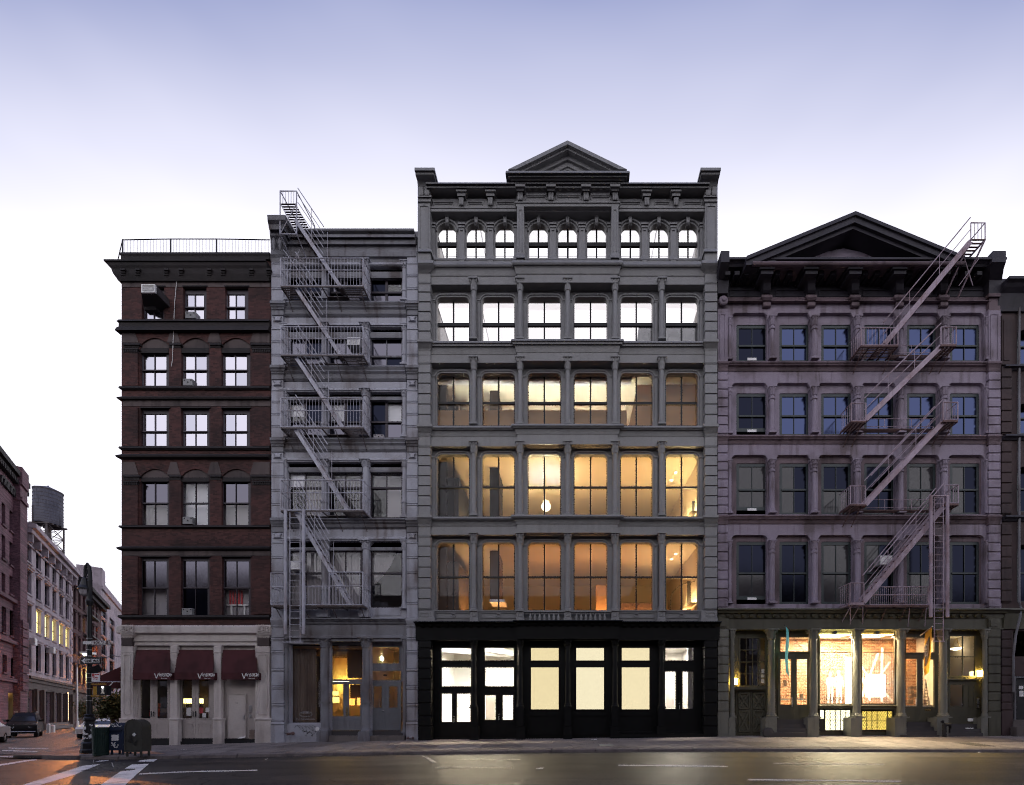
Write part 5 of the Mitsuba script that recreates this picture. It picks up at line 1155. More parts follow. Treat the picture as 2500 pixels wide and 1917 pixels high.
shell(PB, 1753, 2444, 620, 1815, 'dim_room', .4, 9.0, (640, 895, 1075, 1268, 1520)); roof(PB, 1752, 2445, 632, DK, .2, 16)
for fi, f in enumerate(P_FL):
    for ci, (a, b) in enumerate(PG):
        if fi < 2: pm = ['mirror_blue'] * 4 if ci else ['mirror_dark'] * 4
        else: pm = [['shade_glass'] * 4, ['mirror_dark'] * 4, ['mirror_dark', 'mirror_dark', 'shade_glass', 'shade_glass'], ['shade_glass', 'mirror_dark', 'shade_glass', 'mirror_dark']][(ci * 3 + fi * 2) % 4]
        k = sash(PB, a, b, f['g'][0], f['g'][1] - (14 if ci == 0 and fi else 0), YP, 'frame_teal', pm, f['m'], fw=12, rail=4, mul=1.5, depth=.07)
        if ci == 0: put(k, 'maker_plate', M().pb((a + b) / 2 - 11, (a + b) / 2 + 11, f['g'][1] - (6 if fi == 0 else 11), f['g'][1] + (0 if fi == 0 else -5), YP - .03, YP), 'white_paint')
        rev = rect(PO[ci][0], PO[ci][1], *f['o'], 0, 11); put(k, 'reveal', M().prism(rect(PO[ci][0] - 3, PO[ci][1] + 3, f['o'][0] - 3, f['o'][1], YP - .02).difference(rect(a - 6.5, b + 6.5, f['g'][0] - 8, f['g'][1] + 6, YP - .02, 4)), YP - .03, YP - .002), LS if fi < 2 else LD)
    for px in PC: column(PB, px, f['c'][0], f['c'][1], f['o'][1] - 4, -.08, 6.4, LS, capw=1.45, ring=f['c'][1] + 8)
    for px in (1781, 2408): column(PB, px, f['c'][0], f['c'][1], f['o'][1] - 4, -.0, 4.5, LS, capw=1.4, name='half_column')
    if f['s']:
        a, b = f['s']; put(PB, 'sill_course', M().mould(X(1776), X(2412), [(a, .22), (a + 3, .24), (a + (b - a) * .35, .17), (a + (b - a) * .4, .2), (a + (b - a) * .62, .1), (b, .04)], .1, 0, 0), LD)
        for c in PC: put(PB, 'keystone', M().prism(Polygon([(X(c - 8), Z(f['b'][1] + 14)), (X(c + 8), Z(f['b'][1] + 14)), (X(c + 17), Z(f['b'][1] - 2)), (X(c + 9), Z(f['b'][1] - 10)), (X(c - 9), Z(f['b'][1] - 10)), (X(c - 17), Z(f['b'][1] - 2))]), -.015, .05), LS)
    else:
        for c in PC: put(PB, 'keystone', M().prism(Polygon([(X(c - 8), Z(1319)), (X(c + 8), Z(1319)), (X(c + 17), Z(1305)), (X(c + 9), Z(1297)), (X(c - 9), Z(1297)), (X(c - 17), Z(1305))]), -.015, .05), LS)
for px0, px1 in ((1752.5, 1777), (2414, 2443)):
    for e in (np.linspace(908, 1060, 8), np.linspace(1086, 1256, 9), np.linspace(1281, 1484, 10)): quoins(PB, px0, px1, list(e), .16, LS, 3.4, inset=1)
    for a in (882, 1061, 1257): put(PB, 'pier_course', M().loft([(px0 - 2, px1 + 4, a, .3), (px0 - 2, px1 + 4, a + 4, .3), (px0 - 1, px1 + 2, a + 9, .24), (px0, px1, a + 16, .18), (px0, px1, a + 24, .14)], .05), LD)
    q = M().pb(px0, px1, 755, 882, -.14, .05)
    for r_ in ((px0 + 5, px1 - 5, 766, 768), (px0 + 5, px0 + 7, 768, 876), (px1 - 7, px1 - 5, 768, 876)): q.pb(*r_, -.17, -.13)
    put(PB, 'pier_shaft', q, LS); c = (px0 + px1) / 2
    put(PB, 'scroll', M().lathe(0, 0, [(0, .22), (.1, .24), (.14, .2), (.16, .12), (.2, .1), (.2, .01)], 16), LS, smooth=30); k = sorted(x for x in scene if x.startswith(PB + '__scroll'))[-1]; scene[k]['to_world'] = T().translate([X(c, -.1), -.1, Z(738, -.1)]).rotate([1, 0, 0], 90)
    put(PB, 'scroll_band', M().loft([(px0, px1, 716, .34), (px0, px1, 724, .3), (px0 + 1, px1 - 1, 726, .2), (px0 + 1, px1 - 1, 758, .14)], .05), LD)
    put(PB, 'console', M().loft([(px0 + 8 if px0 < 2000 else px0 + 10, px1 + 4 if px0 < 2000 else px1 + 13, 613, 1.0), (px0 + 8 if px0 < 2000 else px0 + 8, px1 + 4 if px0 < 2000 else px1 + 13, 640, 1.0), (px0 + 4, px1 + 2 if px0 < 2000 else px1 + 8, 655, .8), (px0 + 1, px1 + 3, 684, .4), (px0, px1, 716, .3)], .2), DK)
for px in (1770, 2428): column(PB, px, 700, 714, 715, 3, 2, DK) if False else None
# entablature, brackets and pediment
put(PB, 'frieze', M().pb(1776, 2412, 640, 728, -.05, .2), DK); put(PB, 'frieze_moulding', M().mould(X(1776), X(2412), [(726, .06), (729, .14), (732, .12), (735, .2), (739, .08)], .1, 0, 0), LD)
for a, b in ((1782, 1864), (1894, 1970), (2000, 2074), (2106, 2180), (2214, 2290), (2318, 2408)):
    q = M()
    for r_ in ((a, b, 707, 709), (a, b, 722, 724), (a, a + 2, 709, 722), (b - 2, b, 709, 722)): q.pb(*r_, -.09, -.04)
    put(PB, 'frieze_panel', q, DK)
for px in (1873, 1981.7, 2089, 2197.6, 2306):
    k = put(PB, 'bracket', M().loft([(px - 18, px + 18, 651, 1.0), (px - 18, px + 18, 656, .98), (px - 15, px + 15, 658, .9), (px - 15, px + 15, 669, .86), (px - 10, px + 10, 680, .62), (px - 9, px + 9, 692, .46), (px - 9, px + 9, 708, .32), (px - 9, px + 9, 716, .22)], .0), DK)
    put(k, 'foot', M().loft([(px - 13, px + 13, 720, .32), (px - 13, px + 13, 726, .3), (px - 10, px + 10, 733, .22), (px - 9, px + 9, 734, .16), (px - 9, px + 9, 746, .16), (px - 9.5, px + 9.5, 749, .12)], .0), LD)
for px in [1777, 1800, 1823, 1848, 1899, 1929, 1960, 2006, 2036, 2066, 2113, 2143, 2172, 2222, 2252, 2282, 2332, 2362, 2392]:
    put(PB, 'modillion', M().loft([(px - 6, px + 6, 662, .7), (px - 6, px + 6, 671, .66), (px - 5, px + 5, 688, .2)], .0), DK)
put(PB, 'cornice', M().mould(X(1762, -.6), X(2440, -.6), [(628, .98), (633, .98), (637, .9), (645, .8), (652, .74), (657, .6)], .3, 0, 0), DK, label='blue black edge of the roof cornice')
put(PB, 'pediment_cornice', M().mould(X(1834, -.9), X(2345, -.9), [(638, 1.12), (641, 1.14), (646, 1.1), (651, 1.0), (657, .6)], .3, 0, 0), LD)
ax, az = X(2087.6, -1.1), Z(519, -1.1); exl, ez = X(1822, -1.1), Z(628, -1.1); exr = X(2354, -1.1); ez2 = Z(640, -1.1)


def chev2(d0, d1, y0, y1, m):
    f = math.sqrt(1 + ((az - ez) / (ax - exl)) ** 2); g = lambda d: [(exl - .0, ez - d * f), (ax, az - d * f), (exr, ez - d * f)]
    o, i = g(d0), g(d1); return m.prism(Polygon([o[0], o[1], o[2], i[2], i[1], i[0]]).intersection(sbox(exl, ez2 - .12, exr, az + 1)), y0, y1)


put(PB, 'raking_cornice', chev2(0, .16, -1.16, .4, chev2(.16, .42, -1.08, .4, chev2(.42, .58, -.95, .4, M()))), DK, label='raking cornice of the broad pediment')
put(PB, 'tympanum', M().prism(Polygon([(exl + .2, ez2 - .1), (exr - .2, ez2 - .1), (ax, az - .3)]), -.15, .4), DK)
put(PB, 'tympanum_stone', M().prism(Polygon([(ax - 3.4, Z(640, -.2)), (ax + 3.4, Z(640, -.2)), (ax, Z(608, -.2))]), -.22, -.1), LS)
put(PB, 'tympanum_moulding', chev2(1.55, 1.72, -.36, .2, chev2(1.72, 1.85, -.28, .2, M())), DK)
for i in range(1, 9):
    for s_ in (-1, 1):
        t = (i - .5) / 8.6; px = 2087.6 + s_ * t * 262; py = 519 + t * 108 + 36
        if py < 634: put(PB, 'modillion', M().loft([(px - 6, px + 6, py - 4, .78), (px - 6, px + 6, py + 5, .74), (px - 5, px + 5, min(py + 24, 640), .3)], .0), DK)
# ground floor
put(PB, 'shop_cornice', M().mould(X(1754), X(2445), [(1485, .34), (1488, .36), (1490, .28), (1497, .22), (1498, .12), (1510, .1), (1511, .05), (1533, .05), (1534, .1), (1537, .1)], .2, .5, .5), OP)
for i in range(34):
    px = 1778 + i * 19; put(PB, 'dentil', M().loft([(px - 4.5, px + 4.5, 1500, .24), (px - 4.5, px + 4.5, 1504, .22), (px - 3, px + 3, 1508, .16)], .0), OP)
for px0, px1 in ((1753, 1779), (2414, 2443)):
    quoins(PB, px0, px1, [1536, 1557, 1579, 1601, 1623, 1646, 1668, 1690, 1712, 1738], .17, OL if px0 < 2000 else OP, 2.6)
    put(PB, 'plinth', M().pb(px0 - .5, px1 + .8, 1738.5, 1822, -.2, .1), OL if px0 < 2000 else OP); put(PB, 'pier_panel', M().pb(px0, px1, 1510, 1535, -.14, .1).pb(px0 + 5, px1 - 5, 1514, 1530, -.18, -.1), OP)
for px in (1883, 1986, 2091, 2199, 2302): column(PB, px, 1537, 1562, 1750, -.12, 8.6, OL, capw=1.55); x = X(px, -.12); put(PB, 'pedestal', M().pb(px - 14, px + 14, 1752.5, 1830, -.4, .2), OL)
for px in (1787.6, 2404): column(PB, px, 1537, 1561, 1750, -.04, 5.4, OL, capw=1.45); put(PB, 'pedestal', M().pb(px - 8, px + 8, 1752.5, 1830, -.24, .2), OL)
YQ = .28
cut = [(1806, 1868, 1558, 1675), (1904, 1974.5, 1556, 1592), (1904, 1974.5, 1608, 1722), (2000.7, 2080.5, 1552.6, 1719), (2000.7, 2077.5, 1733, 1784), (2103, 2184.5, 1552.6, 1719), (2103, 2179.5, 1736, 1783), (2210, 2281, 1556.7, 1594), (2210, 2281, 1608, 1726), (2317, 2381, 1552.6, 1652), (2319.5, 2352, 1672, 1725.5)]
wall(PB, rect(1776, 2416, 1534, 1835, YQ), [rect(*c, YQ) for c in cut], YQ, YQ + .08, OP, 'shopfront')


def light(px0, px1, py0, py1, cols, rows, name, glass='glass', m='olive_paint', bar=1.6, wid=None):
    """Glazing bars and panes set into one opening of the shopfront."""
    xs = np.linspace(px0, px1, cols + 1) if wid is None else np.array(wid); ys = np.linspace(py0, py1, rows + 1) if np.isscalar(rows) else np.array(rows)
    cells = [rect(a + bar / 2, b - bar / 2, c + bar / 2, d - bar / 2, YQ) for a, b in zip(xs[:-1], xs[1:]) for c, d in zip(ys[:-1], ys[1:])]
    k = put(PB, name, M().prism(rect(px0 - 2.5, px1 + 2.5, py0 - 2.5, py1 + 2.5, YQ).difference(unary_union(cells)), YQ - .03, YQ - .002), m)
    for c in cells: put(k, 'pane', M().sheet(c.buffer(.004), YQ + .02), glass)
    return k


w1 = light(1806, 1868, 1558, 1675, 4, 4, 'grid_window', 'glass'); put(w1, 'paper_patch', M().pb(1859, 1866, 1634, 1644, YQ + .05, YQ + .06).pb(1858, 1866, 1646, 1654, YQ + .05, YQ + .06).pb(1858, 1866, 1658, 1668, YQ + .05, YQ + .06), 'display_board')
for a, b in ((1797, 1832.3), (1832.8, 1869)):
    d = put(PB, 'stable_door', M().pb(a, b, 1685, 1794, YQ - .05, YQ), OP, label='olive door leaf with crossed boards')
    for y0, y1 in ((1693, 1730), (1736, 1786)):
        x0, x1, za, zb = X(a + 5, YQ), X(b - 5, YQ), Z(y1, YQ), Z(y0, YQ); yy = YQ - .075
        for p_, q_ in (((x0, zb), (x1, zb)), ((x0, za), (x1, za)), ((x0, za), (x0, zb)), ((x1, za), (x1, zb)), ((x0, za), (x1, zb)), ((x0, zb), (x1, za))): put(d, 'board', M().bar([p_[0], yy, p_[1]], [q_[0], yy, q_[1]], .09, .04, (0, 1, 0)) if False else M().bar([p_[0], yy + rng.uniform(-.002, .002), p_[1]], [q_[0], yy, q_[1]], .05, .085), OP)
put(PB, 'door_head', M().pb(1794, 1872, 1677, 1684, -.0, YQ), OP)


def leaf(a, b, c, d, x0, x1, y1, n='shop_door'):
    q = rect(a, b, c, d, YQ - .05); k = put(PB, n, M().prism(rect(x0, x1, c - 9, y1, YQ - .05).difference(q), YQ - .06, YQ - .004), OP); put(k, 'pane', M().sheet(q, YQ - .03), 'glass'); return k


light(1904, 1974.5, 1556, 1592, 1, 1, 'transom'); light(2210, 2281, 1556.7, 1594, 1, 1, 'transom')
leaf(1905.5, 1931.5, 1610, 1721, 1899, 1937.6, 1757); leaf(1945, 1971, 1610, 1721, 1938, 1977, 1757); leaf(2211, 2239, 1609, 1725, 2207, 2244.6, 1762); leaf(2252.5, 2281, 1611, 1727, 2245, 2286, 1762)
put(PB, 'door_handle', M().bar([X(1938, 0), YQ - .12, Z(1726)], [X(1938, 0), YQ - .12, Z(1702)], .04), 'steel'); put(PB, 'door_handle', M().bar([X(2243, 0), YQ - .12, Z(1723)], [X(2243, 0), YQ - .12, Z(1706)], .035), 'steel'); put(PB, 'letter_slot', M().pb(2259, 2273, 1731, 1734.5, YQ - .09, YQ - .06), 'brass')
w3 = light(2000.7, 2080.5, 1552.6, 1719, 1, (1552.6, 1594, 1719), 'display_window'); w4 = light(2103, 2184.5, 1552.6, 1719, 1, (1552.6, 1594, 1719), 'display_window')
put(w3, 'lettering', M().text('CLUSU', .2, X(2017, YQ), YQ - .0, Z(1711, YQ), .01, False), 'brown_wood')
put(PB, 'display_sill', M().mould(X(1998), X(2083), [(1720, .0), (1723, .1), (1727, .02), (1730, .02)], .3, 0, 0).mould(X(2101), X(2187), [(1721, .0), (1724, .1), (1728, .02), (1732, .02)], .3, 0, 0), OP)
b1 = light(2013.5, 2077, 1733.5, 1783.5, 5, 2, 'basement_window', 'glass', 'black_frame', 1.3); light(2001, 2012, 1733.5, 1755, 1, 1, 'basement_window', 'glass', 'black_frame', 1.0); put(PB, 'basement_door', M().pb(2000, 2012.6, 1756, 1786, YQ - .03, YQ), 'black_frame')
b2 = light(2103, 2179.5, 1736.5, 1783, 5, 2, 'basement_window', 'glass', 'black_frame', 1.3, [2103, 2115.5, 2128, 2141, 2166, 2179.5])
for k, p0, p1, y0, y1 in ((b1, 2013, 2077, 1733, 1784), (b2, 2103, 2179.5, 1736, 1784)):
    ms = M(); z0, z1 = Z(y1, YQ), Z(y0, YQ); xa, xb = X(p0, YQ), X(p1, YQ); w_ = .12; h_ = .2
    for i in range(int((xb - xa) / w_) + 1):
        for j in range(int((z1 - z0) / h_) + 1):
            x_, z_ = xa + i * w_, z0 + j * h_
            for sx in (-1, 1): ms.bar([x_, YQ - .05, z_], [x_ + sx * w_ / 2, YQ - .05, min(z_ + h_ / 2, z1)], .012).bar([x_ + sx * w_ / 2, YQ - .05, min(z_ + h_ / 2, z1)], [x_, YQ - .05, min(z_ + h_, z1)], .012)
    put(k, 'wire_mesh', ms, 'black_frame', kind='stuff')
put(PB, 'basement_glow', M().sheet(rect(2000, 2078, 1732, 1786, YQ + .5), YQ + .5), 'lit_screen', emit=(2.8, 2.6, 1.6), w=.6); put(PB, 'basement_glow', M().sheet(rect(2101, 2181, 1734, 1785, YQ + .5), YQ + .5), 'lamp_glass', emit=(1.3, .92, .16), w=.4)
e6 = light(2317, 2381, 1552.6, 1652, 2, (1552.6, 1604, 1652), 'stair_window', 'glass', 'olive_paint', 2.4)
put(PB, 'door_head', M().pb(2310, 2394, 1658, 1661, .1, YQ), OP)
d6 = put(PB, 'hall_door', M().prism(rect(2315, 2384, 1664, 1768, YQ - .05).difference(rect(2319.5, 2352, 1672, 1725.5, YQ - .05)), YQ - .06, YQ - .004), OP, label='dark olive end door with a tall pane and the stair behind it'); put(d6, 'pane', M().sheet(rect(2319.5, 2352, 1672, 1725.5, YQ - .03), YQ - .03), 'glass')
q = M()
for r_ in ((2365, 2379, 1673, 1674.5), (2365, 2379, 1724, 1725.5), (2365, 2366.4, 1674.5, 1724), (2377.6, 2379, 1674.5, 1724), (2318, 2353, 1732, 1733.4), (2318, 2353, 1750, 1751.4)): q.pb(*r_, YQ - .08, YQ - .06)
put(d6, 'panel', q, OP); put(d6, 'knob', M().lathe(X(2356.5), YQ - .1, [(Z(1720), .01), (Z(1719), .04), (Z(1718), .01)], 10), 'steel'); put(d6, 'kick_plate', M().pb(2363, 2377, 1754, 1761.5, YQ - .075, YQ - .06), 'display_board')
put(PB, 'intercom', M().pb(2385.5, 2391, 1705, 1719.5, YQ - .06, YQ).pb(2386, 2390.5, 1722, 1729, YQ - .04, YQ), 'steel')
for a, b, y0 in ((1888, 1969, 1757), (2209, 2292, 1763), (2317, 2400, 1768)):
    put(PB, 'threshold', M().pb(a + 6, b - 2, y0, y0 + 12, .0, .5), 'step_iron')
    for j in range(3): put(PB, 'step', M().pb(a + 3 - j * 4, b - 2 + j * 2, y0 + 12 + j * 10, y0 + 30 + j * 10, -.2 - j * .18, .3), 'step_iron')
solo('newspaper', M().pb(2358, 2376, 1777.5, 1780, -.05, .12), 'paper', 'newspaper on the step before the dark olive end door', 'newspaper')
put(PB, 'hose_reel', M().lathe(0, 0, [(0, .12), (.02, .26), (.16, .26), (.18, .12)], 18), 'step_iron'); scene[f'{PB}__hose_reel']['to_world'] = T().translate([X(1874, -.45), -.42, Z(1789, -.45)]).rotate([1, 0, 0], 90)
s_ = thing('standpipe', 'dark standpipe before the column left of the olive end door', 'standpipe'); x, z = X(2305, -.6), Z(1792, -.6)
put(s_, 'pipe', M().tube([[x, -.62, z - .2], [x, -.62, z + .5], [x, -.5, z + .62]], .09, 10), 'black_frame'); put(s_, 'cap', M().tube([[x + .02, -.62, z + .46], [x + .2, -.76, z + .46]], .08, 10), 'black_frame')
# inside the shop: brick walls seen through lattice shutters
sz0, sz1 = Z(1800), Z(1545)
mat('shop_brick', bricks([.20, .085, .04], [.8, .68, .5], .24, .085, 0.0), .8)
put(PB, 'shop_back', M().box(X(1890), X(2330), 1.9, 2.0, sz0, sz1), 'shop_brick'); put(PB, 'shop_ceiling', M().box(X(1894), X(2296), YQ + .1, 1.9, sz1, sz1 + .1), 'warm_room'); put(PB, 'shop_floor', M().box(X(1894), X(2296), YQ + .1, 1.9, Z(1722) - .08, Z(1722)), 'warm_room')
for px in (1890, 2330): put(PB, 'shop_partition', M().box(X(px) - .05, X(px) + .05, YQ + .1, 1.9, sz0, sz1), 'warm_room')
for x0, x1, e, w in ((1900, 1980, (42, 29, 14), 1.2), (2003, 2080, (420, 365, 240), 4), (2106, 2182, (110, 86, 46), 2.5), (2212, 2284, (52, 31, 13), 1.2)):
    q = M().add([[X(x0), YQ + .25, sz1 - .05], [X(x1), YQ + .25, sz1 - .05], [X(x1), YQ + .75, sz1 - .05], [X(x0), YQ + .75, sz1 - .05]], [[0, 3, 2, 1]]); put(PB, 'shop_light', q, 'lamp_glass', emit=e, w=w)
for px0, px1, k in ((2001, 2080, w3), (2103, 2184, w4)):
    sh = M(); yy = YQ + .12
    for j in range(40): z = Z(1597 + j * 3.05, yy); sh.box(X(px0, yy), X(px1, yy), yy, yy + .01, z, z + .012)
    for j in range(20): x = X(px0 + 2 + j * (px1 - px0 - 3) / 19, yy); sh.box(x, x + .01, yy + .012, yy + .02, Z(1719, yy), Z(1597, yy))
    put(k, 'lattice_shutter', sh, 'white_paint', kind='stuff')
for i, (px, s_) in enumerate(((2026, 1.0), (2047, 1.06))):
    z0 = Z(1719, 1.5); x = X(px, 1.5); h = 1.75 * s_
    mq = thing('mannequin', ['shorter pale mannequin in the brightest shop window', 'taller pale mannequin in the brightest shop window'][i], 'mannequin')
    put(mq, 'body', M().lathe(x, 1.5, [(z0, .01), (z0 + .5 * h, .012), (z0 + .52 * h, .13), (z0 + .57 * h, .15), (z0 + .66 * h, .115), (z0 + .77 * h, .155), (z0 + .815 * h, .15), (z0 + .84 * h, .05), (z0 + .87 * h, .045), (z0 + .89 * h, .075), (z0 + .95 * h, .085), (z0 + .985 * h, .05), (z0 + h, .01)], 14), 'display_board', smooth=True)
    put(mq, 'arm', M().tube([[x - .15, 1.5, z0 + .8 * h], [x - .21, 1.48, z0 + .64 * h], [x - .17, 1.4, z0 + .5 * h]], [.045, .035, .025], 7).tube([[x + .15, 1.5, z0 + .8 * h], [x + .22, 1.48, z0 + .65 * h], [x + .24, 1.44, z0 + .5 * h]], [.045, .035, .025], 7), 'display_board', smooth=True)
    put(mq, 'leg', M().tube([[x - .07, 1.5, z0 + .54 * h], [x - .08, 1.48, z0 + .28 * h], [x - .1, 1.5, z0 + .02]], [.09, .06, .035], 8).tube([[x + .07, 1.5, z0 + .54 * h], [x + .1, 1.46, z0 + .28 * h], [x + .13, 1.52, z0 + .02]], [.09, .06, .035], 8), 'display_board', smooth=True)
put(PB, 'light_column', M().box(X(2066, .8), X(2082, .8), .8, .9, Z(1719), Z(1600)), 'lamp_glass', emit=(9, 8, 6), w=1.0)
sb = solo('light_box', M().pb(2117, 2161, 1647, 1702, 1.0, 1.15), 'lamp_glass', 'white glowing square panel with pale struts in the shop window right of the brightest one', 'light box', emit=(7, 6.6, 5.4), w=1.5)
for a, b in (((2125, 1646), (2144, 1594)), ((2152, 1646), (2154, 1582)), ((2150, 1648), (2172, 1617)), ((2119, 1652), (2104, 1628)), ((2117, 1660), (2104, 1702)), ((2106, 1656), (2124, 1712)), ((2160, 1690), (2178, 1713)), ((2153, 1700), (2153, 1714))):
    put(sb, 'strut', M().bar([X(a[0], 1.2), 1.2, Z(a[1], 1.2)], [X(b[0], 1.2), 1.2, Z(b[1], 1.2)], .09, .05), 'display_board')
for i, (px, py, s_) in enumerate(((2226, 1680, 5), (2234, 1679, 4), (2227, 1690, 6), (2226, 1702, 5), (2234, 1698, 5), (2224, 1714, 8), (2267, 1714, 8))): put(PB, 'shop_goods', M().pb(px - s_ * .7, px + s_ * .7, py - s_ * .7, py + s_ * .7, 1.2, 1.35), 'brown_wood')
ld = M(); a_, b_ = np.array([X(2259, 1.0), 1.0, Z(1722, 1.0)]), np.array([X(2269, 1.3), 1.3, Z(1652, 1.3)])
for s_ in (-.16, .16): ld.bar(a_ + [s_, 0, 0], b_ + [s_, 0, 0], .04, .06)
for t in np.linspace(.06, .95, 9): c = a_ + (b_ - a_) * t; ld.bar(c - [.16, 0, 0], c + [.16, 0, 0], .03, .04)
solo('ladder', ld, 'brown_wood', 'dark ladder leaning on the lit brick wall behind the amber banner', 'ladder')
for px, y, lb in ((1918, 1.2, 'dark bag hung on the bright wall in the left door leaf under the teal banner'), (1958, 1.3, 'dark bag on the table seen through the right door leaf beside the teal banner')): solo('bag', M().pb(px - 3, px + 3, 1694 if px > 1930 else 1660, 1706 if px > 1930 else 1676, y, y + .12), 'brown_wood', lb, 'bag')
put(PB, 'shop_table', M().pb(1904, 1975, 1706, 1709, 1.0, 1.5), 'blind_grey')
# the stair hall behind the end door
put(PB, 'hall', M().box(X(2310), X(2410), 3.4, 3.5, sz0, sz1 + .1).box(X(2310), X(2310) + .06, YQ + .1, 3.4, sz0, sz1 + .1).box(X(2402), X(2402) + .06, YQ + .1, 3.4, sz0, sz1 + .1).box(X(2310), X(2410), YQ + .1, 3.4, sz1, sz1 + .1), 'warm_room')
stp = M()
for j in range(14): stp.box(X(2318), X(2362), 1.2 + j * .16, 1.36 + j * .16, Z(1768) + j * .17, Z(1768) + (j + 1) * .17)
put(PB, 'stair', stp, 'warm_room'); put(PB, 'handrail', M().bar([X(2350), 1.0, Z(1740)], [X(2338), 3.2, Z(1640)], .06), 'brown_wood')
pl = thing('bowl_lamp', 'shallow lit bowl lamp hung on three cords behind the end window', 'lamp'); x, z = X(2334.5, 1.2), Z(1583, 1.2)
put(pl, 'bowl', M().lathe(x, 1.2, [(z - .12, .02), (z - .1, .12), (z - .03, .25), (z, .3)], 18), 'lamp_glass', smooth=True, emit=(6, 5.2, 3.2), w=.6)
put(pl, 'cord', M().tube([[x - .27, 1.2, z], [x, 1.2, z + .55]], .012, 5).tube([[x + .27, 1.2, z], [x, 1.2, z + .55]], .012, 5).tube([[x, 1.0, z], [x, 1.2, z + .55]], .012, 5), 'brass')
put(PB, 'hall_light', M().pb(2366, 2374, 1562, 1570, 2.4, 2.6), 'lamp_glass', emit=(60, 48, 24), w=1.2)
# wall lamps
for px, py, lb in ((1796, 1664, 'small glowing wall lamp beside the olive door with crossed boards'), (2391, 1645, 'small glowing wall lamp beside the dark olive end door')):
    sc = thing('wall_lamp', lb, 'lamp'); x, z = X(px, .1), Z(py, .1)
    put(sc, 'shade', M().lathe(x, .08, [(z - .16, .05), (z - .15, .09), (z + .14, .11), (z + .16, .05)], 12), 'lamp_glass', emit=(110, 70, 13), w=2.5)
    put(sc, 'bracket', M().box(x - .03, x + .03, .1, YQ, z - .2, z - .16), 'black_frame')
for px in (2039, 2143): put(PB, 'soffit_lamp', M().pb(px - 4.5, px + 4.5, 1541, 1548, -.1, .05), 'black_frame')
for px0, px1, e in ((2003, 2079, (30, 25, 9)), (2105, 2182, (20, 13, 3.6))): put(PB, 'soffit_strip', M().pb(px0, px1, 1548.2, 1550.4, .1, .2), 'lamp_glass', emit=e, w=1.5)
for n_, (px, c) in enumerate(((2039, [230, 195, 120]), (2143, [80, 56, 26]))): scene[f'soffit_beam_{n_}'] = {'type': 'spot', 'to_world': T().look_at(origin=[X(px, -.1), -.14, Z(1549, -.1)], target=[X(px, -.1), -2.2, .4], up=[0, 1, 0]), 'cutoff_angle': 52.0, 'beam_width': 12.0, 'intensity': {'type': 'rgb', 'value': c}, 'sampling_weight': 3.0}
# banners
bn = thing('banner', 'narrow teal banner hanging edge-on over the shop doors', 'banner')
q = M(); yb0, yb1 = -.15, -1.1; n_ = 8
v = [[X(1918 + (7 if k else -0) + 1.6 * math.sin(j * .9), yb1 if not k else yb0) , yb1 if not k else yb0, Z((1528 if not k else 1537) + (1642 - 1528) * j / n_ * (1 if not k else 1.0), yb1 if not k else yb0)] for j in range(n_ + 1) for k in (0, 1)]
put(bn, 'cloth', q.add(v, [[2 * j, 2 * j + 1, 2 * j + 3, 2 * j + 2] for j in range(n_)]), 'teal_cloth', smooth=True); put(bn, 'pole', M().tube([[X(1930, .05), .05, Z(1541)], [X(1916, -1.15), -1.15, Z(1526.5, -1.15)]], .022).tube([[X(1938, .25), .25, Z(1556)], [X(1965, .25), .25, Z(1592)]], .012), 'black_frame')
bn = thing('banner', 'amber banner with dark print hanging beside the drop ladder', 'banner')
pts = [[(2258, 1547), (2275.5, 1532)], [(2257, 1575), (2274, 1560)], [(2255.5, 1605), (2273, 1592)], [(2255, 1632), (2270, 1622)], [(2257, 1650), (2268, 1642)]]
v = [[X(p[0], y), y, Z(p[1], y)] for r_ in pts for p, y in zip(r_, (-.25, -1.15))]
put(bn, 'cloth', M().add(v, [[2 * j, 2 * j + 1, 2 * j + 3, 2 * j + 2] for j in range(4)]), 'amber_cloth')
P_ = lambda u, t: (np.array(v[0]) * (1 - u) + np.array(v[1]) * u) * (1 - t) + (np.array(v[8]) * (1 - u) + np.array(v[9]) * u) * t + np.array([-.035, 0, 0])
pr_ = M(); pr_.add([P_(0.02, .33), P_(.82, .16), P_(.80, .62), P_(.45, .80), P_(.02, .80)], [[0, 1, 2], [0, 2, 3], [0, 3, 4]]); put(bn, 'print', pr_, 'plum_print')
lg = M()
for u0, t0, r_ in ((.42, .38, .13), (.42, .53, .13)): lg.tube([P_(u0 + 1.0 * r_ * math.cos(a), t0 + r_ * .42 * math.sin(a)) + np.array([-.012, 0, 0]) for a in np.linspace(.7, 5.6, 12)], .02, 5)
put(bn, 'logo', lg, 'white_paint'); put(bn, 'pole', M().tube([[X(2246, .05), .05, Z(1552)], [X(2277, -1.25), -1.25, Z(1529.5, -1.25)]], .022), 'steel')


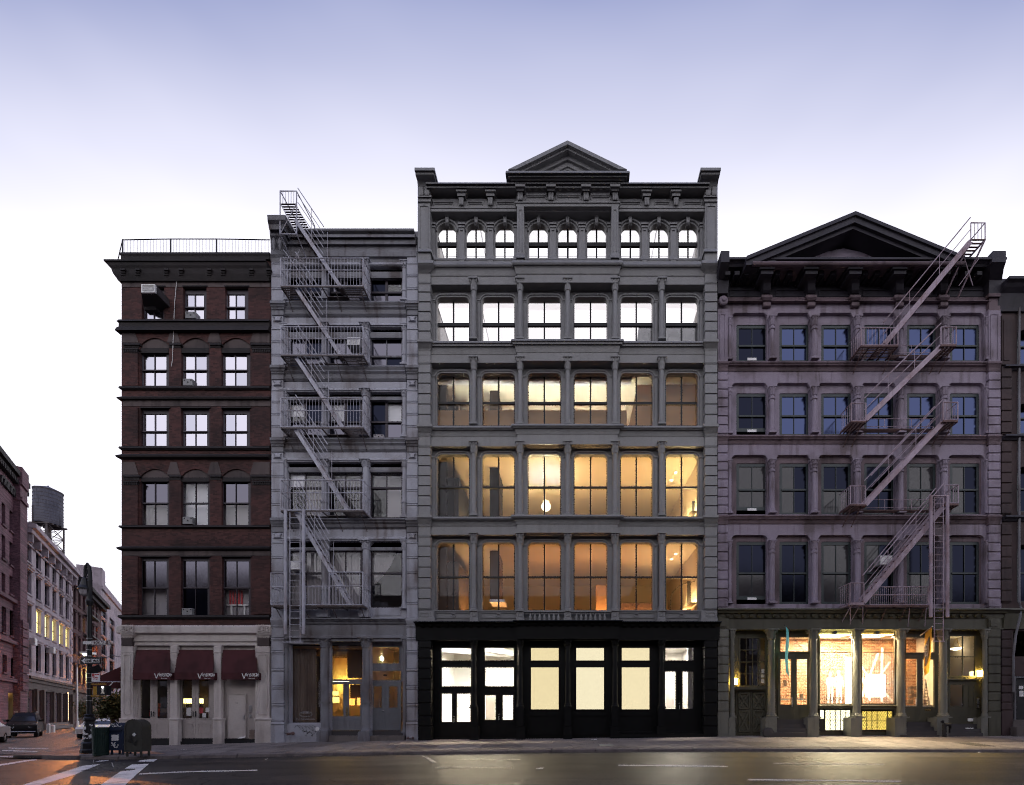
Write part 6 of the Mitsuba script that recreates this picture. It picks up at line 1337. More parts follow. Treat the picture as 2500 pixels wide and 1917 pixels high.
# ================================================================== fire escapes
def stair_run(fe, a, b, y0, y1, m, md, width=.19, rails=4, spread=1.0, n=14, side=1, r0=.0, r1=1.0, name='stair', top=None):
    """A steep stair from a to b (photo pixels on its front plane y0), back string at y1, with slanting hand rails on the front."""
    ya = y0 if top is None else top; A, B = np.array([X(a[0], ya), ya, Z(a[1], ya)]), np.array([X(b[0], y0), y0, Z(b[1], y0)]); dy = np.array([0, y1 - y0, 0])
    s = put(fe, name, M().bar(A, B, .04, width).bar(A + dy, B + dy, .04, width), m)
    tr = M()
    for t in np.linspace(.03, .97, n): c = A + (B - A) * t; tr.box(c[0] - .1, c[0] + .1, c[1] + .02, c[1] + y1 - y0 - .02, c[2] - .1, c[2] - .07)
    put(s, 'treads', tr, md, kind='stuff')
    hr = M(); up = np.array([0, 0, 1.0])
    for i in range(rails):
        h = spread * (i + 1) / rails
        for yy in ((np.zeros(3),) if rails > 2 else (np.zeros(3), dy)):
            p, q = A + (B - A) * (r0 if i < rails - 1 else r0) + up * h + yy, A + (B - A) * r1 + up * h + yy
            hr.tube([p, q], .017 if i < rails - 1 else .024, 6)
    for t in (.35, .7): c = A + (B - A) * t; hr.tube([c, c + up * spread + (B - A) / np.linalg.norm(B - A) * 0], .014, 5)
    put(s, 'hand_rail', hr, m)
    return s


def deck(fe, px0, px1, py, yo, m, slots=None, n=9, name='platform'):
    z = Z(py, yo); x0, x1 = X(px0, yo), X(px1, yo); q = M()
    for i in range(n):
        y = yo + (0.0 - yo) * i / n
        for a, b in (slots or [(x0, x1)]): q.box(a, b, y, y + abs(yo) / n * .42, z - .03, z)
    k = put(fe, name, q, m); f = M()
    f.bar([x0, yo, z - .02], [x1, yo, z - .02], .03, .09)
    for x in np.linspace(x0, x1, 5): f.box(x - .02, x + .02, yo, .05, z - .08, z - .03); 
    put(k, 'frame', f, m); br = M()
    for x in np.linspace(x0 + .15, x1 - .15, 4 if px1 - px0 > 100 else 2): br.bar([x, yo * .9, z - .06], [x, -.02, z - .75], .03)
    put(k, 'bracket', br, m); return k


def guard(fe, px0, px1, pt, pm, pb_, yo, m, step=7.6, ends=(1, 1), name='railing', mid=True):
    zt, zb = Z(pt, yo), Z(pb_, yo); zm = Z(pm, yo); x0, x1 = X(px0, yo), X(px1, yo); q = M()
    for z, r in ((zt, .026), (zb, .026)) + (((zm, .024),) if mid else ()): q.tube([[x0, yo, z], [x1, yo, z]], r)
    for x, e in ((x0, ends[0]), (x1, ends[1])):
        q.tube([[x, yo, zb], [x, yo, zt]], .03)
        if e:
            for z in ((zt, zm, zb) if mid else (zt, zb)): q.tube([[x, yo, z], [x, .0, z]], .022)
    k = put(fe, name, q, m); b = M(); n = max(2, int((px1 - px0) / step))
    for i in range(1, n):
        x = x0 + (x1 - x0) * i / n; b.bar([x, yo, zb], [x, yo, zt], .015)
    for x, e in ((x0, ends[0]), (x1, ends[1])):
        if e:
            for y in np.linspace(yo, 0, 7)[1:-1]: b.bar([x, y, zb], [x, y, zt], .016)
    put(k, 'baluster', b, m, kind='stuff'); return k


def drop_ladder(fe, pxl, pxr, tub, py0, py1, lad0, lad1, yo, m, lx):
    q = M()
    for px in tub: q.lathe(X(px, yo), yo, [(Z(py1, yo), .075), (Z((py0 + py1) / 2, yo), .075), (Z((py0 + py1) / 2, yo), .085), (Z((py0 + py1) / 2 - 4, yo), .085), (Z((py0 + py1) / 2 - 4, yo), .075), (Z(py0, yo), .075)], 12)
    k = put(fe, 'counterweight_tube', q, m, smooth=40); l = M(); x0, x1 = X(lx[0], yo), X(lx[1], yo)
    for x in (x0, x1): l.bar([x, yo, Z(lad1, yo)], [x, yo, Z(lad0, yo)], .03)
    l.bar([X(pxl, yo), yo, Z(lad1, yo)], [X(pxr, yo), yo, Z(lad1, yo)], .04)
    for z in np.arange(Z(lad1, yo) + .25, Z(lad0, yo), .31): l.bar([x0, yo, z], [x1, yo, z], .02)
    l.bar([X(tub[0], yo), yo, Z(py0, yo)], [X(tub[1], yo), yo, Z(py0, yo)], .05)
    put(fe, 'drop_ladder', l, m)


FE = thing('fire_escape', 'pale grey iron fire escape on the light grey iron front, left of the tall building', 'fire escape', None); YO = -.8; FM, FDK = 'fire_metal', 'fire_dark'
for pt, pm_, pb_ in ((631, 660, 698), (798.5, 827, 866), (973, 1003, 1043), (1173, 1203.5, 1245.6)):
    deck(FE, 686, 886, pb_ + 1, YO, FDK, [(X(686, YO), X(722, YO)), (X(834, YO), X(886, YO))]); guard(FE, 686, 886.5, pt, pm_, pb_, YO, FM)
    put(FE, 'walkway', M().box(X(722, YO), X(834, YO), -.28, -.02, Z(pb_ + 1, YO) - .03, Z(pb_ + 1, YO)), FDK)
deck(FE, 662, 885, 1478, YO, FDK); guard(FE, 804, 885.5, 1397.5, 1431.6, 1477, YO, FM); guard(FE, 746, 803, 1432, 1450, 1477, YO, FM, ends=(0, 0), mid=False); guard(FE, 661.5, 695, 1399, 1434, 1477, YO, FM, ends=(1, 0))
for a, b in (((720.5, 536), (833, 703)), ((721.5, 702), (830, 866)), ((720.5, 870), (836, 1044)), ((721.5, 1050), (848, 1246)), ((722, 1250), (854, 1477))):
    stair_run(FE, a, b, -.68, -.26, FM, FDK, .17, 5, 1.75, 15, r0=.06 if a[1] < 600 else .0, r1=.62)
q = M(); yl = -.95                                                       # the landing that hooks over the roof edge
for i in range(14): y = yl + i * .11; q.box(X(684, yl), X(722, yl), y, y + .05, Z(497, yl) - .03, Z(497, yl))
lk = put(FE, 'roof_landing', q, FDK); q = M(); c4 = [(684, -.95), (724, -.95), (690, .55), (724, .55)]
for px, y in c4: x = X(px if y < 0 else px, yl); q.tube([[x, y, Z(497, yl)], [x, y, Z(467, yl)]], .03)
xa, xb = X(684, yl), X(724, yl); z0, z1 = Z(497, yl), Z(467, yl)
q.tube([[xa, yl, z1], [xb, yl, z1], [xb, .55, z1]], .028).tube([[xa, yl, z1], [xa, .55, z1]], .028)
for i in range(1, 6): x = xa + (xb - xa) * i / 6; q.tube([[x, yl, z0], [x, yl, z1]], .012)
zc = Z(572, yl)
for x in (xa, xb): q.tube([[x, yl, z0], [x, yl, zc]], .03).tube([[x, yl, zc], [x, -.1, Z(640)]], .03)
q.tube([[xa, yl, zc], [xb, yl, zc]], .028).tube([[xa, yl, zc], [xb, yl, z0]], .018).tube([[xb, yl, zc], [xa, yl, z0]], .018).tube([[xa, -.7, zc - .5], [xb, -.5, zc - 1.6]], .016).tube([[xb, -.7, zc - .5], [xa, -.5, zc - 1.6]], .016)
put(lk, 'frame', q, FM)
drop_ladder(FE, 688, 741, (697, 741), 1246, 1549, 1252, 1568, -.92, FM, (708, 733))

FR = thing('fire_escape', 'dusty pink fire escape zigzagging up the lilac pediment building', 'fire escape'); FP, FD2 = 'pink_metal', 'rust_metal'
runs = [((2369, 590.5), (2160, 840)), ((2297.6, 846), (2113, 1025)), ((2302, 1032), (2113, 1232)), ((2305, 1236), (2109, 1470))]
for i, (a, b) in enumerate(runs):
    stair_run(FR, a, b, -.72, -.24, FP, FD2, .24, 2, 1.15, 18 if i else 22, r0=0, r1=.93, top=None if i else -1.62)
for i, (pt, pb_, l0, l1, r0, r1) in enumerate(((801, 843, 2102, 2192, 2297, 2334.5), (985, 1027.6, 2078, 2113.5, 2302, 2338), (1187, 1231, 2076, 2112.5, 2306, 2339.5))):
    yo = -.85
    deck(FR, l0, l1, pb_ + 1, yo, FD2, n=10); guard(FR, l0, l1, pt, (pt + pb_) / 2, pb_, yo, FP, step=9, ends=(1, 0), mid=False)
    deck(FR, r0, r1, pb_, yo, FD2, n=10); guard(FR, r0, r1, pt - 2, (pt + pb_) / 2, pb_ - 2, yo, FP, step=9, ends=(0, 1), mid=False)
    q = M()
    for j in range(4): q.box(X(l1, yo), X(r0, yo), -.3 + j * .08, -.26 + j * .08, Z(pb_ + 1, yo) - .03, Z(pb_ + 1, yo))
    k = put(FR, 'walkway', q, FD2); q = M()
    for z in (Z((pt + pb_) / 2 - 2, yo), Z(pb_ - 4, yo)): q.tube([[X(l1 + 20, yo), -.3, z], [X(r0, yo), -.3, z]], .014)
    for px in (2160, 2225, 2296): q.tube([[X(px, -.3), -.3, Z(pb_, yo)], [X(px, -.3), -.3, Z((pt + pb_) / 2 - 2, yo)]], .014)
    put(k, 'wall_rail', q, FP)
guard(FR, 2075, 2109, 1424, 1448, 1472, -.85, FP, step=9, ends=(1, 0), mid=False); deck(FR, 2074, 2110, 1474, -.85, FP); guard(FR, 2124, 2266, 1433, 1453, 1477, -.5, FP, step=4.9, ends=(0, 0)); deck(FR, 2112, 2268, 1479, -.5, FD2, n=5)
q = M()
for px in (2076, 2106): q.tube([[X(px, -.82), -.82, Z(1474, -.82)], [X(px, -.3), -.3, Z(1524, -.3)]], .022)
for px in (2221, 2262): q.tube([[X(px, -.5), -.5, Z(1478, -.5)], [X(px - 4, -.1), -.1, Z(1530, -.1)]], .018)
put(FR, 'strut', q, FP)
drop_ladder(FR, 2278, 2306, (2272.5, 2313), 1211, 1507, 1214, 1566, -.95, FP, (2281, 2303))
yl = -1.62; q = M()
for i in range(12): y = yl + i * .16; q.box(X(2372, yl), X(2406, yl), y, y + .055, Z(584, yl) - .03, Z(584, yl))
lk = put(FR, 'roof_landing', q, FD2); q = M(); xa, xb, z0, z1 = X(2370, yl), X(2405, yl), Z(584, yl), Z(544.5, yl)
q.tube([[xa, yl, z1], [xb, yl, z1], [xb, .4, z1]], .026).tube([[xa, yl, z0], [xa, yl, z1]], .02).tube([[xb, yl, z0], [xb, yl, z1]], .024).tube([[xb, .4, z0], [xb, .4, z1]], .02)
for i in range(1, 4): x = xa + (xb - xa) * i / 4; q.tube([[x, yl, z0], [x, yl, z1]], .012)
for x in (xa, xb): q.bar([x, yl, z0 - .02], [x, -.2, Z(726, -.2)], .06).bar([x, yl, z0 - .02], [x, .4, z0 - .02], .06)
q.tube([[xa, -1.3, z0 - .6], [xb, -1.0, z0 - 1.6]], .018).tube([[xb, -1.3, z0 - .6], [xa, -1.0, z0 - 1.6]], .018)
put(lk, 'frame', q, FP)
air_con(2149, 2179, 1357, 1379, .15, .35, 'white framed air conditioner behind the lowest stair of the pink fire escape', 'face')

# ================================================================== the brown building cut by the right edge
RB = thing('brown_stone_building', 'dark brown stone building cut off by the right edge of the photo', 'building')
mat('end_brown', grime([.055, .034, .034], [.026, .017, .018], .6, .5), .75)
hl = [rect(2483, 2560, a, b, 0, 16) for a, b in ((806, 890), (986, 1060), (1140, 1250), (1330, 1470))] + [rect(2474, 2570, 1540, 1830)]
wall(RB, rect(2445.5, 2720, 690, 1835), hl, .0, .3, 'end_brown'); shell(RB, 2447, 2718, 680, 1815, 'dim_room', .6, 8.0, (690, 895, 1075, 1270, 1520)); roof(RB, 2446, 2720, 676, 'dark_cornice', .1, 14)
for a, b in ((806, 890), (986, 1060), (1140, 1250), (1330, 1470)): sash(RB, 2486, 2558, a + 8, b - 2, .3, 'frame_teal', ['mirror_blue'] * 4 if a < 1100 else ['mirror_dark'] * 4, (a + b) / 2, fw=8)
for e in (np.linspace(895, 1058, 7), np.linspace(1080, 1255, 8), np.linspace(1280, 1470, 8), [1540, 1562, 1584, 1606, 1628, 1650, 1673, 1693, 1716, 1735]): quoins(RB, 2446, 2470, list(e), .12, 'end_brown', 3.2)
put(RB, 'plinth', M().pb(2445.6, 2473, 1736, 1825, -.15, .1), 'end_brown'); put(RB, 'pier', M().pb(2446, 2470, 770, 890, -.1, .1).pb(2451, 2465, 780, 880, -.13, -.08), 'end_brown')
for a in (890, 1060, 1258): put(RB, 'string_course', M().mould(X(2446), X(2720), [(a, .2), (a + 4, .22), (a + 9, .12), (a + 15, .05)], .1, 0, 0), 'dark_cornice')
put(RB, 'cornice', M().mould(X(2452, -.5), X(2720), [(674, .75), (680, .75), (690, .6), (700, .5), (716, .3), (760, .1)], .2, 0, 0), 'dark_cornice'); put(RB, 'shop_cornice', M().mould(X(2446), X(2720), [(1485, .3), (1489, .32), (1498, .16), (1536, .08)], .2, 0, 0), 'olive_paint')
put(RB, 'downspout', M().tube([[X(2488, -.1), -.1, Z(p_, -.1)] for p_ in (715, 1000, 1280, 1470)] + [[X(2493, -.15), -.15, Z(1485, -.15)], [X(2493, -.4), -.38, Z(1500, -.3)], [X(2480, -.2), -.2, Z(1550, -.2)], [X(2474, -.15), -.15, Z(1600, -.15)], [X(2474, -.15), -.15, Z(1690, -.15)]], .05, 8), 'iron_dirty')
put(RB, 'shop_panel', M().pb(2478, 2720, 1603, 1651, .25, .35), 'end_brown'); d = put(RB, 'dark_door', M().pb(2482, 2560, 1655, 1758, .3, .36), 'black_frame'); put(d, 'frame', M().pb(2477, 2481, 1652, 1760, .2, .36).pb(2481, 2600, 1652, 1655, .2, .36), 'iron_dirty')
put(d, 'notice', M().pb(2488, 2498, 1675, 1683, .28, .3).pb(2489, 2499, 1687, 1701, .28, .3), 'paper'); put(RB, 'step', M().pb(2474, 2720, 1758, 1830, -.2, .3).pb(2482, 2720, 1775, 1830, -.5, -.2), 'concrete_dark')


# ================================================================== the side street, running away along SD; local frame: t along, out towards the street, z up
A0 = np.array([-46.6, 10.4])


def LT(px): q = (px - CX) / F; return (A0[0] - q * (D + A0[1])) / (q * SD[1] - SD[0])
def LZ(px, py): return CZ + (HY - py) / F * (D + A0[1] + SD[1] * LT(px))
def P3(t, out, z): p = A0 + SD * t - SN * out; return [p[0], p[1], z]


class L(M):
    """A mesh in the street wall's frame: box(t0, t1, out0, out1, z0, z1)."""
    def lb(s, t0, t1, o0, o1, z0, z1):
        v = [P3(t, o, z) for t in (t0, t1) for o in (o0, o1) for z in (z0, z1)]
        return s.add(v, [[0, 1, 3, 2], [4, 6, 7, 5], [0, 4, 5, 1], [2, 3, 7, 6], [0, 2, 6, 4], [1, 5, 7, 3]])
    def lprism(s, poly, o0, o1):
        m = M().prism(poly, 0, 1); v, f = m.mesh()
        return s.add([P3(x, o0 if y < .5 else o1, z) for x, y, z in v], f)
    def lsheet(s, poly, o):
        v, f = M().sheet(poly, 0).mesh(); return s.add([P3(x, o, z) for x, y, z in v], f)


def lwin(b, t0, t1, z0, z1, glass, emit=None, arch=False, deep=.22, frame='black_frame', name='window', sill=True, hood=None, cols=1, rows=2, trim=None):
    o = sbox(t0, z0, t1, z1) if not arch else Polygon([(t0, z0), (t1, z0), (t1, z1 - (t1 - t0) / 2)] + [((t0 + t1) / 2 + (t1 - t0) / 2 * math.cos(a), z1 - (t1 - t0) / 2 + (t1 - t0) / 2 * math.sin(a)) for a in np.linspace(.2, 2.94, 7)] + [(t0, z1 - (t1 - t0) / 2)])
    cells = [sbox(t0 + (t1 - t0) * i / cols + .04, z0 + (z1 - z0) * j / rows + .04, t0 + (t1 - t0) * (i + 1) / cols - .04, z0 + (z1 - z0) * (j + 1) / rows - .04).intersection(o.buffer(-.03)) for i in range(cols) for j in range(rows)]
    k = put(b, name, L().lprism(o.difference(unary_union(cells)), -deep - .05, -deep), frame)
    for c in cells: put(k, 'pane', L().lsheet(c, -deep - .03), glass, emit=emit, w=0.05 if emit else 0)
    if sill and trim: put(k, 'sill', L().lb(t0 - .15, t1 + .15, -.05, .12, z0 - .16, z0), trim)
    if hood and trim: put(k, 'hood', L().lb(t0 - .15, t1 + .15, -.05, .16, z1 + .08, z1 + .3).lb(t0 - .22, t1 + .22, -.05, .24, z1 + .3, z1 + .38), trim)
    return o


def street_house(name, label, t0, t1, ztop, m, holes, z0=-.2, depth=12):
    b = thing(name, label, 'building')
    put(b, 'wall', L().lprism(sbox(t0, z0, t1, ztop).difference(unary_union(holes)) if holes else sbox(t0, z0, t1, ztop), -.3, 0), m)
    put(b, 'party_wall', L().lb(t0, t0 + .3, -depth, -.3, z0, ztop).lb(t1 - .3, t1, -depth, -.3, z0, ztop), m); put(b, 'roof', L().lb(t0 + .3, t1 - .3, -depth, -.3, ztop - .9, ztop - .6), 'soot_stone')
    put(b, 'interior', L().lb(t0 + .3, t1 - .3, -3.2, -3, z0, ztop - 1), 'dim_room'); return b


# white stone house with six bays
cols = [(63.5, 77), (88, 100), (109.6, 120.5), (128, 137.5), (145, 154), (160.5, 169)]
tc = [(LT(a), LT(b)) for a, b in cols]
rows = [(LZ(70, 1373), LZ(70, 1317)), (LZ(70, 1450), LZ(70, 1394)), (LZ(70, 1537), LZ(70, 1477)), (LZ(70, 1634), LZ(70, 1566))]
t0, t1 = LT(57.5), LT(176); ztop = LZ(58, 1275); zs = LZ(63, 1650)
WH = [sbox(a, r[0], b, r[1]) for a, b in tc for r in rows]
shops = [(LT(a), LT(b)) for a, b in ((64, 78), (84, 96), (107, 121), (128, 139), (145, 154), (159, 168))]
SH = [sbox(a, .5, b, zs - 1.2) for a, b in shops]
WB = street_house('white_stone_building', 'pale stone building under the water tank, with one row of windows lit yellow', t0, t1, ztop, 'white_stone', WH + SH)
for ri, r in enumerate(rows):
    for ci, (a, b) in enumerate(tc):
        lit = ri == 2 and ci > 0
        lwin(WB, a, b, r[0], r[1], 'lamp_glass' if lit else ('mirror_grey' if ri < 3 else 'mirror_dark'), (1.9, 1.55, .42) if lit else None, hood=True, cols=1, rows=2, trim='white_stone')
put(WB, 'cornice', L().lb(t0 - .2, t1, 0, .9, ztop - .5, ztop).lb(t0 - .1, t1, 0, .6, ztop - 1.0, ztop - .5).lb(t0, t1, 0, .12, ztop - 2.0, ztop - 1.8), 'white_stone')
cb = L()
for t in np.linspace(t0 + .5, t1 - .5, 8): cb.lb(t - .2, t + .2, 0, .55, ztop - 1.9, ztop - 1.0)
put(WB, 'bracket', cb, 'white_stone')
put(WB, 'shop_cornice', L().lb(t0, t1, 0, .5, zs - .25, zs).lb(t0, t1, 0, .3, zs - .6, zs - .25).lb(t0, t1, 0, .12, zs - 1.4, zs - .6), 'shop_brown')
put(WB, 'shopfront', L().lprism(sbox(t0, -.2, t1, zs - 1.4).difference(unary_union(SH)), .0, .14), 'shop_brown')
for i, (a, b) in enumerate(shops):
    put(WB, 'shop_pillar', L().lb(b + .15, b + .75, .1, .35, -.2, zs - 1.3), 'shop_brown'); put(WB, 'shop_window', L().lb(a, b, -.26, -.22, .5, zs - 1.2).lb(a, b, -.22, -.15, zs - 2.6, zs - 2.4), 'shop_brown' if i % 2 else 'frame_plum')
put(WB, 'lit_door', L().lsheet(sbox(LT(158.6), .8, LT(163), 4.6), .2), 'lamp_glass', emit=(1.9, 1.15, .45), w=.05)
for i in range(11):
    for px in (58.5, 172): z = 6.6 + i * (ztop - 9) / 11; put(WB, 'quoin', L().lb(LT(px), LT(px + 4), 0, .07, z, z + .9), 'white_stone')
put(WB, 'step', L().lb(LT(100), LT(150), .1, 1.0, -.1, .35).lb(LT(100), LT(150), .1, .6, .35, .6), 'granite')
for px, py, lb in ((70, 1567, 'first'), (117.5, 1588, 'second')):
    t = LT(px); z = LZ(px, py); a = solo('air_conditioner', L().lb(t - .45, t + .45, -.1, .5, z - .35, z + .4).lb(t - .38, t + .38, .5, .52, z - .28, z + .33), 'steel', 'grey air conditioner in the first lowest window of the pale building down the street' if lb == 'first' else 'double grey air conditioner on the pale building, under its lit row of windows', 'air conditioner')
# water tank
wt = thing('water_tank', 'dark wooden water tank on a steel frame above the side street', 'water tank'); dpt = 56.0
cx, cy = (117.5 - CX) / F * dpt, dpt - D; s = dpt / F; zt, zb_ = CZ + (HY - 1200) * s, CZ + (HY - 1282) * s; r = 24.5 * s
body = M().lathe(cx, cy, [(zb_, r * .99), (zb_ + .1, r), (zt, r * .985)], 40, lambda z, th: 1 + .006 * np.cos(th * 20)); put(wt, 'staves', body, 'tank_wood')
q = M()
for i in range(11): z = zb_ + .15 + (zt - zb_ - .3) * (i / 10) ** 1.25; q.lathe(cx, cy, [(z, r), (z, r + .025), (z + .05, r + .025), (z + .05, r)], 40)
put(wt, 'hoop', q, 'fire_dark', kind='stuff'); put(wt, 'cover', M().lathe(cx, cy, [(zt - .05, r * 1.03), (zt + .03, r * 1.03), (zt + .62, .12), (zt + .75, .05)], 40), 'tank_wood')
q = M(); zl = zb_ - 4.6; lg = [(cx + a * r * .72, cy + b * r * .72) for a, b in ((-1, -1), (1, -1), (1, 1), (-1, 1))]
for i, (x, y) in enumerate(lg):
    x2, y2 = lg[(i + 1) % 4]; q.bar([x, y, zl], [x, y, zb_], .12)
    for za, zc in ((zl, zl + 1.5), (zl + 1.5, zl + 3.0), (zl + 3.0, zb_ - .1)): q.bar([x, y, za], [x2, y2, zc], .05).bar([x2, y2, za], [x, y, zc], .05).bar([x, y, zc], [x2, y2, zc], .07)
q.lathe(cx, cy, [(zl, .3), (zb_, .3)], 12); q.tube([[cx - r * .3, cy - r * 1.02, zl], [cx - r * .3, cy - r * 1.02, zb_ + 2]], .05)
put(wt, 'frame', q, 'fire_dark'); bm = M()
for i in range(5): bm.box(cx - r * .95, cx + r * .95, cy - r * .8 + i * r * .38, cy - r * .8 + i * r * .38 + .14, zb_ - .2, zb_ - .01)
put(wt, 'platform', bm, 'fire_dark')
# purple brick house at the left edge
t0, t1 = LT(-60), LT(56); ztop = LZ(56, 1179); H_ = []
wn = [(4, 13, 1282, 1222, 1), (23, 32, 1298, 1241, 1), (4, 13, 1365, 1307, 0), (23, 32, 1381, 1325, 0), (4, 13, 1455, 1400, 0), (23, 32, 1452, 1407, 0), (4, 15, 1545, 1482, 0), (24, 35, 1554, 1492, 0), (6, 17, 1642, 1590, 1), (27, 38, 1652, 1598, 1)]
boxes = [(LT(a), LT(b), LZ((a + b) / 2, y0), LZ((a + b) / 2, y1), ar) for a, b, y0, y1, ar in wn]
door = sbox(LT(20), -.2, LT(47.5), LZ(34, 1692))
PR = street_house('purple_brick_building', 'purplish brick building with arched windows, cut by the left edge of the photo', t0, t1, ztop, 'purple_brick', [sbox(a, z0, b, z1 - ((b - a) * .3 if ar else 0)) for a, b, z0, z1, ar in boxes] + [door])
for a, b, z0, z1, ar in boxes: lwin(PR, a, b, z0, z1, 'mirror_dark', arch=bool(ar), hood=False, trim='purple_brick')
cr = L().lb(t0, t1, 0, .5, ztop - .5, ztop).lb(t0, t1, 0, .25, ztop - 1.0, ztop - .5)
for t in np.arange(t0, t1, .45): cr.lb(t, t + .22, 0, .4, ztop - 1.3, ztop - .9)
put(PR, 'cornice', cr, 'soot_stone'); put(PR, 'corner_pier', L().lb(LT(32), LT(50), 0, .45, -.2, ztop + .3).lb(LT(31), LT(48), 0, .6, ztop - 1.2, ztop + .5).lb(LT(31), LT(48), 0, .6, LZ(48, 1236), LZ(48, 1228)), 'purple_brick')
for px in (3, 10, 18, 26, 33): t = LT(px); put(PR, 'corbel_arch', L().lprism(Point(t, LZ(px, 1180 + (px - 3) * 1.1) ).buffer(.75).difference(Point(t, LZ(px, 1180 + (px - 3) * 1.1)).buffer(.5)).intersection(sbox(t - 1, LZ(px, 1180 + (px - 3) * 1.1) - .1, t + 1, LZ(px, 1180 + (px - 3) * 1.1) + 1)), 0, .2), 'soot_stone')
for y in (1468, 1570, 1662): z = LZ(30, y); put(PR, 'string_course', L().lb(t0, t1, 0, .3, z - .2, z + .15), 'purple_brick')
for i in range(8): z = 4 + i * .9; put(PR, 'quoin', L().lb(LT(33), LT(48), .45, .6, z, z + .75), 'purple_brick')
put(PR, 'entrance', L().lb(LT(20), LT(47.5), -2.6, -2.5, -.2, LZ(34, 1692)).lb(LT(46.5), LT(47.5), -2.6, -.3, -.2, LZ(34, 1692)).lb(LT(20), LT(47.5), -2.6, -.3, LZ(34, 1692), LZ(34, 1690)), 'warm_room')
put(PR, 'entrance_door', L().lb(LT(20), LT(31), -1.6, -1.5, -.2, 4), 'shop_brown'); put(PR, 'entrance_pane', L().lsheet(sbox(LT(22), 4.2, LT(31), LZ(34, 1700)), -1.5).lsheet(sbox(LT(23.5), .6, LT(28.5), 3.4), -1.48), 'lamp_glass', emit=(1.7, 1.5, .6), w=.05)
v = [P3(LT(32), -.8, LZ(34, 1692) - .1), P3(LT(46), -.8, LZ(34, 1692) - .1), P3(LT(46), -2.2, LZ(34, 1692) - .1), P3(LT(32), -2.2, LZ(34, 1692) - .1)]; put(PR, 'entrance_light', M().add(v, [[0, 1, 2, 3]]), 'lamp_glass', emit=(9, 6.2, 2.6), w=.6)
# brown house with a fire escape, and the far white house
t0, t1 = LT(177), LT(247); ztop = LZ(177, 1406); bw = []
for (a, b) in ((179.5, 185), (191, 197), (202, 208), (213, 218), (225, 229.5), (234, 238)):
    ta, tb = LT(a), LT(b)
    for y0, y1 in ((1472, 1438), (1531, 1495), (1597, 1554), (1665, 1625)): bw.append((ta, tb, LZ(182, y0), LZ(182, y1)))
BR = street_house('brown_brick_building', 'dark brown brick building behind the street lamp, between two pale buildings', t0, t1, ztop, 'brown_brick', [sbox(*(a, c, b, d)) for a, b, c, d in bw])
for i, (a, b, c, d) in enumerate(bw): lwin(BR, a, b, c, d, 'lamp_glass' if i in (9, 13) else 'mirror_grey' if i % 4 < 2 else 'mirror_dark', (1.5, 1.2, .4) if i in (9, 13) else None, trim='brown_brick', hood=True)
put(BR, 'cornice', L().lb(t0, t1 + .5, 0, 1.1, ztop - .6, ztop).lb(t0, t1, 0, .7, ztop - 1.2, ztop - .6), 'soot_stone'); put(BR, 'shopfront', L().lb(t0, t1, 0, .4, LZ(182, 1690), LZ(182, 1682)).lb(t0, t1, -.0, .12, -.2, LZ(182, 1692)), 'shop_brown')
for y in (1502, 1552, 1610): z = LZ(205, y); put(BR, 'balcony', L().lb(LT(203), LT(222), 0, 1.0, z - .1, z).lb(LT(203), LT(222), .95, 1.0, z, z + .1).lb(LT(203), LT(222), .95, 1.0, z + .8, z + .88), 'black_frame')
t0, t1 = LT(247.3), LT(300); ztop = LZ(250, 1420); fw_ = []
for a, b in ((247.5, 260.5), (267.5, 279.5)):
    for y0, y1, ar in ((1510, 1471, 1), (1553, 1515, 0), (1600, 1557, 0), (1640, 1604, 0), (1685, 1650, 0)): fw_.append((LT(a), LT(b), LZ(254, y0), LZ(254, y1), ar))
FB = street_house('many_paned_building', 'pale building with tall many-paned windows, farthest down the side street', t0, t1, ztop, 'white_stone', [sbox(a, c, b, d - ((b - a) * .3 if ar else 0)) for a, b, c, d, ar in fw_])
for a, b, c, d, ar in fw_: lwin(FB, a, b, c, d, 'mirror_grey', arch=bool(ar), cols=3, rows=3, trim='white_stone')
put(FB, 'parapet', L().lb(t0, t0 + 3, -3, .1, ztop - 1, ztop + 2.2).lb(t0, t1, 0, .25, ztop - 1.6, ztop - 1.2), 'white_stone')
# the corner building opposite the lamp, seen as a sliver, and the street end
eb = thing('reddish_building', 'reddish building closing the far end of the side street', 'building'); e0 = A0 + SD * 150
put(eb, 'wall', M().add([[*(e0 + SN * 20), -1], [*(e0 - SN * 50), -1], [*(e0 - SN * 50), 24], [*(e0 + SN * 20), 24]], [[0, 1, 2, 3]]), 'brown_brick')

# ================================================================== street furniture
def at(px, depth): return (px - CX) / F * depth, depth - D


x, y = at(218.5, 17.9); g = cz; sc = 17.9 / F
def pz(py, d=17.9): return CZ + (HY - py) / F * d
LP = thing('street_lamp', 'ornate black street lamp with a curled top and street signs, at the corner', 'street lamp')
b0 = pz(1838)
put(LP, 'base', M().lathe(x, y, [(b0, .29), (b0 + .12, .29), (b0 + .16, .26), (b0 + .4, .25), (b0 + .46, .2), (b0 + .9, .17), (b0 + 1.3, .145), (b0 + 1.36, .19), (b0 + 1.44, .19), (b0 + 1.5, .14), (b0 + 1.58, .16), (b0 + 1.62, .11)], 12), 'post_black')
sg = M(); rg = random.Random(8)
for i in range(40):
    a_ = rg.uniform(3.3, 6.1); z = b0 + rg.uniform(.55, 1.25); r_ = .172 - (z - b0 - .9) * .065 + .012; w_ = rg.uniform(.02, .055)
    c_, t_ = np.array([x + r_ * math.cos(a_), y + r_ * math.sin(a_), z]), np.array([-math.sin(a_), math.cos(a_), 0]); u_ = np.array([0, 0, 1]) * w_
    sg.add([c_ - t_ * w_ - u_, c_ + t_ * w_ - u_ * .4, c_ + t_ * w_ * .8 + u_, c_ - t_ * w_ + u_ * .6], [[0, 1, 2, 3]])
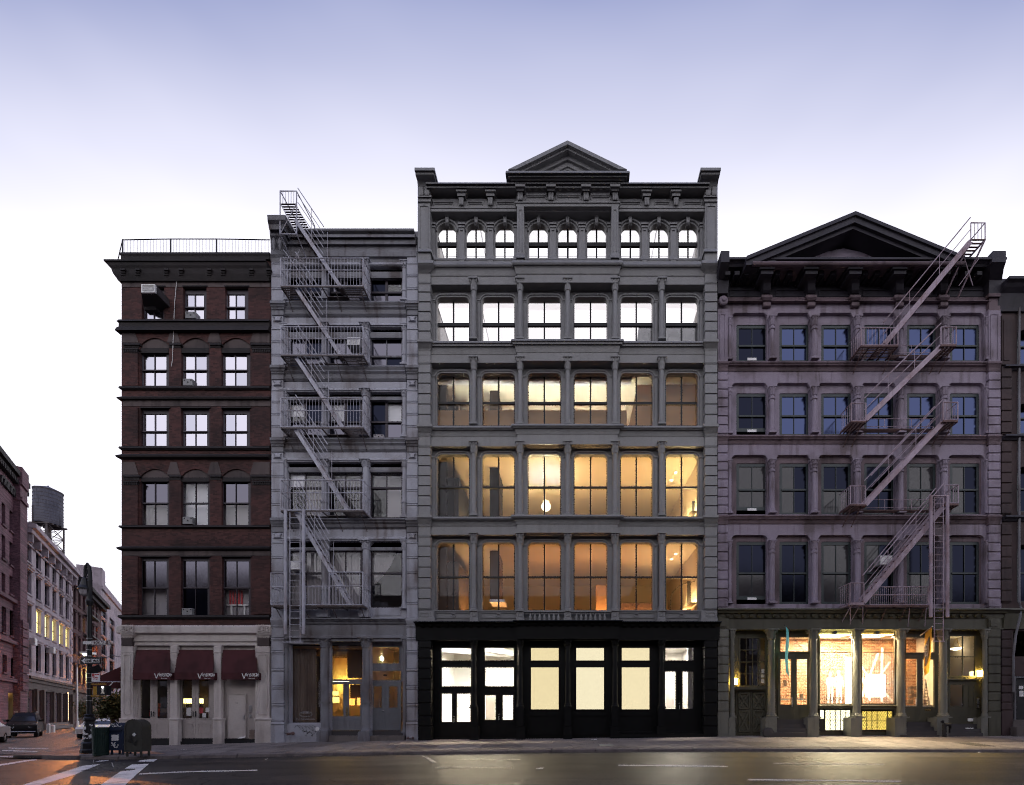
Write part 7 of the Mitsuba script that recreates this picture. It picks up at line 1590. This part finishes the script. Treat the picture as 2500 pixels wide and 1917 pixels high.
put(LP, 'sticker', sg, 'paper', kind='stuff')
put(LP, 'post', M().lathe(x, y, [(b0 + 1.6, .085), (pz(1490), .07), (pz(1480), .065)], 14).lathe(x, y, [(pz(1480), .09), (pz(1474), .11), (pz(1468), .125), (pz(1462), .08), (pz(1440), .07), (pz(1425), .06), (pz(1420), .085), (pz(1416), .055)], 14), 'post_black', smooth=30)
bd = M()
for py in (1560, 1576, 1588, 1603, 1646, 1656, 1668, 1682, 1700, 1712): bd.lathe(x, y, [(pz(py), .075), (pz(py), .088), (pz(py - 1.4), .088), (pz(py - 1.4), .075)], 12)
put(LP, 'band', bd, 'steel')
arm = M(); xt = lambda px: (px - CX) / F * 17.9
pts = [[xt(220), y, pz(1470)], [xt(220), y, pz(1418)], [xt(219.5), y, pz(1396)], [xt(217.5), y, pz(1383)], [xt(213.5), y, pz(1377.5)], [xt(209.5), y, pz(1382)], [xt(207.6), y, pz(1392)], [xt(207.2), y, pz(1412)]]
arm.tube(pts, [.075, .07, .06, .06, .06, .055, .05, .045], 10)
for cx_, cy_, r_ in ((213.5, 1388, 3.4), (214.5, 1396, 2.6), (213.8, 1404, 3.6), (216.5, 1412, 2.0)): arm.tube([[xt(cx_ + r_ * math.cos(a)), y, pz(cy_ + r_ * math.sin(a))] for a in np.linspace(0, 2 * np.pi, 15)], .028, 6)
put(LP, 'arm', arm, 'post_black'); xh = xt(207.3)
put(LP, 'lamp_hood', M().lathe(xh, y, [(pz(1440), .22), (pz(1437), .22), (pz(1430), .15), (pz(1420), .11), (pz(1414), .09), (pz(1410), .05)], 14), 'post_black'); put(LP, 'lamp_globe', M().lathe(xh, y, [(pz(1456), .03), (pz(1454), .13), (pz(1448), .16), (pz(1440), .18)], 14), 'sheer', smooth=True)


def plate(name, label, px0, px1, py0, py1, dy, m, cat='sign', depth=17.9):
    k = thing(name, label, cat); yy = y + dy; d_ = D + yy; X0, X1 = (px0 - CX) / F * d_, (px1 - CX) / F * d_
    put(k, 'plate', M().box(X0, X1, yy, yy + .02, CZ + (HY - py1) / F * d_, CZ + (HY - py0) / F * d_), m); return k, X0, X1, yy, lambda py: CZ + (HY - py) / F * d_


k, X0, X1, yy, zz = plate('street_name_sign', 'brown street name sign reading BROOME ST on the corner lamp post', 223, 266, 1563.5, 1575.5, -.12, 'sign_brown')
put(k, 'lettering', M().text('BROOME ST', .135, (X0 + X1) / 2 + .02, yy - .006, zz(1573.4), .005, False, 'c'), 'white_paint'); put(k, 'border', M().box(X0 + .02, X1 - .02, yy - .004, yy, zz(1575), zz(1574.4)).box(X0 + .02, X1 - .02, yy - .004, yy, zz(1564.6), zz(1564)).box(x - .14, X0 + .02, yy, yy + .03, zz(1573), zz(1566)), 'paper')
k, X0, X1, yy, zz = plate('one_way_sign', 'black ONE WAY arrow sign on the corner lamp post', 196, 246, 1605, 1622, -.14, 'sign_black')
zc, hh = (zz(1605) + zz(1622)) / 2, (zz(1605) - zz(1622)) / 2
ap = Polygon([(X0 + .05, zc), (X0 + .2, zc + hh * .82), (X0 + .2, zc + hh * .52), (X1 - .05, zc + hh * .52), (X1 - .05, zc - hh * .52), (X0 + .2, zc - hh * .52), (X0 + .2, zc - hh * .82)])
put(k, 'arrow', M().prism(ap, yy - .005, yy), 'paper'); put(k, 'lettering', M().text('ONE WAY', .105, X0 + .2, yy - .011, zc - .052, .005, True), 'sign_black')
k, X0, X1, yy, zz = plate('parking_sign', 'small red and white parking sign on the corner lamp post', 223.5, 243, 1644, 1664, -.12, 'paper')
put(k, 'print', M().box(X0 + .02, X0 + .12, yy - .005, yy, zz(1652), zz(1645)).box(X0 + .14, X1 - .02, yy - .005, yy, zz(1648), zz(1646)).box(X0 + .05, X1 - .05, yy - .005, yy, zz(1655), zz(1653)).box(X0 + .07, X1 - .07, yy - .005, yy, zz(1659), zz(1657.5)), 'red_paint')
k = thing('small_sign', 'small dark sign plate seen edge-on below the arrow sign on the lamp post', 'sign'); put(k, 'plate', M().bar([xt(226), y - .1, pz(1642)], [xt(226), y + .3, pz(1628)], .03, .3), 'sign_black')
# walk signal
k = thing('walk_signal', 'pedestrian signal showing a white walking figure, on a yellow bracket by the lamp post', 'traffic signal'); yy = y - .1
put(k, 'housing', M().box(xt(243), xt(264), yy, yy + .22, pz(1697), pz(1675)), 'post_black'); q = M()
for py in (1671, 1700): q.tube([[xt(222), yy + .1, pz(py)], [xt(258), yy + .1, pz(py)]], .03)
q.box(xt(226), xt(242), yy + .12, yy + .3, pz(1697), pz(1676)); put(k, 'bracket', q.box(xt(242), xt(242.8), yy, yy + .25, pz(1697), pz(1675)), 'signal_yellow')
fig = M(); fc = lambda u, v: [xt(257.2 + u), yy - .006, pz(1686 + v)]
fig.prism(Point(fc(0, 0)[0], pz(1678.6)).buffer(.038), yy - .012, yy - .002)
for a_, b_, w_ in (((0, -5), (-.3, 2), .085), ((-.5, -4), (-3.2, 0), .04), ((.6, -4), (3.2, -1), .04), ((0, 1.5), (-2.8, 8.5), .05), ((0, 1.5), (3, 8.5), .05)): fig.bar(fc(*a_), fc(*b_), w_, .01, (0, 1, 0))
put(k, 'walking_figure', fig, 'lamp_glass', emit=(9, 9.2, 10), w=.1)
# bin and boxes
def prm(px0, px1, py0, d): return (px0 - CX) / F * d, (px1 - CX) / F * d, d - D
d = 17.2; x0, x1, yb = prm(231, 262, 0, d); xc, rr = (x0 + x1) / 2, (x1 - x0) / 2; z0, z1 = CZ + (HY - 1839) / F * d, CZ + (HY - 1776) / F * d
z0 = cz
tb = thing('litter_bin', 'dark green slatted litter bin beside the corner lamp post', 'litter bin'); put(tb, 'liner', M().lathe(xc, yb, [(z0 + .05, rr * .8), (z1 - .06, rr * .93)], 20), 'rubber'); q = M()
for i in range(26): a_ = i * 2 * math.pi / 26; q.bar([xc + rr * .86 * math.cos(a_), yb + rr * .86 * math.sin(a_), z0 + .02], [xc + rr * math.cos(a_), yb + rr * math.sin(a_), z1], .05, .02, (math.cos(a_), math.sin(a_), 0))
put(tb, 'slats', q, 'green_bin', kind='stuff'); put(tb, 'rim', M().lathe(xc, yb, [(z1 - .06, rr * .95), (z1 - .06, rr * 1.03), (z1, rr * 1.05), (z1, rr * .85)], 24).lathe(xc, yb, [(z0, rr * .8), (z0, rr * .9), (z0 + .08, rr * .92), (z0 + .08, rr * .8)], 24), 'green_bin')


def round_box(name, label, px0, px1, py0, py1, d, m, deep, legs=True):
    k = thing(name, label, 'mailbox'); x0, x1, yb = prm(px0, px1, 0, d); z1 = CZ + (HY - py0) / F * d; z0 = cz + .2; r_ = (x1 - x0) / 2; xc = (x0 + x1) / 2
    o = Polygon([(x0, z0), (x1, z0), (x1, z1 - r_)] + [(xc + r_ * math.cos(a), z1 - r_ + r_ * math.sin(a)) for a in np.linspace(.1, math.pi - .1, 13)] + [(x0, z1 - r_)])
    put(k, 'body', M().prism(o, yb, yb + deep), m, smooth=25); put(k, 'rim', M().prism(o.buffer(.015).difference(o.buffer(-.03)), yb - .012, yb + .02), m)
    q = M()
    for xx in (x0 + .03, x1 - .07):
        for yy_ in (yb + .02, yb + deep - .08): q.box(xx, xx + .05, yy_, yy_ + .05, cz, z0)
    put(k, 'leg', q, m); return k, x0, x1, yb, z0, z1


k, x0, x1, yb, z0, z1 = round_box('blue_mailbox', 'blue mailbox covered in stickers and scribbles, beside the litter bin', 267, 300, 1765, 1835, 17.3, 'mail_blue', .4)
put(k, 'sticker', M().box(x0 + .1, x1 - .16, yb - .016, yb - .013, z0 + .38, z0 + .62), 'paper'); q = M(); rg = random.Random(3)
for i in range(7):
    ca, cb_ = rg.uniform(x0 + .12, x1 - .12), rg.choice([z0 + .16, z0 + .25, z1 - .16, z1 - .1]); ph = rg.uniform(0, 6)
    q.tube([[ca + .09 * math.sin(ph + t * 4.1), yb - .016, cb_ + .07 * math.sin(2 * ph + t * 6.3)] for t in np.linspace(0, 1, 14)], .009, 4)
put(k, 'scribble', q, 'paper'); put(k, 'chute', M().box(x0 + .05, x1 - .05, yb - .05, yb, z1 - .32, z1 - .26), 'mail_blue')
k, x0, x1, yb, z0, z1 = round_box('olive_mailbox', 'olive grey relay mailbox with a small blue sticker, before the first pier', 304.5, 345, 1757, 1835, 16.6, 'mail_olive', .4)
put(k, 'sticker', M().bar([x0 + .34, yb - .016, z0 + .62], [x0 + .42, yb - .016, z0 + .7], .11, .006, (0, 1, 0)), 'signal_yellow' if False else 'white_paint'); q = M(); rg = random.Random(6)
for i in range(5): ca, cb_, ph = x0 + .15 + i * .07, z0 + .5 - i * .04, rg.uniform(0, 6); q.tube([[ca + .06 * math.sin(ph + t * 4), yb - .016, cb_ + .12 * math.sin(2 * ph + t * 5)] for t in np.linspace(0, 1, 12)], .009, 4)
put(k, 'scribble', q, 'rubber'); put(k, 'door_seam', M().box(x0 + .03, x1 - .03, yb - .014, yb, z0 + .03, z0 + .045), 'rubber')
# bollards and the slim lamp across the side street
for i, (px, pb_, pt, r_) in enumerate(((97.5, 1792, 1765, .12), (118, 1790.5, 1767, .12), (128, 1789.5, 1770, .17))):
    d = F * (CZ + .06) / (pb_ - HY); x_, y_ = at(px, d); h = (pb_ - pt) * d / F
    solo('bollard', M().lathe(x_, y_, [(-.06, r_), (-.06 + h - .1, r_), (-.06 + h - .08, r_ * 1.12), (-.06 + h - .03, r_ * .8), (-.06 + h, r_ * .1)], 14), 'steel', ['tallest steel bollard, just behind the black car', 'middle steel bollard of the three beside the black car', 'short thick steel bollard, farthest of the three from the black car'][i], 'bollard', smooth=30)
d = 47.0; x_, y_ = at(187.8, d); SL = thing('slim_lamp', 'slim pale street lamp across the side street, with a bent arm', 'street lamp')
zt = CZ + (HY - 1630) / F * d; x2, y2 = at(212, 40.0)
put(SL, 'pole', M().lathe(x_, y_, [(-.06, .2), (.9, .16), (.92, .11), (zt, .075)], 12), 'steel'); put(SL, 'arm', M().tube([[x_, y_, zt], [x_ * .97 + x2 * .03, y_ * .97 + y2 * .03, zt + .35], [x_ * .75 + x2 * .25, y_ * .75 + y2 * .25, zt + .6], [x2, y2, zt + .5]], .06, 8), 'steel')
put(SL, 'lamp_head', M().box(x2 - .35, x2 + .35, y2 - .3, y2 + .5, zt + .5, zt + .68), 'steel')
put(SL, 'lamp', M().lathe(x2, y2, [(zt + .3, .06), (zt + .36, .24), (zt + .46, .28), (zt + .5, .2)], 12), 'lamp_glass', emit=(480, 140, 24), w=1.5)
x3, y3 = at(231.5, 69.4); z3 = CZ + (HY - 1652) * 69.4 / F; S2 = thing('wall_lantern', 'orange lantern far down the side street, behind the parking sign', 'lamp')
put(S2, 'lantern', M().lathe(x3, y3, [(z3 - .3, .1), (z3 - .2, .28), (z3 + .2, .28), (z3 + .3, .1)], 12), 'lamp_glass', emit=(2600, 800, 130), w=5); put(S2, 'arm', M().tube([[x3, y3, z3 + .3], [x3 - 1.2, y3 - 1.0 + 2.2, z3 + .5]], .04, 6), 'post_black')


# the orange flood lamp behind the one way sign
fl = thing('flood_lamp', 'orange flood lamp hidden behind the one way sign, lighting the corner', 'lamp'); d = 26.0; x2, y2 = at(229, d); z2 = CZ + (HY - 1613.5) * d / F
wx = np.array([-22.97, 0]) + SD * 5.4
put(fl, 'arm', M().tube([[x2, y2, z2 + .1], [(x2 + wx[0]) / 2, (y2 + wx[1]) / 2, z2 + .3], [wx[0], wx[1], z2 + .1]], .022, 6), 'post_black')
put(fl, 'lens', M().lathe(x2, y2, [(z2 - .1, .02), (z2 - .09, .08), (z2 - .02, .13), (z2 + .04, .13)], 12), 'lamp_glass', emit=(120, 36, 6), w=1.0); put(fl, 'hood', M().lathe(x2, y2, [(z2 + .045, .16), (z2 + .1, .14), (z2 + .14, .02)], 12), 'post_black')
scene['flood_beam'] = {'type': 'spot', 'to_world': T().look_at(origin=[x2 + .12, y2 - .12, z2 - .16], target=[-13.2, -9.0, -.1], up=[0, 0, 1]), 'cutoff_angle': 27.0, 'beam_width': 2.0, 'intensity': {'type': 'rgb', 'value': [190, 62, 15]}, 'sampling_weight': 7.0}


# cars
def car(name, label, p, hd, prof, cabin, w, m, wheels, length):
    k = thing(name, label, 'car'); hd = np.array(hd) / np.linalg.norm(hd); sd = np.array([-hd[1], hd[0]]); p = np.array(p)
    W = lambda u, s, z: [*(p + hd * u + sd * s), z]
    q = M(); n = len(prof); rings = []
    for s, sh in ((-w / 2, .93), (-w / 2 + .06, 1), (w / 2 - .06, 1), (w / 2, .93)):
        c = np.mean(prof, 0); rings.append([W(c[0] + (u - c[0]) * (1 if sh == 1 else .985), s, c[1] + (z - c[1]) * sh) for u, z in prof])
    v = np.vstack(rings); q.add(v, [[i * n + j, i * n + (j + 1) % n, (i + 1) * n + (j + 1) % n, (i + 1) * n + j] for i in range(3) for j in range(n)])
    tri = trimesh.creation.triangulate_polygon(Polygon(prof), engine='earcut')
    for i in (0, 3): c = np.mean(prof, 0); q.add([W(c[0] + (u - c[0]) * .985, (-w / 2 if i == 0 else w / 2), c[1] + (z - c[1]) * .93) for u, z in tri[0]], tri[1])
    put(k, 'body', q, m, smooth=35)
    cb = M(); nb = len(cabin); top = max(z for _, z in cabin); lo = min(z for _, z in cabin); ins = lambda z: .06 + .2 * (z - lo) / (top - lo)
    a = [W(u, -w / 2 + ins(z), z) for u, z in cabin]; b = [W(u, w / 2 - ins(z), z) for u, z in cabin]; tr = trimesh.creation.triangulate_polygon(Polygon(cabin), engine='earcut')[1]
    cb.add(a + b, [[i, (i + 1) % nb, nb + (i + 1) % nb, nb + i] for i in range(nb)]); cb.add(a, tr); cb.add(b, tr); put(k, 'cabin', cb, m, smooth=30)
    gp = Polygon(cabin).buffer(-.09).intersection(sbox(-9, lo + .12, 9, 9)); xs_ = [c for c, _ in cabin]; mid = (min(xs_) + max(xs_)) / 2
    for s in (-1, 1):
        for g_ in (gp.intersection(sbox(-9, 0, mid - .05, 9)), gp.intersection(sbox(mid + .05, 0, 9, 9))):
            if g_.is_empty: continue
            vv, ff = trimesh.creation.triangulate_polygon(g_, engine='earcut'); put(k, 'side_window', M().add([W(u, s * (w / 2 - ins(z) + .012), z) for u, z in vv], ff), 'car_glass')
    for i in range(nb):
        (u0, z0_), (u1, z1_) = cabin[i], cabin[(i + 1) % nb]
        if abs(z1_ - z0_) > .3: s = [-1, 1]; e = .012 * (1 if (u0 + u1) / 2 > mid else -1); put(k, 'windscreen' if e > 0 else 'rear_window', M().add([W(u0 + e, -w / 2 + ins(z0_) + .08, z0_ + .04), W(u0 + e, w / 2 - ins(z0_) - .08, z0_ + .04), W(u1 + e, w / 2 - ins(z1_) - .08, z1_ - .04), W(u1 + e, -w / 2 + ins(z1_) + .08, z1_ - .04)], [[0, 1, 2, 3]]), 'car_glass')
    for u, r_ in wheels:
        for s in (-1, 1):
            ty = M(); c = np.array(W(u, s * (w / 2 - .09), r_ - .17)); ax_ = np.array([*sd, 0]) * s
            def ring(rad, off): return [c + np.array([*(hd * math.cos(t) * rad), math.sin(t) * rad]) + ax_ * off for t in np.arange(18) * math.pi / 9]
            prs = ((r_ * .6, .02), (r_ * .66, .1), (r_ * .96, .1), (r_, .05), (r_, -.1)); v = np.vstack([ring(*x_) for x_ in prs])
            ty.add(v, [[i * 18 + j, i * 18 + (j + 1) % 18, (i + 1) * 18 + (j + 1) % 18, (i + 1) * 18 + j] for i in range(4) for j in range(18)]); wk = put(k, 'wheel', ty, 'rubber')
            rm = M()
            for t in range(5): d_ = np.array([*(hd * math.cos(t * 1.2566)), math.sin(t * 1.2566)]); rm.bar(c + ax_ * .07, c + ax_ * .06 + d_ * r_ * .62, .07, .03, ax_)
            put(wk, 'rim', rm.add(np.vstack([ring(r_ * .64, .03), [c + ax_ * .03]]), [[j, (j + 1) % 18, 18] for j in range(18)]), 'steel')
    return k, W


hd = -SD
bx_, by_ = at(62, 34.0)
suv = [(-2.0, .2), (1.9, .15), (2.05, .45), (2.0, .82), (1.25, 1.06), (.8, 1.1), (-1.95, 1.12), (-2.05, .6)]
k, W = car('black_suv', 'black sport utility car parked along the side street, facing the corner', (bx_, by_), (.72, -.69), suv, [(1.05, 1.06), (.2, 1.72), (-1.45, 1.75), (-1.98, 1.12)], 1.5, 'car_black', ((1.2, .36), (-1.2, .36)), 4.5)
for s in (-1, 1): put(k, 'headlight', M().add([W(2.06, s * .36, .58), W(2.0, s * .72, .6), W(1.6, s * .755, .86), W(1.98, s * .36, .84)], [[0, 1, 2, 3]]), 'lens'); put(k, 'mirror', M().box(*sorted((W(.7, s * .84, 0)[0] - .1, W(.7, s * .84, 0)[0] + .1)), W(.7, s * .84, 0)[1] - .1, W(.7, s * .84, 0)[1] + .1, 1.04, 1.2), 'car_black'); put(k, 'roof_rail', M().tube([W(.1, s * .52, 1.8), W(-1.3, s * .52, 1.81)], .02), 'steel')
put(k, 'trim', M().add([W(.7, -.76, .2), W(-.8, -.76, .2), W(-.8, -.76, .25), W(.7, -.76, .25)], [[0, 1, 2, 3]]).tube([W(2.24, -.7, .3), W(2.24, .7, .3)], .03), 'steel')
wx_, wy_ = at(-8, 26.2); sed = [(-2.3, .2), (2.2, .2), (2.3, .55), (2.1, .7), (1.0, .85), (-1.6, .9), (-2.25, .85), (-2.35, .5)]
k, W = car('white_sedan', 'white sedan cut off by the left edge, parked before the black car', (wx_ - .6, wy_ - .6), hd, sed, [(.9, .84), (.1, 1.28), (-.9, 1.28), (-1.75, .88)], 1.78, 'car_white', ((1.35, .32), (-1.35, .32)), 4.6)
for s in (-1, 1): put(k, 'tail_light', M().add([W(-2.36, s * .5, .6), W(-2.3, s * .87, .6), W(-2.2, s * .88, .78), W(-2.3, s * .5, .78)], [[0, 1, 2, 3]]), 'red_paint')
tx_, ty_ = at(243, 33.0)
k, W = car('parked_car', 'low car glimpsed under the street tree behind the litter bin', (tx_, ty_), hd, sed, [(.9, .84), (.1, 1.3), (-.9, 1.3), (-1.75, .88)], 1.78, 'car_white', ((1.35, .32), (-1.35, .32)), 4.6)
# street trees beyond the corner
def tree(name, label, px, d, pyt, pyb, wpx, seed, n=1500):
    k = thing(name, label, 'tree'); x_, y_ = at(px, d); s = d / F; zt, zb_ = CZ + (HY - pyt) * s, CZ + (HY - pyb) * s; rg = np.random.default_rng(seed); tr = M()
    tr.tube([[x_, y_, -.1], [x_ + .05, y_, (zb_ + 0) * .6 + .4], [x_ - .05, y_, (zt + zb_) / 2]], [.1, .08, .05], 8)
    cl = rg.normal(0, 1, (16, 3)); cl /= np.linalg.norm(cl, axis=1, keepdims=True); c0 = np.array([x_, y_, (zt + zb_) / 2]); R_ = np.array([wpx * s / 2, wpx * s / 2, (zt - zb_) / 2])
    cl = c0 + cl * R_ * rg.uniform(.35, .85, (16, 1))
    for c in cl: tr.tube([[x_, y_, (zb_ + c0[2]) / 2], (np.array([x_, y_, c0[2]]) + c) / 2 + rg.normal(0, .05, 3), c], [.035, .025, .01], 5)
    put(k, 'trunk', tr, 'brown_wood'); p = cl[rg.integers(0, 16, n)] + rg.normal(0, 1, (n, 3)) * R_ * .26; a = rg.normal(0, 1, (n, 3)); b = rg.normal(0, 1, (n, 3)); a /= np.linalg.norm(a, axis=1, keepdims=True); b = np.cross(a, b); b /= np.linalg.norm(b, axis=1, keepdims=True)
    L_ = rg.uniform(.07, .14, (n, 1)); v = np.stack([p - a * L_, p + b * L_ * .5, p + a * L_, p - b * L_ * .5], 1).reshape(-1, 3)
    put(k, 'crown', M().add(v, np.arange(n * 4).reshape(-1, 4)), 'leaf')


tree('street_tree', 'small dark street tree behind the blue mailbox', 272, 27, 1697, 1764, 50, 2, 1700); tree('street_tree', 'yellowish street tree at the pier behind the walk signal', 295, 30, 1688, 1758, 34, 4, 1200); tree('street_tree', 'dim street tree beyond the black lamp post, farthest away', 212, 48, 1700, 1765, 40, 7, 1300)

# ================================================================== across the street: the dark row that the lower windows mirror
ob = thing('mirrored_building', 'dark building across the street, mirrored in the lower windows', 'building')
q = M(); q.box(-75, 75, -34, -27.5, -.5, 15.5); q.box(-75, -30, -34, -27.4, 15.5, 18); q.box(8, 32, -34, -27.4, 15.5, 17.5)
put(ob, 'wall', q, 'opposite_brick')
for i in range(30):
    for j in range(4): put(ob, 'window', M().box(-72 + i * 4.9, -70 + i * 4.9, -27.5, -27.44, 1.2 + j * 3.7, 3.6 + j * 3.7), 'mirror_grey')
scene = {k: v for k, v in scene.items()}
